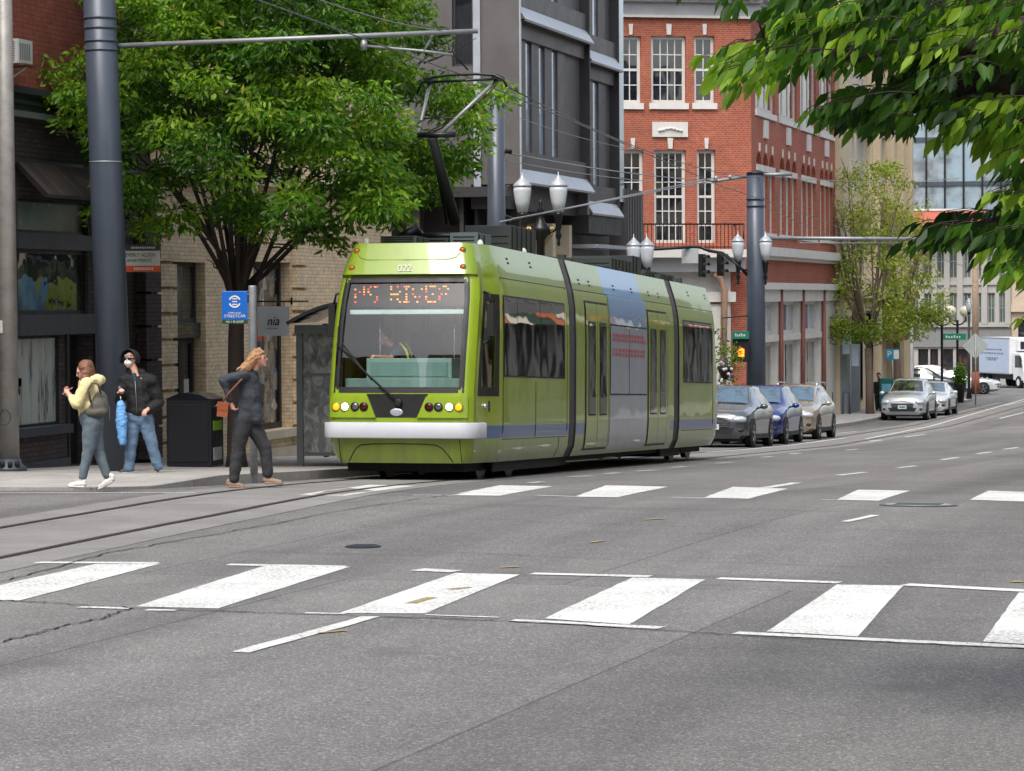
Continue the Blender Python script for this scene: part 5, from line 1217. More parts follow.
for px, lab in ((738, 'acorn lamp hung on the left side of the far slate grey pole'), (765.5, 'acorn lamp hung on the right side of the far slate grey pole')):
    q = at_d(px, 247, DC-.3); t = thing('hanging_acorn_lamp', lab, 'street lamp', q, 0, 'ornamental lamps along the pavement'); lantern(t, (0,0,0), .86, True)
    s = 1 if px < 750 else -1; e = at_d(752 if s > 0 else 758, 266, DC) - q; mb = MB(); mb.tube([(0,0,-.66), (e.x*.5,e.y*.5,-.75), e], .035, STEEL_K, 8); mb.build('bracket', t)
# traffic signals
def signal(px, pyt, pyb, D, label, yaw, lit=None):
    a, b = at_d(px, pyt, D), at_d(px, pyb, D); h = a.z-b.z; t = thing('traffic_signal', label, 'traffic signal', (b.x, b.y, b.z), yaw, 'signal heads over the far crossing')
    mb = MB(); mb.box(-h*.17,h*.17,-h*.10,h*.10,0,h,BLACK); mb.build('housing', t, .01)
    for i in range(3):
        z = h*(.17+.33*i); mb = MB(); n = 10; r = h*.13
        vs = [(r*math.cos(PI*k/n), -h*.10-.001-y, z+r*math.sin(PI*k/n)) for y in (0, h*.24) for k in range(n+1)]; mb.add(vs, [(k, k+1, n+2+k, n+1+k) for k in range(n)], BLACK, True); mb.build('visor', t)
        mb = MB(); mb.lathe([(r*.9,-.012),(r*.9,-.004)], (0,-h*.10,z), mat('dark_lens', (40,14,10), .2) if i == 2 else mat('dark_green_lens', (12,30,20), .2), 14, True, 'y'); mb.build('lens', t)
    return t
signal(702, 254, 277, 96, 'left traffic signal head on the mast arm above the streetcar end', 1.3)
signal(720.5, 253, 276, 96, 'right traffic signal head on the mast arm beside the drainpipe', 1.3)
t = thing('signal_mast', 'curved arm carrying the two signal heads across to the grey pole', 'signal arm', at_d(720, 252, 96)); o = t.location
mb = MB(); mb.tube([at_d(a, b, d)-o for a, b, d in ((640,250,95),(690,247,96),(700,247,96),(710,251,96),(722,253,95),(735,262,93),(748,276,DC))], .055, STEEL_K, 8); mb.build('arm', t)
mb = MB(); a = at_d(690,259,96)-o; mb.box(a.x-.28,a.x+.28,a.y-.02,a.y+.02,a.z-.14,a.z+.35,mat('sign_back', (176,180,182), .5)); mb.build('sign_plate', t)
# pedestrian signal with orange hand
a = at_d(741, 362, DC-.5); t = thing('pedestrian_signal', 'black pedestrian signal showing an orange hand, on the far grey pole', 'pedestrian signal', a, YAW); s_ = DC/F_PX
mb = MB(); mb.box(-8*s_, 8*s_, 0, .22, 0, 26*s_, BLACK); mb.build('housing', t, .01)
HN = mat('orange_hand_led', (255,90,20), .4, emit=(255,80,20), es=6); mb = MB(); c = Vector((.5*s_, -.01, 9.5*s_)); k = s_
mb.box(c.x-2.6*k, c.x+2.6*k, -.02, -.004, c.z-4*k, c.z+.6*k, HN)
for i in range(4): mb.box(c.x+(-2.6+i*1.36)*k, c.x+(-1.5+i*1.36)*k, -.02, -.004, c.z+.6*k, c.z+(4.2 if 0 < i < 3 else 3.4)*k, HN)
mb.prism([(c.x-2.6*k,-.02,c.z-2*k),(c.x-4.2*k,-.02,c.z+1.2*k),(c.x-3.5*k,-.02,c.z+1.6*k),(c.x-2.6*k,-.02,c.z)], (0,.016,0), HN); mb.build('hand_symbol', t)
def name_sign(px0, px1, py0, py1, D, label, txt, yaw=YAW):
    a, b = at_d(px0, py1, D), at_d(px1, py0, D); W = (b-a).length; h = b.z-a.z; t = thing('street_name_sign', label, 'street sign', ((a+b)/2).to_tuple()[:2] + (a.z,), yaw)
    w = math.hypot(b.x-a.x, b.y-a.y)/2; mb = MB(); mb.box(-w, w, -.012, .012, 0, h, mat('sign_green', (20,120,96), .4)); mb.build('plate', t)
    mb = MB(); x = -w*.62      # lettering too far off to read: short pale strokes
    for i in range(6): mb.box(x, x+w*.12, -.017, -.0125, h*.32, h*(.72 if i in (0, 3) else .58), WHITE_T); x += w*.21
    mb.build('street_lettering', t); return t
name_sign(732, 749, 331, 339, DC-.6, 'green street name sign on the far grey pole above the orange hand', 'Taylor')
# street-car stop pole and sign
qs = on_ground(254, 474, KH); D = dep(qs); t = thing('stop_pole', 'plain round galvanised pole at the streetcar stop', 'pole', (qs.x, qs.y, gz(qs.y)+KH)); hp = at_d(254, 287, D).z - t.location.z
mb = MB(); mb.lathe([(.055,0),(.055,hp),(.05,hp+.02)], (0,0,0), GALV, 18); mb.build('shaft', t)
def board(name, label, cat, px0, px1, py0, py1, D, m, yaw=YAW, th=.02):
    a, b = at_d(px0, py1, D), at_d(px1, py0, D); c = (a+b)/2; t = thing(name, label, cat, (c.x, c.y, a.z), yaw); w = math.hypot(b.x-a.x, b.y-a.y)/2; h = b.z-a.z
    mb = MB(); mb.box(-w, w, 0, th, 0, h, m); mb.build('panel', t, .006); return t, w, h
t, w, h = board('stop_sign_board', 'blue streetcar stop sign with a white ring emblem, on the galvanised pole', 'stop sign', 222, 247.5, 291, 324, D-.05, mat('stop_sign_blue', (18,92,178), .35, 0, .04, 2))
mb = MB(); mb.box(-w, w, -.003, -.0005, 0, h*.13, mat('route_strip_green', (26,60,40), .5)); mb.build('route_strip', t)
mb = MB(); cz = h*.68
for a0, a1 in ((.35, PI-.35), (PI+.35, 2*PI-.35)):
    n = 14; vs = []
    for i in range(n+1):
        an = a0+(a1-a0)*i/n
        for r in (w*.36, w*.48): vs.append((r*math.cos(an), -.004, cz+r*math.sin(an)))
    mb.add(vs, [(2*i, 2*i+1, 2*i+3, 2*i+2) for i in range(n)], WHITE_T)
for k in (-1, 0, 1): mb.box(-w*.20, w*.20, -.004, -.002, cz+k*h*.085-h*.016, cz+k*h*.085+h*.016, WHITE_T)
mb.build('ring_emblem', t)
text('sign_lettering', 'PORTLAND', h*.075, frame_m((0,-.004,h*.33), (1,0,0), (0,0,1)), WHITE_T, t); text('sign_lettering', 'STREETCAR', h*.125, frame_m((0,-.004,h*.235), (1,0,0), (0,0,1)), WHITE_T, t); text('sign_lettering', 'NS + B LOOP', h*.09, frame_m((0,-.0045,h*.065), (1,0,0), (0,0,1)), WHITE_T, t)
mb = MB(); mb.tube([(w,.01,h*.9),(w+.12,.01,h*.9)], .012, GALV, 6); mb.tube([(w,.01,h*.15),(w+.12,.01,h*.15)], .012, GALV, 6); mb.build('bracket', t)
# hanging white shop sign
Dn = 49.5; t, w, h = board('hanging_shop_sign', 'white square shop sign in italic script hanging from an iron bar', 'shop sign', 254, 293, 306.5, 336, Dn, mat('white_sign_panel', (240,243,247), .4, 0, .02, 2), YAW+.72)
text('sign_lettering', 'nia', h*.46, frame_m((0,-.008,h*.5), (1,0,.0), (.28,0,1)) , STEEL_K, t); 
text('sign_lettering', 'P O R T L A N D', h*.06, frame_m((-w*.1,-.008,h*.25), (1,0,0), (0,0,1)), GALV, t)
mb = MB(); mb.tube([(-w-.05,.01,h+.09),(w+.42,.01,h+.09)], .014, STEEL_K, 8); mb.tube([(w+.06,.01,h+.03),(w+.06,.01,h+.15)], .02, STEEL_K, 8)
for x in (-w*.7, w*.7): mb.tube([(x,.01,h),(x,.01,h+.09)], .006, STEEL_K, 6)
mb.build('iron_bar', t)
# apartments sign
t, w, h = board('apartments_sign', 'white and orange projecting apartments sign behind the thick grey pole', 'sign', 108, 160, 244, 272, 45.5, WHITE_T)
mb = MB(); mb.box(-w, w, -.004, -.001, h*.76, h, DPT); mb.build('header_strip', t); mb = MB(); mb.box(-w, w, -.004, -.001, 0, h*.22, mat('orange_strip', (214,86,50), .5)); mb.build('footer_strip', t)
TL = mat('teal_print', (40,104,96), .5); text('sign_lettering', 'BEVERLY ALDEN', h*.20, frame_m((w*.2,-.004,h*.60), (1,0,0), (0,0,1)), TL, t, sx=.8); text('sign_lettering', 'APARTMENTS', h*.18, frame_m((w*.2,-.004,h*.40), (1,0,0), (0,0,1)), TL, t, sx=.8)
mb = MB()
for zc_, hh, x0_, n_ in ((.11, .05, .0, 9), (.87, .035, -.1, 11)):
    for i in range(n_): mb.box(w*(x0_+i*.085), w*(x0_+i*.085+.055), -.008, -.0045, h*(zc_-hh), h*(zc_+hh), WHITE_T)
mb.build('sign_lettering', t)
# litter compactor
q = on_ground(189, 467, KH); D = dep(q); k = D/F_PX; t = thing('waste_compactor', 'large black street waste compactor with a green label, between the man and the stop', 'litter bin', (q.x, q.y, gz(q.y)+KH), YAW-.22)
BINM = mat('bin_black_plastic', (26,28,33), .4, 0, .1, 3); mb = MB(); W_ = .37; Hh = 1.14
mb.prism([(-W_,0,0),(W_,0,0),(W_,0,Hh*.93),(W_*.5,0,Hh*.985),(0,0,Hh),(-W_*.5,0,Hh*.985),(-W_,0,Hh*.93)], (0,.62,0), BINM); bn = mb.build('body', t, .02)
mb = MB(); mb.prism([(-W_-.015,-.015,Hh*.93),(W_+.015,-.015,Hh*.93),(W_*.5,-.015,Hh+.005),(0,-.015,Hh+.03),(-W_*.5,-.015,Hh+.005)], (0,.65,0), mat('solar_lid', (24,28,38), .15)); mb.build('lid', t, .01)
mb = MB(); mb.box(-W_+.05, W_-.05, -.012, -.001, .08, Hh*.86, mat('bin_panel', (32,34,40), .35)); mb.build('front_panel', t, .004)
mb = MB(); mb.box(W_+.001, W_+.012, .10, .52, Hh*.50, Hh*.63, mat('lime_label', (128,170,40), .5)); mb.build('green_label', t)
mb = MB(); mb.box(W_+.001, W_+.012, .10, .50, .10, .30, mat('pale_label', (170,172,170), .5)); mb.build('notice_label', t)
mb = MB(); mb.tube([(W_+.0,.12,.93),(W_+.10,.16,1.0),(W_+.10,.46,1.0),(W_+.0,.5,.93)], .014, CHROME, 8); mb.build('handle', t); mb = MB(); mb.box(W_+.001,W_+.02,.08,.54,.84,.92,STEEL_K); mb.build('chute_door', t)
# tram shelter
q = on_ground(312, 465, KH); sx0 = at_d(297, 465, 46.5); t = thing('tram_shelter', 'grey framed glass streetcar shelter with an arched dark roof, partly behind the streetcar', 'shelter', (sx0.x, sx0.y, gz(sx0.y)+KH), YAW-.1)
SHG = mat('shelter_grey', (96,102,106), .45, .2, .1, 3); H2 = at_d(300, 325, 46.5).z - t.location.z; wd = 1.5
def shg():
    n = N('painted_reflection_glass'); co = n.coord(); a = n.noise(n.n('ShaderNodeMapping', {'Vector': co, 'Scale': (3,3,1.6)}).outputs[0], 2.2, 5, .7, .8)  # dark and light blotches in the colour imitate reflections in the glass
    c = n.ramp(a, [(.36,(.05,.06,.06)), (.50,(.15,.17,.17)), (.60,(.32,.34,.33)), (.74,(.07,.08,.08))]); return n.bsdf({'Base Color': c, 'Roughness': .08, 'Coat Weight': .8, 'Coat Roughness': .02})
for x in (0, wd-.0):
    mb = MB(); mb.box(x, x+.1, 0, .1, 0, H2, SHG); mb.build('post', t)
for x in (0, wd): mb = MB(); mb.box(x, x+.08, 2.6, 2.7, 0, H2, SHG); mb.build('post', t)
mb = MB(); mb.box(-.02, wd+.12, -.03, .13, H2-.14, H2, SHG); mb.box(.1, wd, .02, .08, .16, .22, SHG); mb.box(.1, wd, .02, .08, H2*.64, H2*.64+.04, SHG); mb.box(.64,.68,.03,.07,.22,H2-.14,SHG) ; fr = mb.build('frame_rail', t)
mb = MB(); mb.box(.1, wd, .045, .055, .22, H2-.14, shg()); mb.build('glass_panel', t)
mb = MB(); mb.box(.03, .04, .1, 2.6, .22, H2-.14, clear_glass('side_glass', (.6,.66,.66), 1, .1)); mb.build('glass_panel', t)
mb = MB(); n = 12; cur = [(-.12+(wd+.34)*i/n, H2+.02+.42*math.sin(PI*(.08+.84*i/n))-.1) for i in range(n+1)]
for (a, za), (b, z2) in zip(cur, cur[1:]): mb.add([(a,-.15,za),(b,-.15,z2),(b,2.85,z2),(a,2.85,za),(a,-.15,za+.03),(b,-.15,z2+.03),(b,2.85,z2+.03),(a,2.85,za+.03)], [(0,1,2,3),(7,6,5,4),(0,4,5,1),(2,6,7,3)], mat('smoked_roof', (34,36,38), .2), True)
mb.build('arched_roof', t)
mb = MB(); mb.tube([(a,-.16,z) for a, z in cur], .03, SHG, 6); mb.build('roof_rim', t)
mb = MB(); mb.box(.2, wd-.2, 1.9, 2.3, .42, .47, SHG); mb.build('bench', t)
# far pavement furniture
def globe_lamp(px, py, x, label, offs):
    q = on_x(px, 390, x); D = dep(q); t = thing('globe_street_lamp', label, 'street lamp', (q.x, q.y, gz(q.y)+KH), YAW, 'lamps with pale globes'); z = at_d(px, py, D).z - t.location.z
    mb = MB(); mb.lathe([(.16,0),(.12,.5),(.07,.8),(.065,z-.5),(.09,z-.42)], (0,0,0), STEEL_K, 12); mb.build('post', t)
    for ox in offs:
        mb = MB(); mb.tube([(0,0,z-.7),(ox*.6,0,z-.62),(ox,0,z-.45),(ox,0,z-.25)], .04, STEEL_K, 8); mb.build('arm', t)
        mb = MB(); mb.sphere((ox,0,z+.03), .30, mat('pale_globe', (216,212,188), .35), 16, 12); mb.build('globe', t)
globe_lamp(942, 312, -16.9, 'left globe lamp of the pair before the grey office building', (-.42, .42))
globe_lamp(957.5, 312, -16.9, 'right globe lamp of the pair before the grey office building', (-.42, .42))
q = on_x(975.5, 405, -17.3); D = dep(q); t = thing('wooden_utility_pole', 'brown wooden utility pole with a rust red lower half, left of the box truck', 'utility pole', (q.x, q.y, gz(q.y)+KH)); z1 = at_d(975, 250, D).z-t.location.z; zm = at_d(975, 372, D).z-t.location.z
mb = MB(); mb.tube([(0,0,zm),(0,0,z1)], [.21,.17], mat('weathered_wood', (150,128,108), .8, 0, .2, 6), 14); mb.build('shaft', t); mb = MB(); mb.tube([(0,0,0),(0,0,zm+.01)], [.26,.235], mat('rust_red_wrap', (132,72,50), .7, 0, .15, 4), 14); mb.build('lower_wrap', t)
mb = MB(); mb.tube([(.1,0,z1-1.6),(.8,.3,z1-1.45)], .05, GALV, 6); mb.build('lamp_arm', t)
q = on_x(975, 400, -16.7); q = at_d(975.5, 400, 138); t = thing('diamond_road_sign', 'grey back of a diamond road sign on a thin post', 'road sign', (q.x, q.y, gz(q.y)+KH), YAW); z = at_d(975.5, 346, 138).z - t.location.z; r = 13.2/F_PX*138
mb = MB(); mb.prism([(-r,0,z),(0,0,z-r),(r,0,z),(0,0,z+r)], (0,.02,0), mat('sign_back_grey', (168,176,172), .45, .3)); mb.build('plate', t); mb = MB(); mb.tube([(0,-.03,0),(0,-.03,z+r*.8)], .035, GALV, 8); mb.build('post', t)
name_sign(941, 966, 333.5, 340, 150, 'green street name sign before the grey office building', 'Morrison')
q = at_d(969, 380, 152); t = thing('lamp_standard', 'dark street lamp post with an acorn top left of the wooden pole', 'street lamp', (q.x, q.y, gz(q.y)+KH), 0, 'ornamental lamps along the pavement'); z = at_d(969, 305, 152).z-t.location.z; mb = MB(); mb.lathe([(.16,0),(.08,.6),(.06,z-.55)], (0,0,0), STEEL_K, 10); mb.build('post', t); lantern(t, (0,0,z), .72, False)
q = at_d(959.5, 399, 143); t = thing('potted_shrub', 'clipped green shrub in a tall black planter at the kerb', 'planter', (q.x, q.y, gz(q.y)+KH)); mb = MB(); mb.lathe([(.2,0),(.29,.9),(.31,.95),(.26,.96)], (0,0,0), STEEL_K, 16); mb.build('planter_pot', t); POTSHRUB = t
# bike racks, signs, bins beyond the crossing
for px0, px1, py, lab in ((829, 832.5, 414, 'slim metal hoop bike rack nearest the building'), (843, 849.5, 414, 'wider metal hoop bike rack nearest the kerb')):
    a = on_ground(px0, py, KH); b = on_ground(px1, py, KH); c = (a+b)/2; D = dep(c); t = thing('bike_rack', lab, 'bike rack', (c.x, c.y, gz(c.y)+KH), YAW, 'hoop bike racks'); w = (px1-px0)/2/F_PX*D; mb = MB(); n = 10
    h = .95; mb.tube([(-w,0,0),(-w,0,h-w)] + [(-w*math.cos(PI*i/n), 0, h-w+w*math.sin(PI*i/n)) for i in range(1, n)] + [(w,0,h-w),(w,0,0)], .035, mat('blue_grey_rack', (66,84,110), .4, .2), 10); hp_ = mb.build('hoop', t)
    for s in (-w, w): mb = MB(); mb.lathe([(.08,0),(.08,.015)], (s,0,0), STEEL_D, 12); mb.build('foot_plate', t)
q = on_ground(846, 414, KH); D = dep(q); t = thing('parking_sign', 'blank grey backed sign on a thin post by the bike racks', 'road sign', (q.x+.2, q.y, gz(q.y)+KH), YAW); z = at_d(846, 332, D).z-t.location.z; mb = MB(); mb.tube([(0,0,0),(0,0,z)], .03, GALV, 8); mb.build('post', t); mb = MB(); s_ = D/F_PX; mb.box(-8*s_, -1*s_, -.01, .01, z-22*s_, z-.02, mat('pale_sign_back', (150,166,178), .4)); mb.build('plate', t)
mb = MB(); mb.box(1*s_, 8*s_, -.01, .01, z-34*s_, z-12*s_, mat('pale_sign_back', (150,166,178), .4)); mb.build('plate', t)
q = at_d(888, 410, 127); t = thing('teal_newspaper_box', 'teal green street box beside the person in black', 'street box', (q.x-.1, q.y, gz(q.y)+KH), YAW); TEAL = mat('teal_paint', (20,96,92), .5, 0, .15, 3); mb = MB(); mb.box(-.3,.3,-.25,.25,.25,1.45,TEAL); mb.build('casing', t, .04); mb = MB(); mb.box(-.2,.2,-.26,-.251,.85,1.2,mat('pale_teal_window', (110,170,190), .2)); mb.build('window', t)
for x in (-.25,.25): mb = MB(); mb.box(x-.03,x+.03,-.2,.2,0,.25,STEEL_K); mb.build('leg', t)
t, w, h = board('parking_information_sign', 'blue and white parking sign behind the person in black', 'road sign', 886, 899, 349, 360, 128, mat('sign_turquoise', (28,128,158), .4)); mb = MB(); mb.box(.05,w,-.01,-.002,.05,h-.05,WHITE_T); mb.build('white_half', t); mb = MB(); mb.tube([(0,.04,h),(0,.04,gz(128)+KH-t.location.z)], .04, GALV, 8); mb.build('post', t)
text('sign_lettering', 'P', h*.8, frame_m((-w*.5,-.006,h*.5), (1,0,0), (0,0,1)), WHITE_T, t)
q = at_d(835, 404, 124); t = thing('white_street_box', 'low white box against the building behind the bike racks', 'street box', (q.x, q.y, gz(q.y)+KH), YAW); mb = MB(); mb.box(-.36,.36,-.25,.25,.02,.95,WHITE_T); mb.build('casing', t, .02); mb = MB(); mb.box(-.38,.38,-.27,.27,.95,1.0,STEEL_D); mb.build('lid', t)
q = at_d(911.5, 398, 135); t = thing('pale_slim_post', 'slim pale post in front of the building end', 'post', (q.x, q.y, gz(q.y)+KH)); z = at_d(911, 325, 135).z-t.location.z; mb = MB(); mb.lathe([(.12,0),(.1,.3),(.08,z),(.03,z+.1)], (0,0,0), mat('pale_post_grey', (170,176,180), .4), 10); mb.build('shaft', t)
# ------------------------------------------------------------------ people
def solid(name, parts, m, parent, voxel=.011, smooth=3, disp=0.0, dscale=9.0):
    """parts: capsules ('c', p0, r0, p1, r1) or ellipsoids ('e', centre, (rx,ry,rz), matrix) fused into one continuous skin"""
    mb = MB()
    for p in parts:
        if p[0] == 'c':
            _, a, ra, b, rb = p; a, b = Vector(a), Vector(b); d = b-a; L = max(d.length, 1e-4); n = 4
            path, rs = [], []
            dn = d/L
            for k in range(n+1):
                t = PI/2*(1-k/n); path.append(a - dn*ra*math.sin(t)); rs.append(max(ra*math.cos(t), .0008))
            for k in range(n+1):
                t = PI/2*k/n; path.append(b + dn*rb*math.sin(t)); rs.append(max(rb*math.cos(t), .0008))
            mb.tube(path, rs, m, 12)
        else:
            mb.sphere(p[1], p[2], m, 16, 12, p[3] if len(p) > 3 else None)
    me = bpy.data.meshes.new(name); me.from_pydata(mb.v, [], mb.f); me.update()
    o = bpy.data.objects.new(name, me); COL.objects.link(o)
    r = o.modifiers.new('r', 'REMESH'); r.mode = 'VOXEL'; r.voxel_size = voxel; r.use_smooth_shade = True
    s = o.modifiers.new('s', 'SMOOTH'); s.iterations = smooth; s.factor = .5
    dg = bpy.context.evaluated_depsgraph_get(); dg.update()
    nm = bpy.data.meshes.new_from_object(o.evaluated_get(dg)); bpy.data.objects.remove(o)
    if disp:
        n = len(nm.vertices); co = np.empty(n*3); nm.vertices.foreach_get('co', co); no = np.empty(n*3); nm.vertices.foreach_get('normal', no)
        co = co.reshape(-1,3); no = no.reshape(-1,3)
        dv = np.array([noise.noise(Vector((c[0]*dscale, c[1]*dscale, c[2]*dscale*1.6))) + .5*noise.noise(Vector((c[0]*dscale*2.3, c[1]*dscale*2.3, c[2]*dscale*3.4))) for c in co])
        co += no*dv[:,None]*disp; nm.vertices.foreach_set('co', co.ravel())
    nm.materials.clear(); nm.materials.append(m); nm.name = name
    nm.polygons.foreach_set('use_smooth', [True]*len(nm.polygons)); nm.polygons.foreach_set('material_index', [0]*len(nm.polygons)); nm.update()
    o = bpy.data.objects.new(name, nm); COL.objects.link(o); o.parent = parent; return o
CR = Vector((math.cos(YAW), math.sin(YAW), 0)); CB = Vector((-math.sin(YAW), math.cos(YAW), 0)); CZ = Vector((0,0,1))
SKIN = mat('skin', (182,132,112), .5, 0, .08, 8); SKIN2 = mat('pale_skin', (208,158,138), .5, 0, .08, 8)
def hand(parts, wrist, elbow, curl=(0,0,-1), s=1.0, side=CR):
    """palm, four bent fingers and a thumb continuing the forearm"""
    w = Vector(wrist); d = (w-Vector(elbow)).normalized(); c = (Vector(curl)-d*Vector(curl).dot(d)).normalized(); n = d.cross(c)
    palm = w + d*.085*s; parts.append(('c', w, .026*s, palm, .034*s)); parts.append(('c', w+d*.04*s+n*.018*s, .018*s, palm+n*.022*s, .016*s)); parts.append(('c', w+d*.04*s-n*.018*s, .018*s, palm-n*.022*s, .016*s))
    for i, L in enumerate((.070, .080, .076, .058)):
        o = palm + n*(i-1.5)*.0235*s + d*.008; k1 = o + (d*.75+c*.35)*L*.5*s; k2 = k1 + (d*.2+c*.95)*L*.4*s; k3 = k2 + (c*.8-d*.4)*L*.3*s
        parts += [('c', o, .0098*s, k1, .0092*s), ('c', k1, .0092*s, k2, .0085*s), ('c', k2, .0085*s, k3, .0075*s)]
    t0 = w + d*.03*s - n*.028*s; t1 = t0 + (d*.6-n*.55+c*.3)*.045*s; t2 = t1 + (d*.6+c*.6)*.032*s
    parts += [('c', t0, .013*s, t1, .011*s), ('c', t1, .011*s, t2, .0085*s)]
def headparts(c, f, s=1.0):
    """head centred at c looking along f"""
    f = Vector(f).normalized(); side = f.cross(CZ).normalized(); up = side.cross(f)
    M = Matrix((side, f, up)).transposed()
    P = [('e', c, (.074*s,.092*s,.108*s), M), ('e', c+f*.018*s-up*.045*s, (.058*s,.070*s,.07*s), M), ('c', c+f*.088*s+up*.008*s, .010*s, c+f*.103*s-up*.022*s, .014*s), ('e', c+f*.074*s-up*.056*s, (.024*s,.016*s,.009*s), M), ('e', c+f*.07*s-up*.095*s, (.028*s,.022*s,.02*s), M)]
    for k in (-1, 1): P += [('e', c+side*k*.076*s-f*.006*s-up*.01*s, (.010*s,.020*s,.032*s), M), ('e', c+f*.078*s+side*k*.030*s+up*.028*s, (.022*s,.010*s,.007*s), M)]
    return P
def eyes(par, c, f, s=1.0):
    f = Vector(f).normalized(); side = f.cross(CZ).normalized(); up = side.cross(f)
    for k in (-1, 1):
        mb = MB(); mb.sphere(c+f*.082*s+side*k*.030*s+up*.010*s, .012*s, mat('eye_dark', (40,30,26), .2), 10, 8); mb.build('eye', par)
def shoe(name, a_heel, toe, m, sole, par, w=.045, h=.05, voxel=.009):
    a, b = Vector(a_heel), Vector(toe); d = (b-a).normalized()
    o = solid(name, [('c', a+CZ*(h), w*.9, a+(b-a)*.45+CZ*(h*.85), w*.95), ('c', a+(b-a)*.45+CZ*h*.8, w*.92, b-d*w*.6+CZ*h*.55, w*.72), ('c', a+CZ*(h+.03), w*.85, a+d*.03+CZ*(h+.06), w*.75)], m, par, voxel, 2)
    s = solid('sole', [('c', a+CZ*.016, .016, b+CZ*.016, .015)]+[('c', a+CZ*.016+Vector((-d.y,d.x,0))*k*w*.62, .015, b-d*w*.35+CZ*.016+Vector((-d.y,d.x,0))*k*w*.5, .014) for k in (-1,1)], sole, o, voxel, 1); return o
def person(label, feet_px, up=KH, d=None, group=None):
    q = on_ground(feet_px[0], feet_px[1], up) if d is None else at_d(*feet_px, d)
    t = thing('person', label, 'person', (q.x, q.y, gz(q.y)+up) if d is None else q); D = dep(q)
    def J(px, py, b=0.0): return at_d(px, py, D+b) - t.location
    return t, J, D
DENIM = mat('blue_denim', (92,104,112), .85, 0, .25, 7, .25, 60); DENIM2 = mat('bright_blue_denim', (92,116,140), .85, 0, .25, 6, .25, 60)
# woman in the pale yellow jacket, walking left with a phone
t, J, D = person('woman in pale yellow hooded jacket and blue jeans walking left while looking at a phone', (90, 487), 0.06)
FL = -CR*.95 - CB*.30
b = []; hd = J(84, 371.5); b += headparts(hd, FL-CZ*.35, .95)
b += [('c', J(86,376), .045, J(88.5,383), .055), ('c', J(89,386,.0), .11, J(91,402), .115), ('c', J(91,402), .115, J(91,417), .125),
      ('c', J(86,385,-.16), .055, J(76,405,-.19), .042), ('c', J(76,405,-.19), .040, J(70,396,-.12), .030), ('c', J(88,385,.16), .055, J(80,404,.18), .042), ('c', J(80,404,.18), .04, J(71,397,.06), .030),
      ('c', J(92,421,-.06), .085, J(88.5,450,-.06), .055), ('c', J(88.5,450,-.06), .050, J(82,480,-.06), .036), ('c', J(93,421,.07), .085, J(98,450,.07), .055), ('c', J(98,450,.07), .05, J(107.5,477,.07), .036)]
hand(b, J(70,396,-.12), J(76,405,-.19), CZ, .9); hand(b, J(71,397,.06), J(80,404,.18), CZ, .9)
body = solid('body', b, SKIN2, t); eyes(body, hd, FL-CZ*.35)
YJ = mat('pale_yellow_fabric', (214,200,148), .85, 0, .12, 7, .2, 40)
solid('jacket', [('c', J(89,386), .135, J(91,400), .145), ('c', J(91,400), .145, J(90,412), .145), ('e', J(90,405), (.17,.17,.15)), ('c', J(87,384,-.14), .085, J(77,403,-.20), .070), ('c', J(77,404,-.20), .068, J(71.5,397.5,-.13), .048), ('c', J(88,384,.14), .085, J(80,402,.20), .068), ('c', J(80,403,.20), .066, J(72.5,398,.07), .046),
    ('e', J(97,380,.02), (.10,.12,.075)), ('c', J(93,379,-.08), .045, J(99,382,-.03), .05), ('c', J(93,379,.08), .045, J(99,382,.05), .05)], YJ, t, .010, 3, .012, 7)
solid('jeans', [('c', J(91,416,-.02), .145, J(92,420,.02), .15), ('c', J(92,422,-.06), .122, J(88.5,450,-.06), .078), ('c', J(88.5,450,-.06), .074, J(82.5,477.5,-.06), .050), ('c', J(93,422,.07), .120, J(98,450,.07), .078), ('c', J(98,450,.07), .074, J(107,475.5,.07), .050), ('e', J(95.5,423,.0), (.10,.13,.11))], DENIM, t, .010, 4, .007, 6)
HAIR = mat('auburn_hair', (112,72,50), .5, 0, .3, 22, .4, 60)
solid('hair', [('e', J(86,368), (.098,.105,.11)), ('c', J(87,371,-.05), .07, J(84,386,-.10), .045), ('c', J(89,371,.04), .075, J(90,384,.05), .06), ('c', J(83.5,373,-.09), .03, J(79.5,388,-.11), .02), ('c', J(90,370), .06, J(88,384), .07)], HAIR, t, .010, 2, .010, 18)
WS_ = mat('white_shoe', (206,204,198), .6); BS = mat('black_sole', (30,30,32), .7)
g0 = gz(t.location.y)
def sho(px0, py0, px1, py1, bb, mm=WS_, so=WS_, w=.045): a, c = J(px0,py0,bb), J(px1,py1,bb); return shoe('shoe', a, c, mm, so, t, w)
sho(84,488,68.5,487.5,-.06); sh = sho(112,483,98.5,490.5,.07)
BAGM = mat('olive_grey_bag', (84,84,74), .8, 0, .15, 8); bg = solid('backpack', [('e', J(98,407,-.03), (.13,.17,.15)), ('e', J(95,412,-.08), (.16,.13,.085)), ('e', J(99,400,.0), (.10,.14,.13))], BAGM, t, .012, 3, .006)
mb = MB(); mb.tube([J(101,394,-.13), J(98,384,-.19), J(92,383,-.215), J(88,390,-.235), J(91,403,-.22)], .014, BAGM, 6); mb.build('strap', bg)
mb = MB(); q = J(67.5,391,-.03); PM = Matrix.Translation(q) @ Matrix.Rotation(YAW, 4, 'Z') @ Matrix.Rotation(-.6, 4, 'Y'); mb.box(-.075,.075,-.037,.037,-.005,.005,mat('pink_phone', (186,120,170), .3), PM)
o = mb.build('mobile_phone', None, .003, label='pink mobile phone held by the woman in the pale yellow jacket', cat='phone'); o.location = t.location
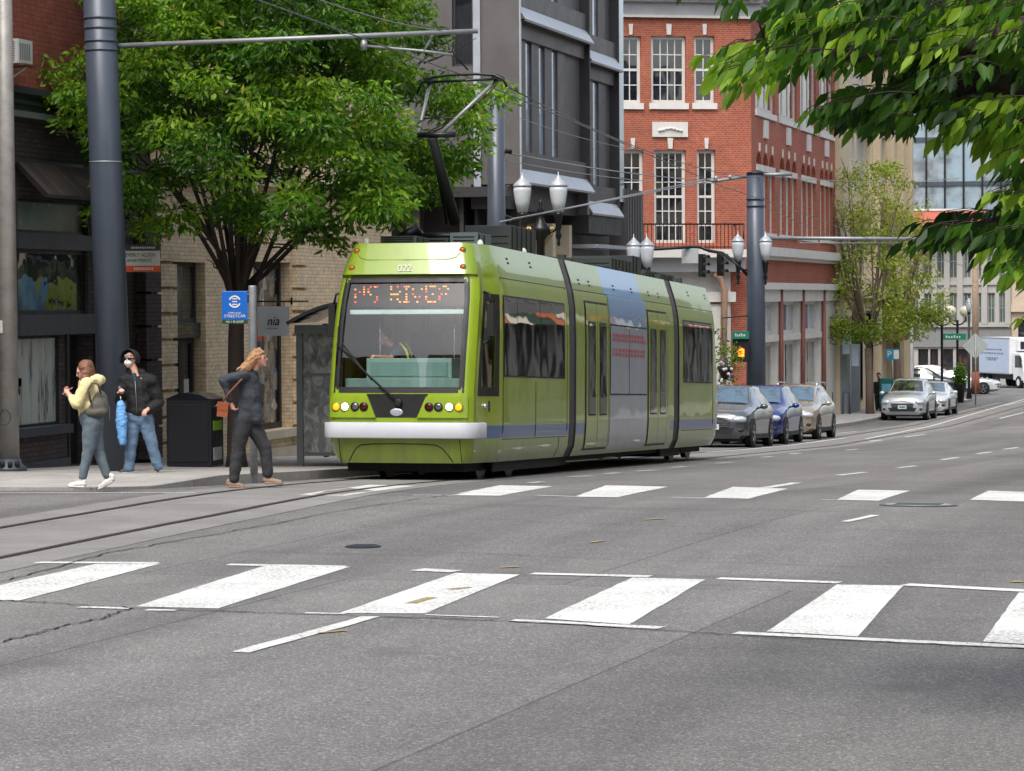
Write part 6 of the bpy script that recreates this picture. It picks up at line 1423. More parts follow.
# man in black with a folded blue umbrella
t, J, D = person('man in black hooded jacket, blue jeans and white face mask holding a folded blue umbrella', (143, 472.5))
FM = -CB - CR*.42
b = []; hd = J(130.5, 359.5); b += headparts(hd, FM, 1.02)
b += [('c', J(131.5,364), .055, J(136,376), .06), ('c', J(127,381,.03), .095, J(149,381,.05), .095), ('c', J(138,384,.03), .14, J(139,414,.03), .14), ('c', J(124,381,.02), .06, J(120,401,-.02), .048), ('c', J(120,401,-.02), .046, J(121,393,-.20), .032),
      ('c', J(151,381,.06), .06, J(158,402,.08), .05), ('c', J(158,402,.08), .048, J(148.5,409,-.10), .033), ('c', J(133,416,.03), .11, J(131.5,443,-.01), .072), ('c', J(131.5,443,-.01), .07, J(128.5,466,.0), .048), ('c', J(145,416,.03), .11, J(151.5,443,.01), .072), ('c', J(151.5,443,.01), .07, J(158.5,464,.04), .048)]
hand(b, J(148.5,409,-.10), J(158,402,.08), -CZ, 1.0); hand(b, J(121,394,-.18), J(120,403,.0), -CZ, 1.0)
body = solid('body', b, SKIN2, t); eyes(body, hd, FM, 1.02)
BJ = mat('black_jacket_fabric', (18,18,21), .8, 0, .2, 6, .2, 30)
jk = solid('jacket', [('c', J(126,381,.03), .11, J(150,381,.05), .11), ('c', J(137,386,.03), .175, J(140,410,.03), .18), ('e', J(139.5,411,.03), (.215,.17,.09)), ('c', J(125,381,.02), .088, J(119.5,401,.0), .076), ('c', J(119.5,401,.0), .074, J(120.5,394,-.16), .052), ('c', J(151,381,.06), .092, J(159,402,.09), .080), ('c', J(159,402,.09), .078, J(150.5,408.5,-.07), .056), ('c', J(132,372,.04), .09, J(140,374,.06), .09)], BJ, t, .011, 3, .016, 6)
def hood(c, f, s, m, par):
    f = Vector(f).normalized(); side = f.cross(CZ).normalized(); up = side.cross(f); mb = MB(); n, k = 12, 10; vs = []
    for i in range(n+1):
        th = -PI*.62+ PI*1.24*i/n            # around the face, from one jaw over the crown to the other
        for j in range(k+1):
            u = j/k; back = .075 - .215*u; r = .118*math.sqrt(max(0, 1-(max(0, u-.25)/.78)**2))+.004
            vs.append(c + f*back*s + (side*math.sin(th)*r*1.0 + up*(math.cos(th)*r*1.16-.0))*s)
    mb.add(vs, [(i*(k+1)+j, i*(k+1)+j+1, (i+1)*(k+1)+j+1, (i+1)*(k+1)+j) for i in range(n) for j in range(k)], m, True); o = mb.build('hood', par); sd_ = o.modifiers.new('s', 'SOLIDIFY'); sd_.thickness = .014; sd_.offset = 0; return o
hood(hd, FM, 1.06, BJ, t)
solid('face_mask', [('e', hd+FM.normalized()*.062-CZ*.045, (.062,.052,.050), Matrix((CR, -CB, CZ)).transposed())], mat('white_mask', (214,214,212), .8), t, .007, 2)
mb = MB(); f = FM.normalized(); sd_ = f.cross(CZ).normalized()
for k in (-1, 1): mb.sphere(hd+f*.088+sd_*k*.034+CZ*.014, (.034,.016,.020), BLACK, 12, 8)
mb.tube([hd+sd_*.08+CZ*.018, hd+sd_*.062+f*.07+CZ*.018, hd-sd_*.062+f*.07+CZ*.018, hd-sd_*.08+CZ*.018], .006, BLACK, 6); mb.build('sunglasses', t)
solid('cap_brim', [('c', hd+f*.07+CZ*.062-sd_*.045, .012, hd+f*.07+CZ*.062+sd_*.045, .012), ('c', hd+f*.105+CZ*.052-sd_*.03, .010, hd+f*.105+CZ*.052+sd_*.03, .010)], mat('grey_cap', (130,132,136), .8), t, .007, 2)
solid('undershirt', [('c', J(134,375,-.09), .038, J(135,381,-.115), .030)], mat('dark_teal_shirt', (24,62,66), .8), t, .01, 2)
mb = MB(); mb.tube([J(135,381,-.165), J(136,395,-.17), J(137,413,-.155)], .005, GALV, 5); mb.build('zip', jk)
solid('jeans', [('c', J(136,417,.03), .155, J(142,417,.03), .155), ('c', J(133,418,.03), .125, J(131.5,443,-.01), .088), ('c', J(131.5,443,-.01), .084, J(128.8,468,.0), .072), ('c', J(145,418,.03), .125, J(151.5,443,.01), .088), ('c', J(151.5,443,.01), .084, J(158,466.5,.04), .072)], DENIM2, t, .010, 4, .012, 6)
GS = mat('grey_trainer', (70,74,84), .7, 0, .2, 10); sho(131,472.5,119.5,474.5,-.0, GS, WS_, .048); sho(158.5,470,155.5,473.5,.04, GS, WS_, .048)
ut = thing('folded_umbrella', 'folded light blue umbrella hanging from the hand of the man in black', 'umbrella', J(121,390,-.22)+t.location); o0 = ut.location - t.location
UB = mat('light_blue_umbrella', (104,160,214), .6, 0, .15, 8, .2, 30); cp = solid('canopy', [('c', J(121,405,-.22)-o0, .062, J(121.5,422,-.22)-o0, .085), ('c', J(121.5,422,-.22)-o0, .085, J(122.5,442,-.22)-o0, .055)], UB, ut, .009, 2, .012, 14)
mb = MB(); mb.tube([J(119.5,386,-.22)-o0, J(120.5,395,-.22)-o0], .030, mat('umbrella_grip', (60,66,72), .4), 10); mb.build('grip', ut); mb = MB(); mb.tube([J(120.5,394,-.22)-o0, J(121,406,-.22)-o0], .010, CHROME, 8); mb.tube([J(122.5,441,-.22)-o0, J(122.8,447,-.22)-o0], .008, STEEL_K, 6); mb.build('shaft', ut)
# woman in charcoal, striding right with her hand on her hip
t, J, D = person('woman with windblown auburn hair in charcoal jacket and trousers stepping off the kerb', (252, 488), 0.0)
FW = CR*.97 - CB*.18 + CZ*.0
b = []; hd = J(259.5, 358.5); b += headparts(hd, FW+CZ*.06, .98)
b += [('c', J(257,364), .048, J(252,374), .055), ('c', J(248,380,.0), .115, J(249,396), .12), ('c', J(249,396), .12, J(247,416), .12), ('c', J(243,377,-.15), .055, J(223,380.5,-.20), .044), ('c', J(223,380.5,-.20), .042, J(230.5,402,-.17), .030), ('c', J(250,377,.14), .055, J(253,398,.20), .042), ('c', J(253,398,.20), .04, J(259,412,.12), .03),
      ('c', J(243,421,-.06), .11, J(237,449,-.06), .068), ('c', J(237,449,-.06), .064, J(234,478,-.06), .040), ('c', J(250,421,.06), .11, J(266,449,.06), .068), ('c', J(266,449,.06), .064, J(269,474,.06), .040)]
hand(b, J(230.5,402,-.17), J(223,382,-.20), CR, .95); hand(b, J(259,412,.12), J(253,398,.2), -CZ, .9)
body = solid('body', b, SKIN, t); eyes(body, hd, FW+CZ*.06, .98)
CJ = mat('charcoal_cloth', (46,50,58), .8, 0, .18, 7, .2, 40)
solid('jacket', [('c', J(247,379), .145, J(250,395), .150), ('c', J(250,395), .150, J(249,408), .150), ('c', J(250,404,-.02), .13, J(256,418,-.04), .10), ('c', J(244,376,-.13), .082, J(224,379.5,-.20), .066), ('c', J(223.5,380,-.20), .066, J(229.5,399,-.18), .046), ('c', J(250,376,.12), .08, J(254,398,.20), .062), ('c', J(254,398,.20), .06, J(258,410,.13), .044), ('c', J(253,372), .07, J(249,374), .075)], CJ, t, .010, 3, .015, 6)
TR = mat('dark_grey_trousers', (44,45,48), .85, 0, .15, 6, .2, 40)
solid('trousers', [('c', J(245,414), .145, J(248,418), .15), ('c', J(243.5,420,-.05), .128, J(238,449,-.06), .090), ('c', J(238,449,-.06), .086, J(233.8,478.5,-.06), .070), ('c', J(250,420,.05), .128, J(265,447,.06), .090), ('c', J(265,447,.06), .086, J(267.8,473,.06), .070), ('e', J(241.5,421,.0), (.10,.13,.12))], TR, t, .010, 4, .010, 5.5)
H2_ = mat('light_auburn_hair', (152,112,74), .5, 0, .35, 24, .5, 60)
solid('hair', [('e', J(257.5,355.5), (.092,.098,.10)), ('c', J(254,357,-.03), .075, J(247,368,-.08), .06), ('c', J(247,366,-.07), .055, J(240,374,-.12), .03), ('c', J(252,358,-.06), .05, J(243,369,-.12), .04), ('c', J(250,362,.03), .06, J(244,372,.0), .045), ('c', J(259,350,-.02), .035, J(264,353,-.06), .02), ('c', J(245,364,-.1), .03, J(237,370,-.13), .012)], H2_, t, .009, 2, .012, 20)
TAN_S = mat('tan_suede', (140,116,98), .85, 0, .12, 10); sho(229,487.5,244.5,488.5,-.06, TAN_S, TAN_S, .043); sho(265.5,484,282.5,484.5,.06, TAN_S, TAN_S, .043)
bg = MB(); o0 = J(223,409,-.25); Mb = Matrix.Translation(o0) @ Matrix.Rotation(YAW+.1, 4, 'Z') @ Matrix.Rotation(.08, 4, 'Y'); bg.box(-.075,.065,-.04,.04,-.10,.09,mat('orange_leather', (140,78,48), .45, 0, .12, 9), Mb); bg.box(-.077,.067,-.045,-.041,-.02,.09,mat('orange_leather_flap', (140,74,42), .45), Mb); bo = bg.build('shoulder_bag', None, .012, label='small orange leather shoulder bag at the hip of the woman in charcoal', cat='bag'); bo.location = t.location
mb = MB(); mb.tube([J(222,403,-.25), J(229,393,-.26), J(240,381,-.215), J(248,373,-.14), J(252,372,-.02)], .012, mat('brown_strap', (110,60,40), .5), 6); mb.build('strap', bo)
# small figure beyond the crossing
t, J, D = person('person in a black coat and trousers standing by the trunk beyond the crossing', (879, 411), KH, d=None)
t.location = at_d(879, 411, 126); t.location.z = gz(t.location.y)+KH; D = 126
b = headparts(J(878.5, 375.5), -CB, 1.0) + [('c', J(878.5,378), .055, J(879,382), .06), ('c', J(876,384), .09, J(881.5,384), .09), ('c', J(879,386), .13, J(879,393), .13), ('c', J(876.5,394), .09, J(877,409), .05), ('c', J(881,394), .09, J(881,409), .05), ('c', J(874.5,384), .06, J(873.8,394), .035), ('c', J(883,384), .06, J(884.5,391,-.1), .035)]
hand(b, J(873.8,394), J(874.5,384)); hand(b, J(884.5,391,-.1), J(883,384)); solid('body', b, SKIN, t, .014)
solid('coat', [('c', J(876,384), .11, J(881.5,384), .11), ('c', J(879,386), .17, J(879,395), .19), ('c', J(874.5,384), .085, J(873.8,392.5), .06), ('c', J(883,384), .085, J(884.3,390,-.08), .06)], BJ, t, .014, 2, .01); solid('trousers', [('c', J(876.8,396), .11, J(877,408.5), .075), ('c', J(881,396), .11, J(881,408.5), .075)], mat('black_trousers', (26,26,30), .8), t, .014, 2); solid('hair', [('e', J(878.6,374.6,.02), (.09,.10,.10))], BLACK, t, .012, 2)
for x in (877, 881): shoe('shoe', J(x,410.6,.05), J(x,410.6,-.2), BLACK, BLACK, t)
# driver
Dd = dep(TM @ Vector((0, 1.45, 1.5))); t = thing('person', 'streetcar driver in dark shirt and hi-vis vest leaning over the dashboard', 'person', at_d(402, 372, Dd))
def J(px, py, b=0.0): return at_d(px, py, Dd+b) - t.location
FD = -CR*.8 - CB*.5 - CZ*.25; hd = J(384.5, 337)
b = headparts(hd, FD, 1.0) + [('c', J(387,342), .05, J(395,348), .06), ('c', J(399,352), .12, J(405,372), .13), ('c', J(399,350,-.15), .06, J(391,358,-.3), .045), ('c', J(391,358,-.3), .042, J(378,357,-.45), .03), ('c', J(403,350,.12), .06, J(397,362,-.1), .045), ('c', J(397,362,-.1), .04, J(388,364,-.4), .03),
     ('c', J(403,374,-.05), .10, J(396,382,-.35), .075), ('c', J(396,382,-.35), .07, J(396,402,-.3), .05), ('c', J(407,374,.05), .10, J(404,382,-.35), .075), ('c', J(404,382,-.35), .07, J(404,402,-.3), .05)]
hand(b, J(378,357,-.45), J(391,358,-.3)); hand(b, J(388,364,-.4), J(397,362,-.1)); bd = solid('body', b, SKIN, t); eyes(bd, hd, FD)
solid('shirt', [('c', J(399,351), .145, J(405,371), .155), ('c', J(399,350,-.14), .082, J(393,356,-.25), .066), ('c', J(403,350,.12), .08, J(398,360,-.05), .062)], mat('navy_shirt', (38,52,68), .8), t, .012, 3, .008)
solid('trousers', [('c', J(403,375,-.05), .12, J(396,382,-.35), .09), ('c', J(396,382,-.35), .09, J(396,400,-.3), .065), ('c', J(407,375,.05), .12, J(404,382,-.35), .09), ('c', J(404,382,-.35), .09, J(404,400,-.3), .065), ('c', J(403,373), .15, J(407,374), .15)], mat('black_trousers', (26,26,30), .8), t, .014, 2)
solid('hair', [('e', J(385.8,334.5,.02), (.088,.10,.095))], mat('dark_brown_hair', (58,38,28), .5, 0, .2, 20), t, .010, 2, .006)
mb = MB(); mb.tube([J(400,343,-.12), J(406,350,-.17), J(409,360,-.17), J(411,372,-.15)], .022, mat('hi_vis_yellow', (206,220,60), .6), 6); mb.tube([J(405,343,.08), J(411,352,.1), J(413,370,.1)], .022, bpy.data.materials['hi_vis_yellow'], 6); mb.build('hi_vis_strap', t)
# ------------------------------------------------------------------ vehicles
def car_paint(name, col, metal=.5, rough=.25):
    n = N(name); co = n.coord(); d = n.noise(co, 3, 4)
    return n.bsdf({'Base Color': n.ramp(d, [(.3, tuple(v*.9 for v in lin(col))), (.7, lin(col))]), 'Metallic': metal, 'Roughness': rough, 'Coat Weight': 1, 'Coat Roughness': .04})
CGL = glass_dark('car_glass', (16,22,26), .02, .06, 1.5, 1.0); CWS = glass_dark('windscreen_tint', (60,84,100), .03, .1, 1.0, 1.0, ((26,34,38), 1.4))
TYRE = RUBBER; RIM = mat('alloy_rim', (140,143,148), .35, .7, .1, 6); PLASTIC = mat('black_trim', (24,25,27), .6)
LENS = mat('headlamp_lens', (190,198,206), .08, .3, .1, 10); PLT = mat('number_plate', (190,206,214), .4)
SUV = dict(L=4.5, W=.92, wb=2.68, rw=.355, st=[(-2.25,.36,.60,.70,.56,.80,.42),(-2.14,.24,.80,.80,.74,.93,.58),(-1.85,.2,.89,.90,.82,1.01,.66),(-1.2,.2,.92,.98,.86,1.09,.70),(-.86,.2,.92,1.0,.87,1.13,.72),(-.08,.2,.92,1.04,.87,1.62,.58),(.35,.2,.92,1.05,.87,1.67,.60),(1.25,.2,.92,1.08,.86,1.64,.59),(1.78,.22,.90,1.10,.84,1.55,.56),(2.12,.26,.86,1.08,.78,1.12,.66),(2.25,.36,.78,.95,.68,1.0,.5)])
SED = dict(L=4.6, W=.90, wb=2.7, rw=.33, st=[(-2.3,.34,.58,.62,.54,.70,.40),(-2.18,.2,.78,.70,.72,.80,.56),(-1.85,.18,.88,.80,.80,.88,.64),(-1.1,.18,.90,.88,.84,.96,.68),(-.8,.18,.90,.90,.85,1.0,.70),(.1,.18,.90,.94,.84,1.40,.55),(.5,.18,.90,.95,.84,1.43,.56),(1.1,.18,.90,.97,.83,1.38,.54),(1.75,.2,.89,.98,.80,1.04,.62),(2.2,.24,.84,.95,.76,1.0,.6),(2.3,.34,.76,.85,.68,.9,.5)])
def make_car(spec, label, paint, loc, rz=0, group=None, grille='bar', cat='car', wsmat=None, rails=False):
    t = thing('parked_car', label, cat, loc, rz, group)
    sl = math.atan((gz(loc[1]+1)-gz(loc[1]-1))/2); t.rotation_euler = (sl*math.cos(rz), -sl*math.sin(rz), rz)
    st = spec['st']; W = spec['W']; rw = spec['rw']; fine = []
    for a, b in zip(st, st[1:]):
        for k in range(3): fine.append(tuple(x+(y-x)*k/3 for x, y in zip(a, b)))
    fine.append(st[-1])
    def ringp(s):
        y, zl, h, zs, hs, zt, ht = s
        return [(h*.8, zl), (h, zl+.12), (h*1.005, (zl+zs)*.5), (h*.985, zs-.06), (hs, zs), (hs+(ht-hs)*.5, zs+(zt-zs)*.52), (ht, zt-.035), (ht*.7, zt), (0, zt+.015)]
    rings = [[(x, s[0], z) for x, z in ringp(s)] + [(-x, s[0], z) for x, z in reversed(ringp(s)[:-1])] for s in fine]; n = len(rings[0]); mb = MB()
    mb.add([p for r in rings for p in r], [(i*n+j, i*n+(j+1) % n, (i+1)*n+(j+1) % n, (i+1)*n+j) for i in range(len(rings)-1) for j in range(n)] + [tuple(range(n)), tuple((len(rings)-1)*n+k for k in reversed(range(n)))], paint, True)
    body = weld(mb.build('body', t)); sharp(body, 38)
    # glasshouse panels
    def lerp_s(y):
        for a, b in zip(st, st[1:]):
            if a[0] <= y <= b[0]: return tuple(p+(q-p)*(y-a[0])/(b[0]-a[0]) for p, q in zip(a, b))
    yc, yt = st[4][0], st[5][0]
    def top(y, x, o=.006):
        s = lerp_s(y); return Vector((x*s[6], y-o, s[5]+.012*(1-x*x)+o*1.4-.02*(abs(x) > .8)))
    mb = MB(); N_ = 8; rows = [yc+.07+(yt-yc-.13)*k/4 for k in range(5)]
    vs = [top(y, -.93+1.86*i/N_) + Vector((0,0,.004)) for y in rows for i in range(N_+1)]; mb.add(vs, [(j*(N_+1)+i, j*(N_+1)+i+1, (j+1)*(N_+1)+i+1, (j+1)*(N_+1)+i) for j in range(4) for i in range(N_)], wsmat or CWS, True); ws = mb.build('windscreen', t)
    ys = [yc+.45, .28, 1.12, st[8][0]-.1 if spec is SUV else 1.45]
    for sg in (1, -1):
        for a, b in zip(ys, ys[1:]):
            mb = MB()
            def sp2(y, f):
                s = lerp_s(y); x = s[4]+(s[6]-s[4])*f; z = s[3]+(s[5]-.035-s[3])*f; return Vector((sg*(x+.012), y, z))
            y2 = frange(a+.03, b-.03, .3); q_ = [[sp2(y, .10) for y in y2], [sp2(y, .5) for y in y2], [sp2(y, .90) for y in y2]]
            m_ = len(y2); mb.add([p for r in q_ for p in r], [(j*m_+i, j*m_+i+1, (j+1)*m_+i+1, (j+1)*m_+i) for j in range(2) for i in range(m_-1)], CGL, True); mb.build('side_window', t)
        q = lerp_s(yc+.4); mb = MB(); mb.sphere((sg*(W+.13), yc+.38, q[3]+.07), (.11,.09,.075), paint, 12, 8); mb.tube([(sg*(q[4]-.01), yc+.42, q[3]+.02), (sg*(W+.05), yc+.38, q[3]+.04)], .025, PLASTIC, 6); mb.build('mirror', t)
        mb = MB(); mb.box(sg*W*1.003-.006*(sg>0), sg*W*1.003+.006*(sg<0)+.004*sg, -1.0, 1.0, .24, .36, PLASTIC); mb.build('sill', t)
        for a in (.22, 1.14): mb = MB(); mb.box(sg*(W+.006)-.004, sg*(W+.006)+.004, a, a+.16, lerp_s(a)[3]-.14, lerp_s(a)[3]-.11, CHROME); mb.build('door_handle', t)
        for y in (-spec['wb']/2, spec['wb']/2):
            mb = MB(); mb.lathe([(rw+.055, 0), (rw+.05, sg*.012)], (sg*(W-.004), y, rw+.02), PLASTIC, 24, False, 'x'); mb.build('wheel_arch', t)
            mb = MB(); mb.lathe([(rw*.6,-.20*sg),(rw*.97,-.19*sg),(rw,-.15*sg),(rw,-.02*sg),(rw*.96,.018*sg),(rw*.7,.024*sg)], (sg*W, y, rw), TYRE, 24, True, 'x'); w_ = mb.build('tyre', t)
            mb = MB(); mb.lathe([(rw*.69,.020*sg),(rw*.66,.028*sg),(rw*.60,.012*sg)], (sg*W, y, rw), RIM, 24, False, 'x')
            for k in range(5): 
                a = 2*PI*k/5+.3; mb.box(-.02,.02,.03,rw*.64,-.012,.012,RIM, Matrix.Translation((sg*(W+.024), y, rw)) @ Matrix.Rotation(a, 4, 'X') @ Matrix.Rotation(PI/2, 4, 'Y'))
            mb.build('rim', w_)
    # nose
    s1 = st[1]; zn = s1[3]; y0 = st[0][0]
    mb = MB(); mb.prism([(-.46, y0-.02, zn-.10),(.46, y0-.02, zn-.10),(.42, y0-.02, zn-.28),(-.42, y0-.02, zn-.28)], (0,.10,0), PLASTIC)
    for k in range(3): mb.box(-.44,.44,y0-.03,y0-.021,zn-.13-k*.055,zn-.115-k*.055,CHROME)
    mb.build('grille', t); mb = MB(); mb.prism([(-.58, y0-.012, .52),(.58, y0-.012, .52),(.48, y0-.012, .37),(-.48, y0-.012, .37)], (0,.14,0), PLASTIC); mb.build('lower_grille', t)
    for sg in (1, -1):
        mb = MB(); mb.sphere((sg*.67, y0+.13, zn-.055), (.22,.15,.095), LENS, 14, 8, Matrix.Rotation(sg*.5, 3, 'Z')); mb.build('headlight', t)
        mb = MB(); mb.sphere((sg*.70, y0+.10, .46), (.11,.07,.06), PLASTIC, 10, 6); mb.build('fog_light', t)
        mb = MB(); mb.sphere((sg*.70, -y0-.12, s1[3]+.12), (.10,.10,.14), mat('tail_lamp_red', (120,14,12), .2)); mb.build('tail_light', t)
    mb = MB(); mb.box(-.17,.17,y0-.035,y0-.028,.48,.62,PLT); pl = mb.build('number_plate', t)
    mb = MB(); mb.box(-.12,.12,y0-.038,y0-.0352,.515,.585,mat('plate_print', (90,104,116), .5)); mb.build('plate_print', pl)
    if rails:
        for sg in (1, -1): mb = MB(); mb.tube([(sg*.60,.05,1.64),(sg*.62,.2,1.73),(sg*.62,1.5,1.71),(sg*.60,1.65,1.62)], .022, CHROME, 6); mb.build('roof_rail', t)
    mb = MB(); mb.box(-.7,.7,y0+.35,-y0-.35,.16,.30,PLASTIC); mb.build('chassis', t); return t
def cl(px, py, x, yoff=2.25): q = on_x(px, py, x); return (x, q.y+yoff, gz(q.y+yoff))
def at_xy(x, y): return (x, y, gz(y))
XC = -14.65; G_ = 'cars parked along the left kerb'
make_car(SUV, 'dark grey parked car half hidden behind the rear of the streetcar', car_paint('dark_grey_car', (84,88,94)), at_xy(XC+.02, 77.2), 0, G_)
make_car(SUV, 'deep blue parked car, middle of the three behind the streetcar', car_paint('deep_blue_car', (34,58,128)), at_xy(XC-.02, 82.6), .01, G_)
make_car(SUV, 'beige parked car with roof rails, furthest of the three behind the streetcar', car_paint('beige_car', (170,160,142)), at_xy(XC, 88.6), -.01, G_, rails=True)
ww_ = glass_dark('dark_windscreen', (14,18,18), .02, .1, 1.0, 1.0, ((66,84,60), 2.4))
make_car(SUV, 'silver white parked car facing the camera beside the leafing tree', car_paint('silver_white_car', (186,190,194), .35), at_xy(-15.0, 118.8), 0, G_, wsmat=ww_)
make_car(SED, 'white parked car directly behind the silver white one', car_paint('white_car', (205,208,210), .1), at_xy(-14.95, 126.3), 0, G_)
D1 = 'cars on the far side street'
def far(px, d, rz, spec, lab, p): q = at_d(px, 385, d); make_car(spec, lab, p, (q.x, q.y, gz(q.y)), rz, D1)
far(938, 178, PI/2+.1, SUV, 'white van like car crossing behind the globe lamps', bpy.data.materials['white_car'])
far(961, 172, PI/2+.05, SED, 'white low car between the potted shrub and the wooden pole, far off', car_paint('pearl_car', (200,202,206), .2))
far(911, 172, PI/2, SED, 'silver car roof showing behind the silver white parked car', car_paint('pale_silver_car', (150,158,166)))
far(926, 166, PI/2+.1, SUV, 'dark car behind the white parked car, far off', car_paint('black_car', (34,38,44)))
# box truck
q = at_d(998, 387, 192); t = thing('box_truck', 'white box truck with pale blue grey side lettering at the right edge of the street', 'truck', (q.x+1.0, q.y+2, gz(q.y+2)), .53)
WP = mat('truck_white', (206,208,210), .4, 0, .05, 2); BP = mat('truck_panel', (168,182,200), .45, 0, .06, 2)
mb = MB(); mb.box(-1.2,1.2,-1.6,3.9,.95,3.35,WP); bx = mb.build('box_body', t, .03); mb = MB(); mb.box(-1.215,-1.203,-1.45,3.75,1.05,3.25,BP); pn = mb.build('side_panel', bx)
mb = MB()
for k, (z, a, b) in enumerate(((2.55,-.4,2.7),(2.30,-.6,2.9),(1.98,.2,2.2),(1.86,.5,1.9))): 
    y = a
    while y < b: l = random.uniform(.15,.4); mb.box(-1.222,-1.216,y,min(b,y+l),z-.05,z+.05,mat('truck_lettering', (104,116,138), .5)); y += l+.1
mb.build('side_lettering', pn)
mb = MB(); mb.box(-1.23,-1.2,-1.6,3.9,3.3,3.36,GALV); mb.box(-1.23,-1.2,-1.6,3.9,.93,1.0,GALV); mb.build('edge_rail', bx)
cab = MB(); pr = [(-3.35,.55),(-3.40,1.15),(-3.25,1.35),(-2.95,2.25),(-2.6,2.38),(-1.7,2.38),(-1.7,.55)]; cab.prism([(-1.02,y,z) for y, z in pr], (2.04,0,0), WP); cb = cab.build('cab', t, .05)
mb = MB(); mb.quad((-.9,-3.262,1.42),(.9,-3.262,1.42),(.82,-2.985,2.2),(-.82,-2.985,2.2),CGL); mb.build('windscreen', cb)
for sg in (-1,1):
    mb = MB(); mb.quad((sg*1.026,-3.1,1.4),(sg*1.026,-2.0,1.4),(sg*1.026,-2.0,2.2),(sg*1.026,-2.85,2.2),CGL); mb.build('side_window', cb)
    mb = MB(); mb.box(sg*1.2-.04,sg*1.2+.04,-3.3,-3.15,1.5,2.1,PLASTIC); mb.tube([(sg*1.0,-3.1,1.9),(sg*1.2,-3.2,1.9)],.02,PLASTIC,6); mb.build('mirror', cb)
    mb = MB(); mb.box(sg*.78-.16,sg*.78+.16,-3.42,-3.38,.85,1.05,LENS); mb.build('headlight', cb)
mb = MB(); mb.box(-.5,.5,-3.42,-3.37,.8,1.1,PLASTIC); mb.build('grille', cb); mb = MB(); mb.box(-1.05,1.05,-3.5,-3.3,.42,.62,WP); mb.build('bumper', t, .02)
mb = MB(); mb.box(-.9,.9,-1.7,3.8,.6,.95,PLASTIC); mb.build('chassis', t)
mb = MB(); mb.box(-.75,.75,-1.95,-1.62,2.5,3.2,WP); mb.box(-.6,.6,-1.97,-1.951,2.6,3.1,PLASTIC); mb.build('refrigeration_unit', t)
for y in (-2.6, 2.2, 3.0):
    for sg in (-1,1): mb = MB(); mb.lathe([(.25,-.25*sg),(.42,-.22*sg),(.43,0),(.40,.03*sg),(.24,.03*sg)], (sg*1.05,y,.43), TYRE, 20, True, 'x'); w_ = mb.build('wheel', t); mb = MB(); mb.lathe([(.23,.031*sg),(.1,.04*sg)], (sg*1.05,y,.43), WP, 16, False, 'x'); mb.build('rim', w_)
# ------------------------------------------------------------------ trees
def leaf_mesh(name, C, Dn, L, Wd, m, parent=None, tone=None, seed=1, fold=.25, droop=.6, tonebias=None):
    """C: (n,3) leaf bases, Dn: (n,3) pointing directions, L: lengths. Each leaf is two folded halves with a pointed tip."""
    rng = np.random.default_rng(seed); n = len(C)
    d = Dn/np.linalg.norm(Dn, axis=1, keepdims=True); r = rng.normal(size=(n,3)); r[:,2] *= .45
    s = np.cross(d, r); s /= np.linalg.norm(s, axis=1, keepdims=True)+1e-9; nn = np.cross(s, d)
    Lc = L[:,None]; W = Lc*Wd
    p0 = C; p1 = C + d*Lc*.38 + s*W*.5 + nn*Lc*fold*.25; p2 = C + d*Lc*.72 + s*W*.36 + nn*Lc*fold*.1 - np.array([0,0,1])*Lc*.04*droop
    tip = C + d*Lc - np.array([0,0,1])*Lc*.16*droop; q1 = C + d*Lc*.38 - s*W*.5 + nn*Lc*fold*.25; q2 = C + d*Lc*.72 - s*W*.36 + nn*Lc*fold*.1 - np.array([0,0,1])*Lc*.04*droop
    V = np.stack([p0,p1,p2,tip,q2,q1], 1).reshape(-1,3); b = (np.arange(n)*6)[:,None]
    F = np.concatenate([b+np.array([[0,1,2,3]]), b+np.array([[0,3,4,5]])], 1).reshape(-1,4)
    me = bpy.data.meshes.new(name); me.vertices.add(len(V)); me.vertices.foreach_set('co', V.ravel()); me.loops.add(F.size); me.loops.foreach_set('vertex_index', F.ravel())
    me.polygons.add(len(F)); me.polygons.foreach_set('loop_start', np.arange(len(F))*4); me.update(calc_edges=True)
    tn = tone if tone is not None else rng.random(n); a = me.attributes.new('tone', 'FLOAT', 'FACE'); a.data.foreach_set('value', np.repeat(tn, 2).astype(np.float32))
    me.materials.append(m); o = bpy.data.objects.new(name, me); COL.objects.link(o)
    if parent: o.parent = parent
    return o
def limb(mb, a, b, r0, r1, m, wob=.06, n=6, seg=7):
    a, b = Vector(a), Vector(b); pts = []; L = (b-a).length
    for i in range(n+1):
        t = i/n; p = a.lerp(b, t); w = math.sin(PI*t)*L*wob; pts.append(p+Vector((random.uniform(-w,w), random.uniform(-w,w), random.uniform(-w,w)*.4)))
    mb.tube(pts, [r0+(r1-r0)*i/n for i in range(n+1)], m, seg); return pts
BARK = mat('dark_bark', (52,44,38), .9, 0, .3, 8, .6, 30); BARK2 = mat('grey_brown_bark', (112,98,86), .9, 0, .25, 7, .5, 30)
LF1 = leaf_mat('tree_leaf', (34,64,20), (82,126,34), (150,184,58), .5, (170,160,76)); LF2 = leaf_mat('young_leaf', (88,106,36), (136,154,56), (176,180,86), .5, (170,120,84)); LF3 = leaf_mat('near_leaf', (26,54,14), (74,118,30), (150,182,60), .5)
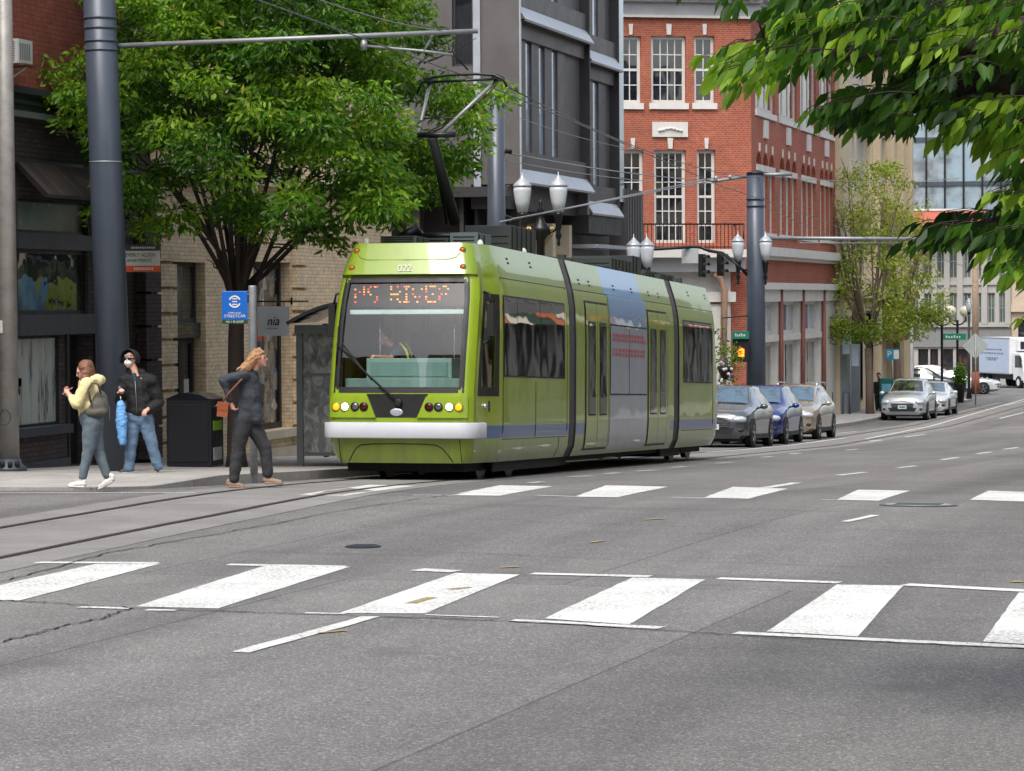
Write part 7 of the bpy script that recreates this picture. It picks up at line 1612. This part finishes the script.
# big tree by the stop
q0 = on_x(236, 400, -16.0); Dt = dep(q0); t = thing('street_tree', 'large bright green street tree behind the stop sign, crown filling the upper left', 'tree', (q0.x, q0.y, gz(q0.y)+KH)); T0 = t.location.copy()
def JT(px, py, b=0.0): return at_d(px, py, Dt+b) - T0
mb = MB(); base = Vector((0,0,-.05)); f1 = JT(237, 300); mb.tube([base, base+Vector((.0,0,.25)), JT(236,400), JT(236,340), f1], [.19,.15,.135,.125,.115], BARK, 12)
tips = []
rng = np.random.default_rng(5); ends = []
for px, py, b in ((60,60,.5),(100,130,-1.2),(130,-60,.5),(170,40,-1.6),(190,-130,0),(235,-60,1.3),(250,30,-1.9),(290,-140,-.6),(320,10,1.8),(335,-40,-1.3),(380,60,-.6),(420,130,2.6),(450,40,2.8),(400,-80,.9),(150,170,.6),(330,170,-1.4),(100,-10,1.8),(270,120,2.2),(470,110,2.8),(200,110,2.4)):
    m0 = JT(237+(px-237)*.12, 255 + random.uniform(-25, 30), b*.2); s0 = f1 + Vector((random.uniform(-.06,.06),)*2+(random.uniform(-.3,.1),)); e = JT(px, py, b)
    mid = m0.lerp(e, .5) + Vector((0,0,.25)); mb.tube([s0, m0, m0.lerp(mid,.5)+Vector((random.uniform(-.08,.08),random.uniform(-.08,.08),0)), mid, mid.lerp(e,.6)+Vector((0,0,.08)), e], [.05,.04,.031,.023,.015,.007], BARK, 7)
    ends.append((m0, mid, e))
    for k in range(9):
        p = m0.lerp(mid, random.random()) if k < 4 else mid.lerp(e, random.random()); o_ = Vector((random.uniform(-1,1), random.uniform(-1,1), random.uniform(-.1,.7)))*random.uniform(.4,1.0); limb(mb, p, p+o_, .018, .006, BARK, .08, 4, 5)
mb.build('trunk', t)
def clump_leaves(cl, per, L0, L1, rng, flat=.55, droop=.9):
    # one cluster of leaves per entry (centre, radius, tone)
    C, Dn, Ls, T = [], [], [], []
    for (c, r, tn) in cl:
        n = int(per*(r/.6)**2); v = rng.normal(size=(n,3)); v /= np.linalg.norm(v, axis=1, keepdims=True); rad = rng.random(n)**.45
        # leaves hang in tiers along short sprays
        P = v*rad[:,None]*r; P[:,2] *= flat; P[:,2] = np.round(P[:,2]/(.16))*.16 + rng.normal(size=n)*.035 - .10*(np.hypot(P[:,0],P[:,1])/max(r,.01))**2
        P += np.array(c); out = v.copy(); out[:,2] = 0; d = out*1.0 + rng.normal(size=(n,3))*.55; d[:,2] -= droop*rng.random(n)
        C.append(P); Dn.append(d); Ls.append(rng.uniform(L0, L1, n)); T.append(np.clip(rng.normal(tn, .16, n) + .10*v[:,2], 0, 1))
    return np.concatenate(C), np.concatenate(Dn), np.concatenate(Ls), np.concatenate(T)
cl_ = []
def crown_r(an): return 3.45
# silhouette control in picture terms: (px, py) limits of the crown underside
under = [(20,140),(45,165),(75,150),(100,175),(130,225),(160,240),(190,246),(230,232),(270,238),(310,240),(350,232),(390,226),(430,205),(460,180),(490,130),(505,80)]
def under_y(px): return ip(px, under)
left = [(-200,120),(0,60),(60,30),(110,25),(200,70)]     # left limit px for py
tries = 0
while len(cl_) < 235 and tries < 20000:
    tries += 1
    px = rng.uniform(10, 500); py = rng.uniform(-190, 245); b = rng.uniform(-2.6, 2.6)
    if py > under_y(px)-14: continue
    cx, cz = (px-250)/245, (py-20)/250
    if cx*cx + (b/2.8)**2 + max(0,-cz)**2*.9 > 1.0: continue
    if px < 120 and py < 30 and rng.random() < .6: continue
    if px < ip(py, [(-150,120),(0,62),(70,30),(110,28),(180,60)])+10: continue
    if py > 140 and abs(px-250) < 110 and rng.random() < .75: continue
    if px > 440 and py < 70: continue
    if px > 410 and py < 20: continue
    if px > 395: b = rng.uniform(2.4, 4.6)
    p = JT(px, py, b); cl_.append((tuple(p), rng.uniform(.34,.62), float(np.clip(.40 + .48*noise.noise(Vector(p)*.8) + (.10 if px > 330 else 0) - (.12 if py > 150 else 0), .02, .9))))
for px, py, b, r in ((95,95,-1.6,.34),(72,118,-1.2,.33),(60,95,-1,.3),(50,70,-.8,.3),(100,135,-1.4,.38),(118,92,-2.0,.3),(88,60,-1,.4),(110,175,-.8,.3),(98,208,-.4,.28),(205,80,-2.4,.5),(175,130,-2.3,.55),(265,110,-2.4,.55),(320,90,-2.3,.5),(385,120,-1.8,.5),(420,150,2.6,.45),(440,175,2.8,.35),(470,120,2.6,.4),(478,140,2.6,.3),(330,150,-2.2,.5),(150,60,-2.2,.5),(230,170,-2.3,.45),(300,190,-2.0,.4),(370,200,-1.4,.4),(350,215,-.5,.4),(395,215,2.4,.35),(180,215,-1.2,.4),(150,225,-.6,.36),(260,225,-1.0,.36),(310,225,-.8,.4),(335,238,-.4,.3),(130,190,-1.2,.4)):
    cl_.append((tuple(JT(px, py, b)), r, .62))
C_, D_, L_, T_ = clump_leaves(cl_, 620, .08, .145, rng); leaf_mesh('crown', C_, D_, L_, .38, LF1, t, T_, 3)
# two thin leafing trees beyond the crossing
def thin_tree(px, py, D, label, hw_, top_py, sc_tone, seed):
    hw_ *= 1.12
    q = at_d(px, py, D); t = thing('street_tree', label, 'tree', (q.x, q.y, gz(q.y)+KH), 0, 'slender trees by the far pavement'); T0 = t.location.copy(); r2 = np.random.default_rng(seed)
    def K(a, b, dd=0.0): return at_d(a, b, D+dd)-T0
    mb = MB(); fk = K(px-2, py-62); mb.tube([Vector((0,0,0)), K(px-.5, py-30), fk], [.19,.16,.14], BARK2, 10); clp = []
    for k in range(16):
        a = px + hw_*r2.uniform(-.95,.95); e = K(a, r2.uniform(top_py, top_py+60), r2.uniform(-1.5,1.5)); m_ = fk.lerp(e, .35)+Vector((r2.uniform(-.3,.3),0,0)); mb.tube([fk, m_, m_.lerp(e,.6)+Vector((0,0,.2)), e], [.08,.05,.03,.012], BARK2, 6)
        for j in range(6):
            p = m_.lerp(e, r2.random()); limb(mb, p, p+Vector((r2.uniform(-.7,.7), r2.uniform(-.7,.7), r2.uniform(.3,1.2))), .016, .006, BARK2, .05, 3, 5)
    mb.build('trunk', t)
    for k in range(130):
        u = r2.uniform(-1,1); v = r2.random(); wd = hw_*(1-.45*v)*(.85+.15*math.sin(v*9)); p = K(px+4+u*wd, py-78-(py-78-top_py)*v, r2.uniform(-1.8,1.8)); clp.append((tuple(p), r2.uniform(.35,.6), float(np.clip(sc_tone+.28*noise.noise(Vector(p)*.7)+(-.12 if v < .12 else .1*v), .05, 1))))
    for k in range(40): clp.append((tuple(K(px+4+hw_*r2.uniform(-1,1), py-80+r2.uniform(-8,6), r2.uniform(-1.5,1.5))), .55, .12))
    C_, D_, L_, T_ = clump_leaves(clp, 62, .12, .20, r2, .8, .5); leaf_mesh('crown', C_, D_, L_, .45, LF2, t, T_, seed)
thin_tree(870, 410, 122.5, 'slender tree with thin yellow green leaves beside the silver white parked car', 47, 165, .42, 11)
thin_tree(898, 396, 137, 'slender tree with thin leaves behind and right of its neighbour, past the parking sign', 42, 205, .55, 12)
# foliage bits: potted shrub and flower basket
r3 = np.random.default_rng(4); q = POTSHRUB; C_, D_, L_, T_ = clump_leaves([((0,0,1.28), .40, .3), ((.03,0,1.6), .32, .4), ((0,0,1.05), .30, .2)], 2600, .06, .1, r3, 1.1, .3); leaf_mesh('foliage', C_, D_, L_, .5, LF1, q, T_, 8)
a = at_d(725, 360, DC-1.0); t = thing('hanging_flower_basket', 'leafy basket with white and purple flowers hung left of the orange hand signal', 'flower basket', a); 
cl2 = [(tuple(at_d(x, y, DC-1.0+b)-a), r, tn) for x, y, b, r, tn in ((722,345,0,.28,.3),(727,352,.1,.36,.5),(733,350,-.1,.3,.6),(724,366,0,.38,.3),(731,372,.1,.3,.5),(722,385,0,.3,.3),(728,380,0,.28,.5),(735,362,0,.25,.6),(720,330,0,.2,.3),(740,352,-.3,.2,.6))]
C_, D_, L_, T_ = clump_leaves(cl2, 260, .07, .12, r3, 1.0, .6); leaf_mesh('foliage', C_, D_, L_, .5, LF1, t, T_, 9)
mb = MB()
for k in range(26):
    x, y = random.choice([(724,365),(727,388),(722,383),(729,372)]); p = at_d(x+random.uniform(-4,4), y+random.uniform(-5,5), DC-1.35)-a; mb.sphere(p, random.uniform(.035,.06), mat('white_flower', (208,206,210), .7) if k % 3 else mat('purple_flower', (110,56,130), .7), 7, 5)
mb.build('flowers', t); mb = MB(); mb.tube([at_d(722,318,DC-1.0)-a, at_d(723,345,DC-1.0)-a], .012, STEEL_K, 5); mb.tube([at_d(722,318,DC-1.0)-a, at_d(747,316,DC)-a], .02, STEEL_K, 5); mb.lathe([(.08,-.62),(.24,-.3),(.26,-.2)], (0,0,0), BARK, 12); mb.build('basket_frame', t)
# near tree: trunk stands out of frame to the right, boughs hang into the picture
ND = 14.5; tq = Vector((1.9, 15.4, gz(15)+KH)); t = thing('overhanging_tree', 'broad leaved tree whose boughs hang close overhead into the upper right', 'tree', tq); T0 = tq.copy()
def KN(px, py, d=ND): return at_d(px, py, d)-T0
mb = MB(); fk = Vector((0,0,2.6)); mb.tube([(0,0,-.05),(0,0,.3),(.03,0,1.5),fk], [.26,.2,.17,.16], BARK, 12)
bough = [[(1060,20),(960,48),(880,56),(820,52),(765,52)], [(1060,90),(985,80),(930,88),(885,98),(860,106)], [(1080,150),(1010,120),(975,108),(925,92)], [(1080,190),(1045,180)], [(1090,250),(1050,228),(1000,222),(955,230)], [(1090,40),(1000,5),(900,0),(820,-20)], [(1100,300),(1060,255),(1030,248)], [(1080,-60),(960,-70),(860,-60)]]
for k, bg_ in enumerate(bough):
    d = ND + (k-3)*.16; P = [fk] + [KN(*p, d) for p in bg_]; n = len(P); mb.tube(P, [.10*(1-i/n)**1.4+.008 for i in range(n)], BARK, 7)
    for i in range(1, n-1):
        for j in range(4): p = P[i].lerp(P[i+1], random.random()); limb(mb, p, p+Vector((random.uniform(-.12,.15), random.uniform(-.3,.3), random.uniform(-.1,.15))), .012, .004, BARK, .08, 3, 5)
mb.build('trunk', t)
# sprays: each spray is a short twig with paired, hanging leaves
r4 = np.random.default_rng(21)
zones = [((728,790),(40,72),34,.75),((785,860),(-5,55),70,.35),((860,960),(-30,60),110,.3),((950,1050),(-40,60),110,.4),((835,910),(88,118),46,.2),((900,960),(70,100),34,.12),((965,1040),(95,150),60,.75),((950,1005),(95,118),20,.5),((922,948),(135,150),5,.1),((950,1050),(212,232),30,.12),((1008,1050),(160,240),44,.5),((925,965),(222,240),12,.1),((1000,1050),(225,265),22,.7),((780,1040),(-120,-40),60,.4),((1050,1170),(-60,330),110,.4),((705,760),(-35,-8),14,.2),((940,1040),(20,55),50,.8),((800,880),(12,42),44,.75),((900,1040),(55,92),56,.15)]  # per-zone tone paints sunlit and shaded foliage into the leaf colour
C, Dn, Ls, T, S_ = [], [], [], [], []
tw = MB()
for (xa, xb), (ya, yb), n, tn in zones:
    for _ in range(int(n*1.3)):
        px, py = r4.uniform(xa, xb), r4.uniform(ya, yb); d = ND + r4.uniform(-.9, 1.3); 
        if 905 < px < 1000 and 125 < py < 215 and r4.random() < .9: continue
        o_ = np.array(KN(px+14, py-2, d)); an = r4.uniform(PI*.55, PI*1.45); tv = np.array([math.cos(an), math.sin(an)*.8, r4.uniform(-.55, .1)]); tv /= np.linalg.norm(tv); Lt = r4.uniform(.14,.26)
        e = o_ + tv*Lt; tw.tube([Vector(o_), Vector(o_+tv*Lt*.5+np.array([0,0,.012])), Vector(e)], [.0035,.003,.002], BARK, 4, False)
        sd = np.cross(tv, [0,0,1]); k = int(r4.integers(4, 7)); hue = np.clip(r4.normal(tn, .2), 0, 1)
        for i in range(k):
            f = (i+.6)/k; s = 1 if i % 2 else -1; dv = tv*.7 + sd*s*.75*(1-f*.4) + np.array([0,0,-.75]) + r4.normal(size=3)*.18
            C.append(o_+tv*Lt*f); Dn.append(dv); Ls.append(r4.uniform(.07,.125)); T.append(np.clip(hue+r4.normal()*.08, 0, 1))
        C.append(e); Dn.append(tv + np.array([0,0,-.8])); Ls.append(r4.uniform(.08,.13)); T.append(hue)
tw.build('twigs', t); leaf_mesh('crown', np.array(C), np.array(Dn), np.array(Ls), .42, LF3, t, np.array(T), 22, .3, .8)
# more crown above and behind, out of frame: it shades the pavement and the near leaves
clx = [((r4.uniform(.6,5), r4.uniform(-3,4), r4.uniform(4.6,7.5)), r4.uniform(.5,.9), .4) for _ in range(60)]
C_, D_, L_, T_ = clump_leaves(clx, 60, .10, .16, r4); leaf_mesh('upper_crown', C_, D_, L_, .45, LF3, t, T_, 23)
# street trees on the right pavement, out of frame: their shade falls on the road
for k, (x, y) in enumerate(((.2, 47), (.0, 58))):
    t2 = thing('street_tree', ['leafy tree on the right hand pavement, outside the picture, shading the road', 'second leafy tree on the right hand pavement further off, outside the picture'][k], 'tree', (x+1.6, y, gz(y)+KH)); mb = MB(); mb.tube([(0,0,0),(0,0,3),(-.3,0,5.2)], [.2,.16,.09], BARK, 10)
    for j in range(8): limb(mb, (0,0,3+j*.2), (r4.uniform(-4,2), r4.uniform(-3,3), r4.uniform(5,8)), .07, .02, BARK)
    mb.build('trunk', t2); clx = [((r4.uniform(-5.6,2.5), r4.uniform(-3.8,3.8), r4.uniform(5.0,8.6)), r4.uniform(.6,1.0), .4) for _ in range(70)]
    C_, D_, L_, T_ = clump_leaves(clx, 70, .14, .22, r4); leaf_mesh('crown', C_, D_, L_, .5, LF1, t2, T_, 30+k)
# ------------------------------------------------------------------ light
w = bpy.data.worlds.new('World'); SC.world = w; w.use_nodes = True
nt = w.node_tree; bg = nt.nodes['Background']
sky = nt.nodes.new('ShaderNodeTexSky'); sky.sky_type = 'NISHITA'; sky.sun_disc = False
SUN_EL = math.radians(58); SUN_AZ = math.radians(184)      # azimuth clockwise from +Y
sky.sun_elevation = SUN_EL; sky.sun_rotation = SUN_AZ; sky.air_density = 1.0; sky.dust_density = 4.0; sky.ozone_density = 1.0
hs = nt.nodes.new('ShaderNodeHueSaturation'); hs.inputs['Saturation'].default_value = .5   # thin high cloud: a paler sky
nt.links.new(sky.outputs[0], hs.inputs['Color']); nt.links.new(hs.outputs[0], bg.inputs[0]); bg.inputs[1].default_value = .15
sd = bpy.data.lights.new('sun', 'SUN'); sd.energy = 1.1; sd.angle = math.radians(24); sd.color = (1, .96, .90)
so = bpy.data.objects.new('sun', sd); COL.objects.link(so); so.location = (0, 0, 60)
dirv = Vector((math.sin(SUN_AZ)*math.cos(SUN_EL), math.cos(SUN_AZ)*math.cos(SUN_EL), math.sin(SUN_EL)))
so.rotation_euler = dirv.to_track_quat('Z', 'Y').to_euler()
SC.view_settings.view_transform = 'Standard'; SC.view_settings.look = 'None'; SC.view_settings.gamma = 1; SC.view_settings.exposure = 1.0
SC.render.engine = 'CYCLES'; SC.cycles.max_bounces = 8; SC.cycles.transparent_max_bounces = 16; SC.cycles.use_denoising = True
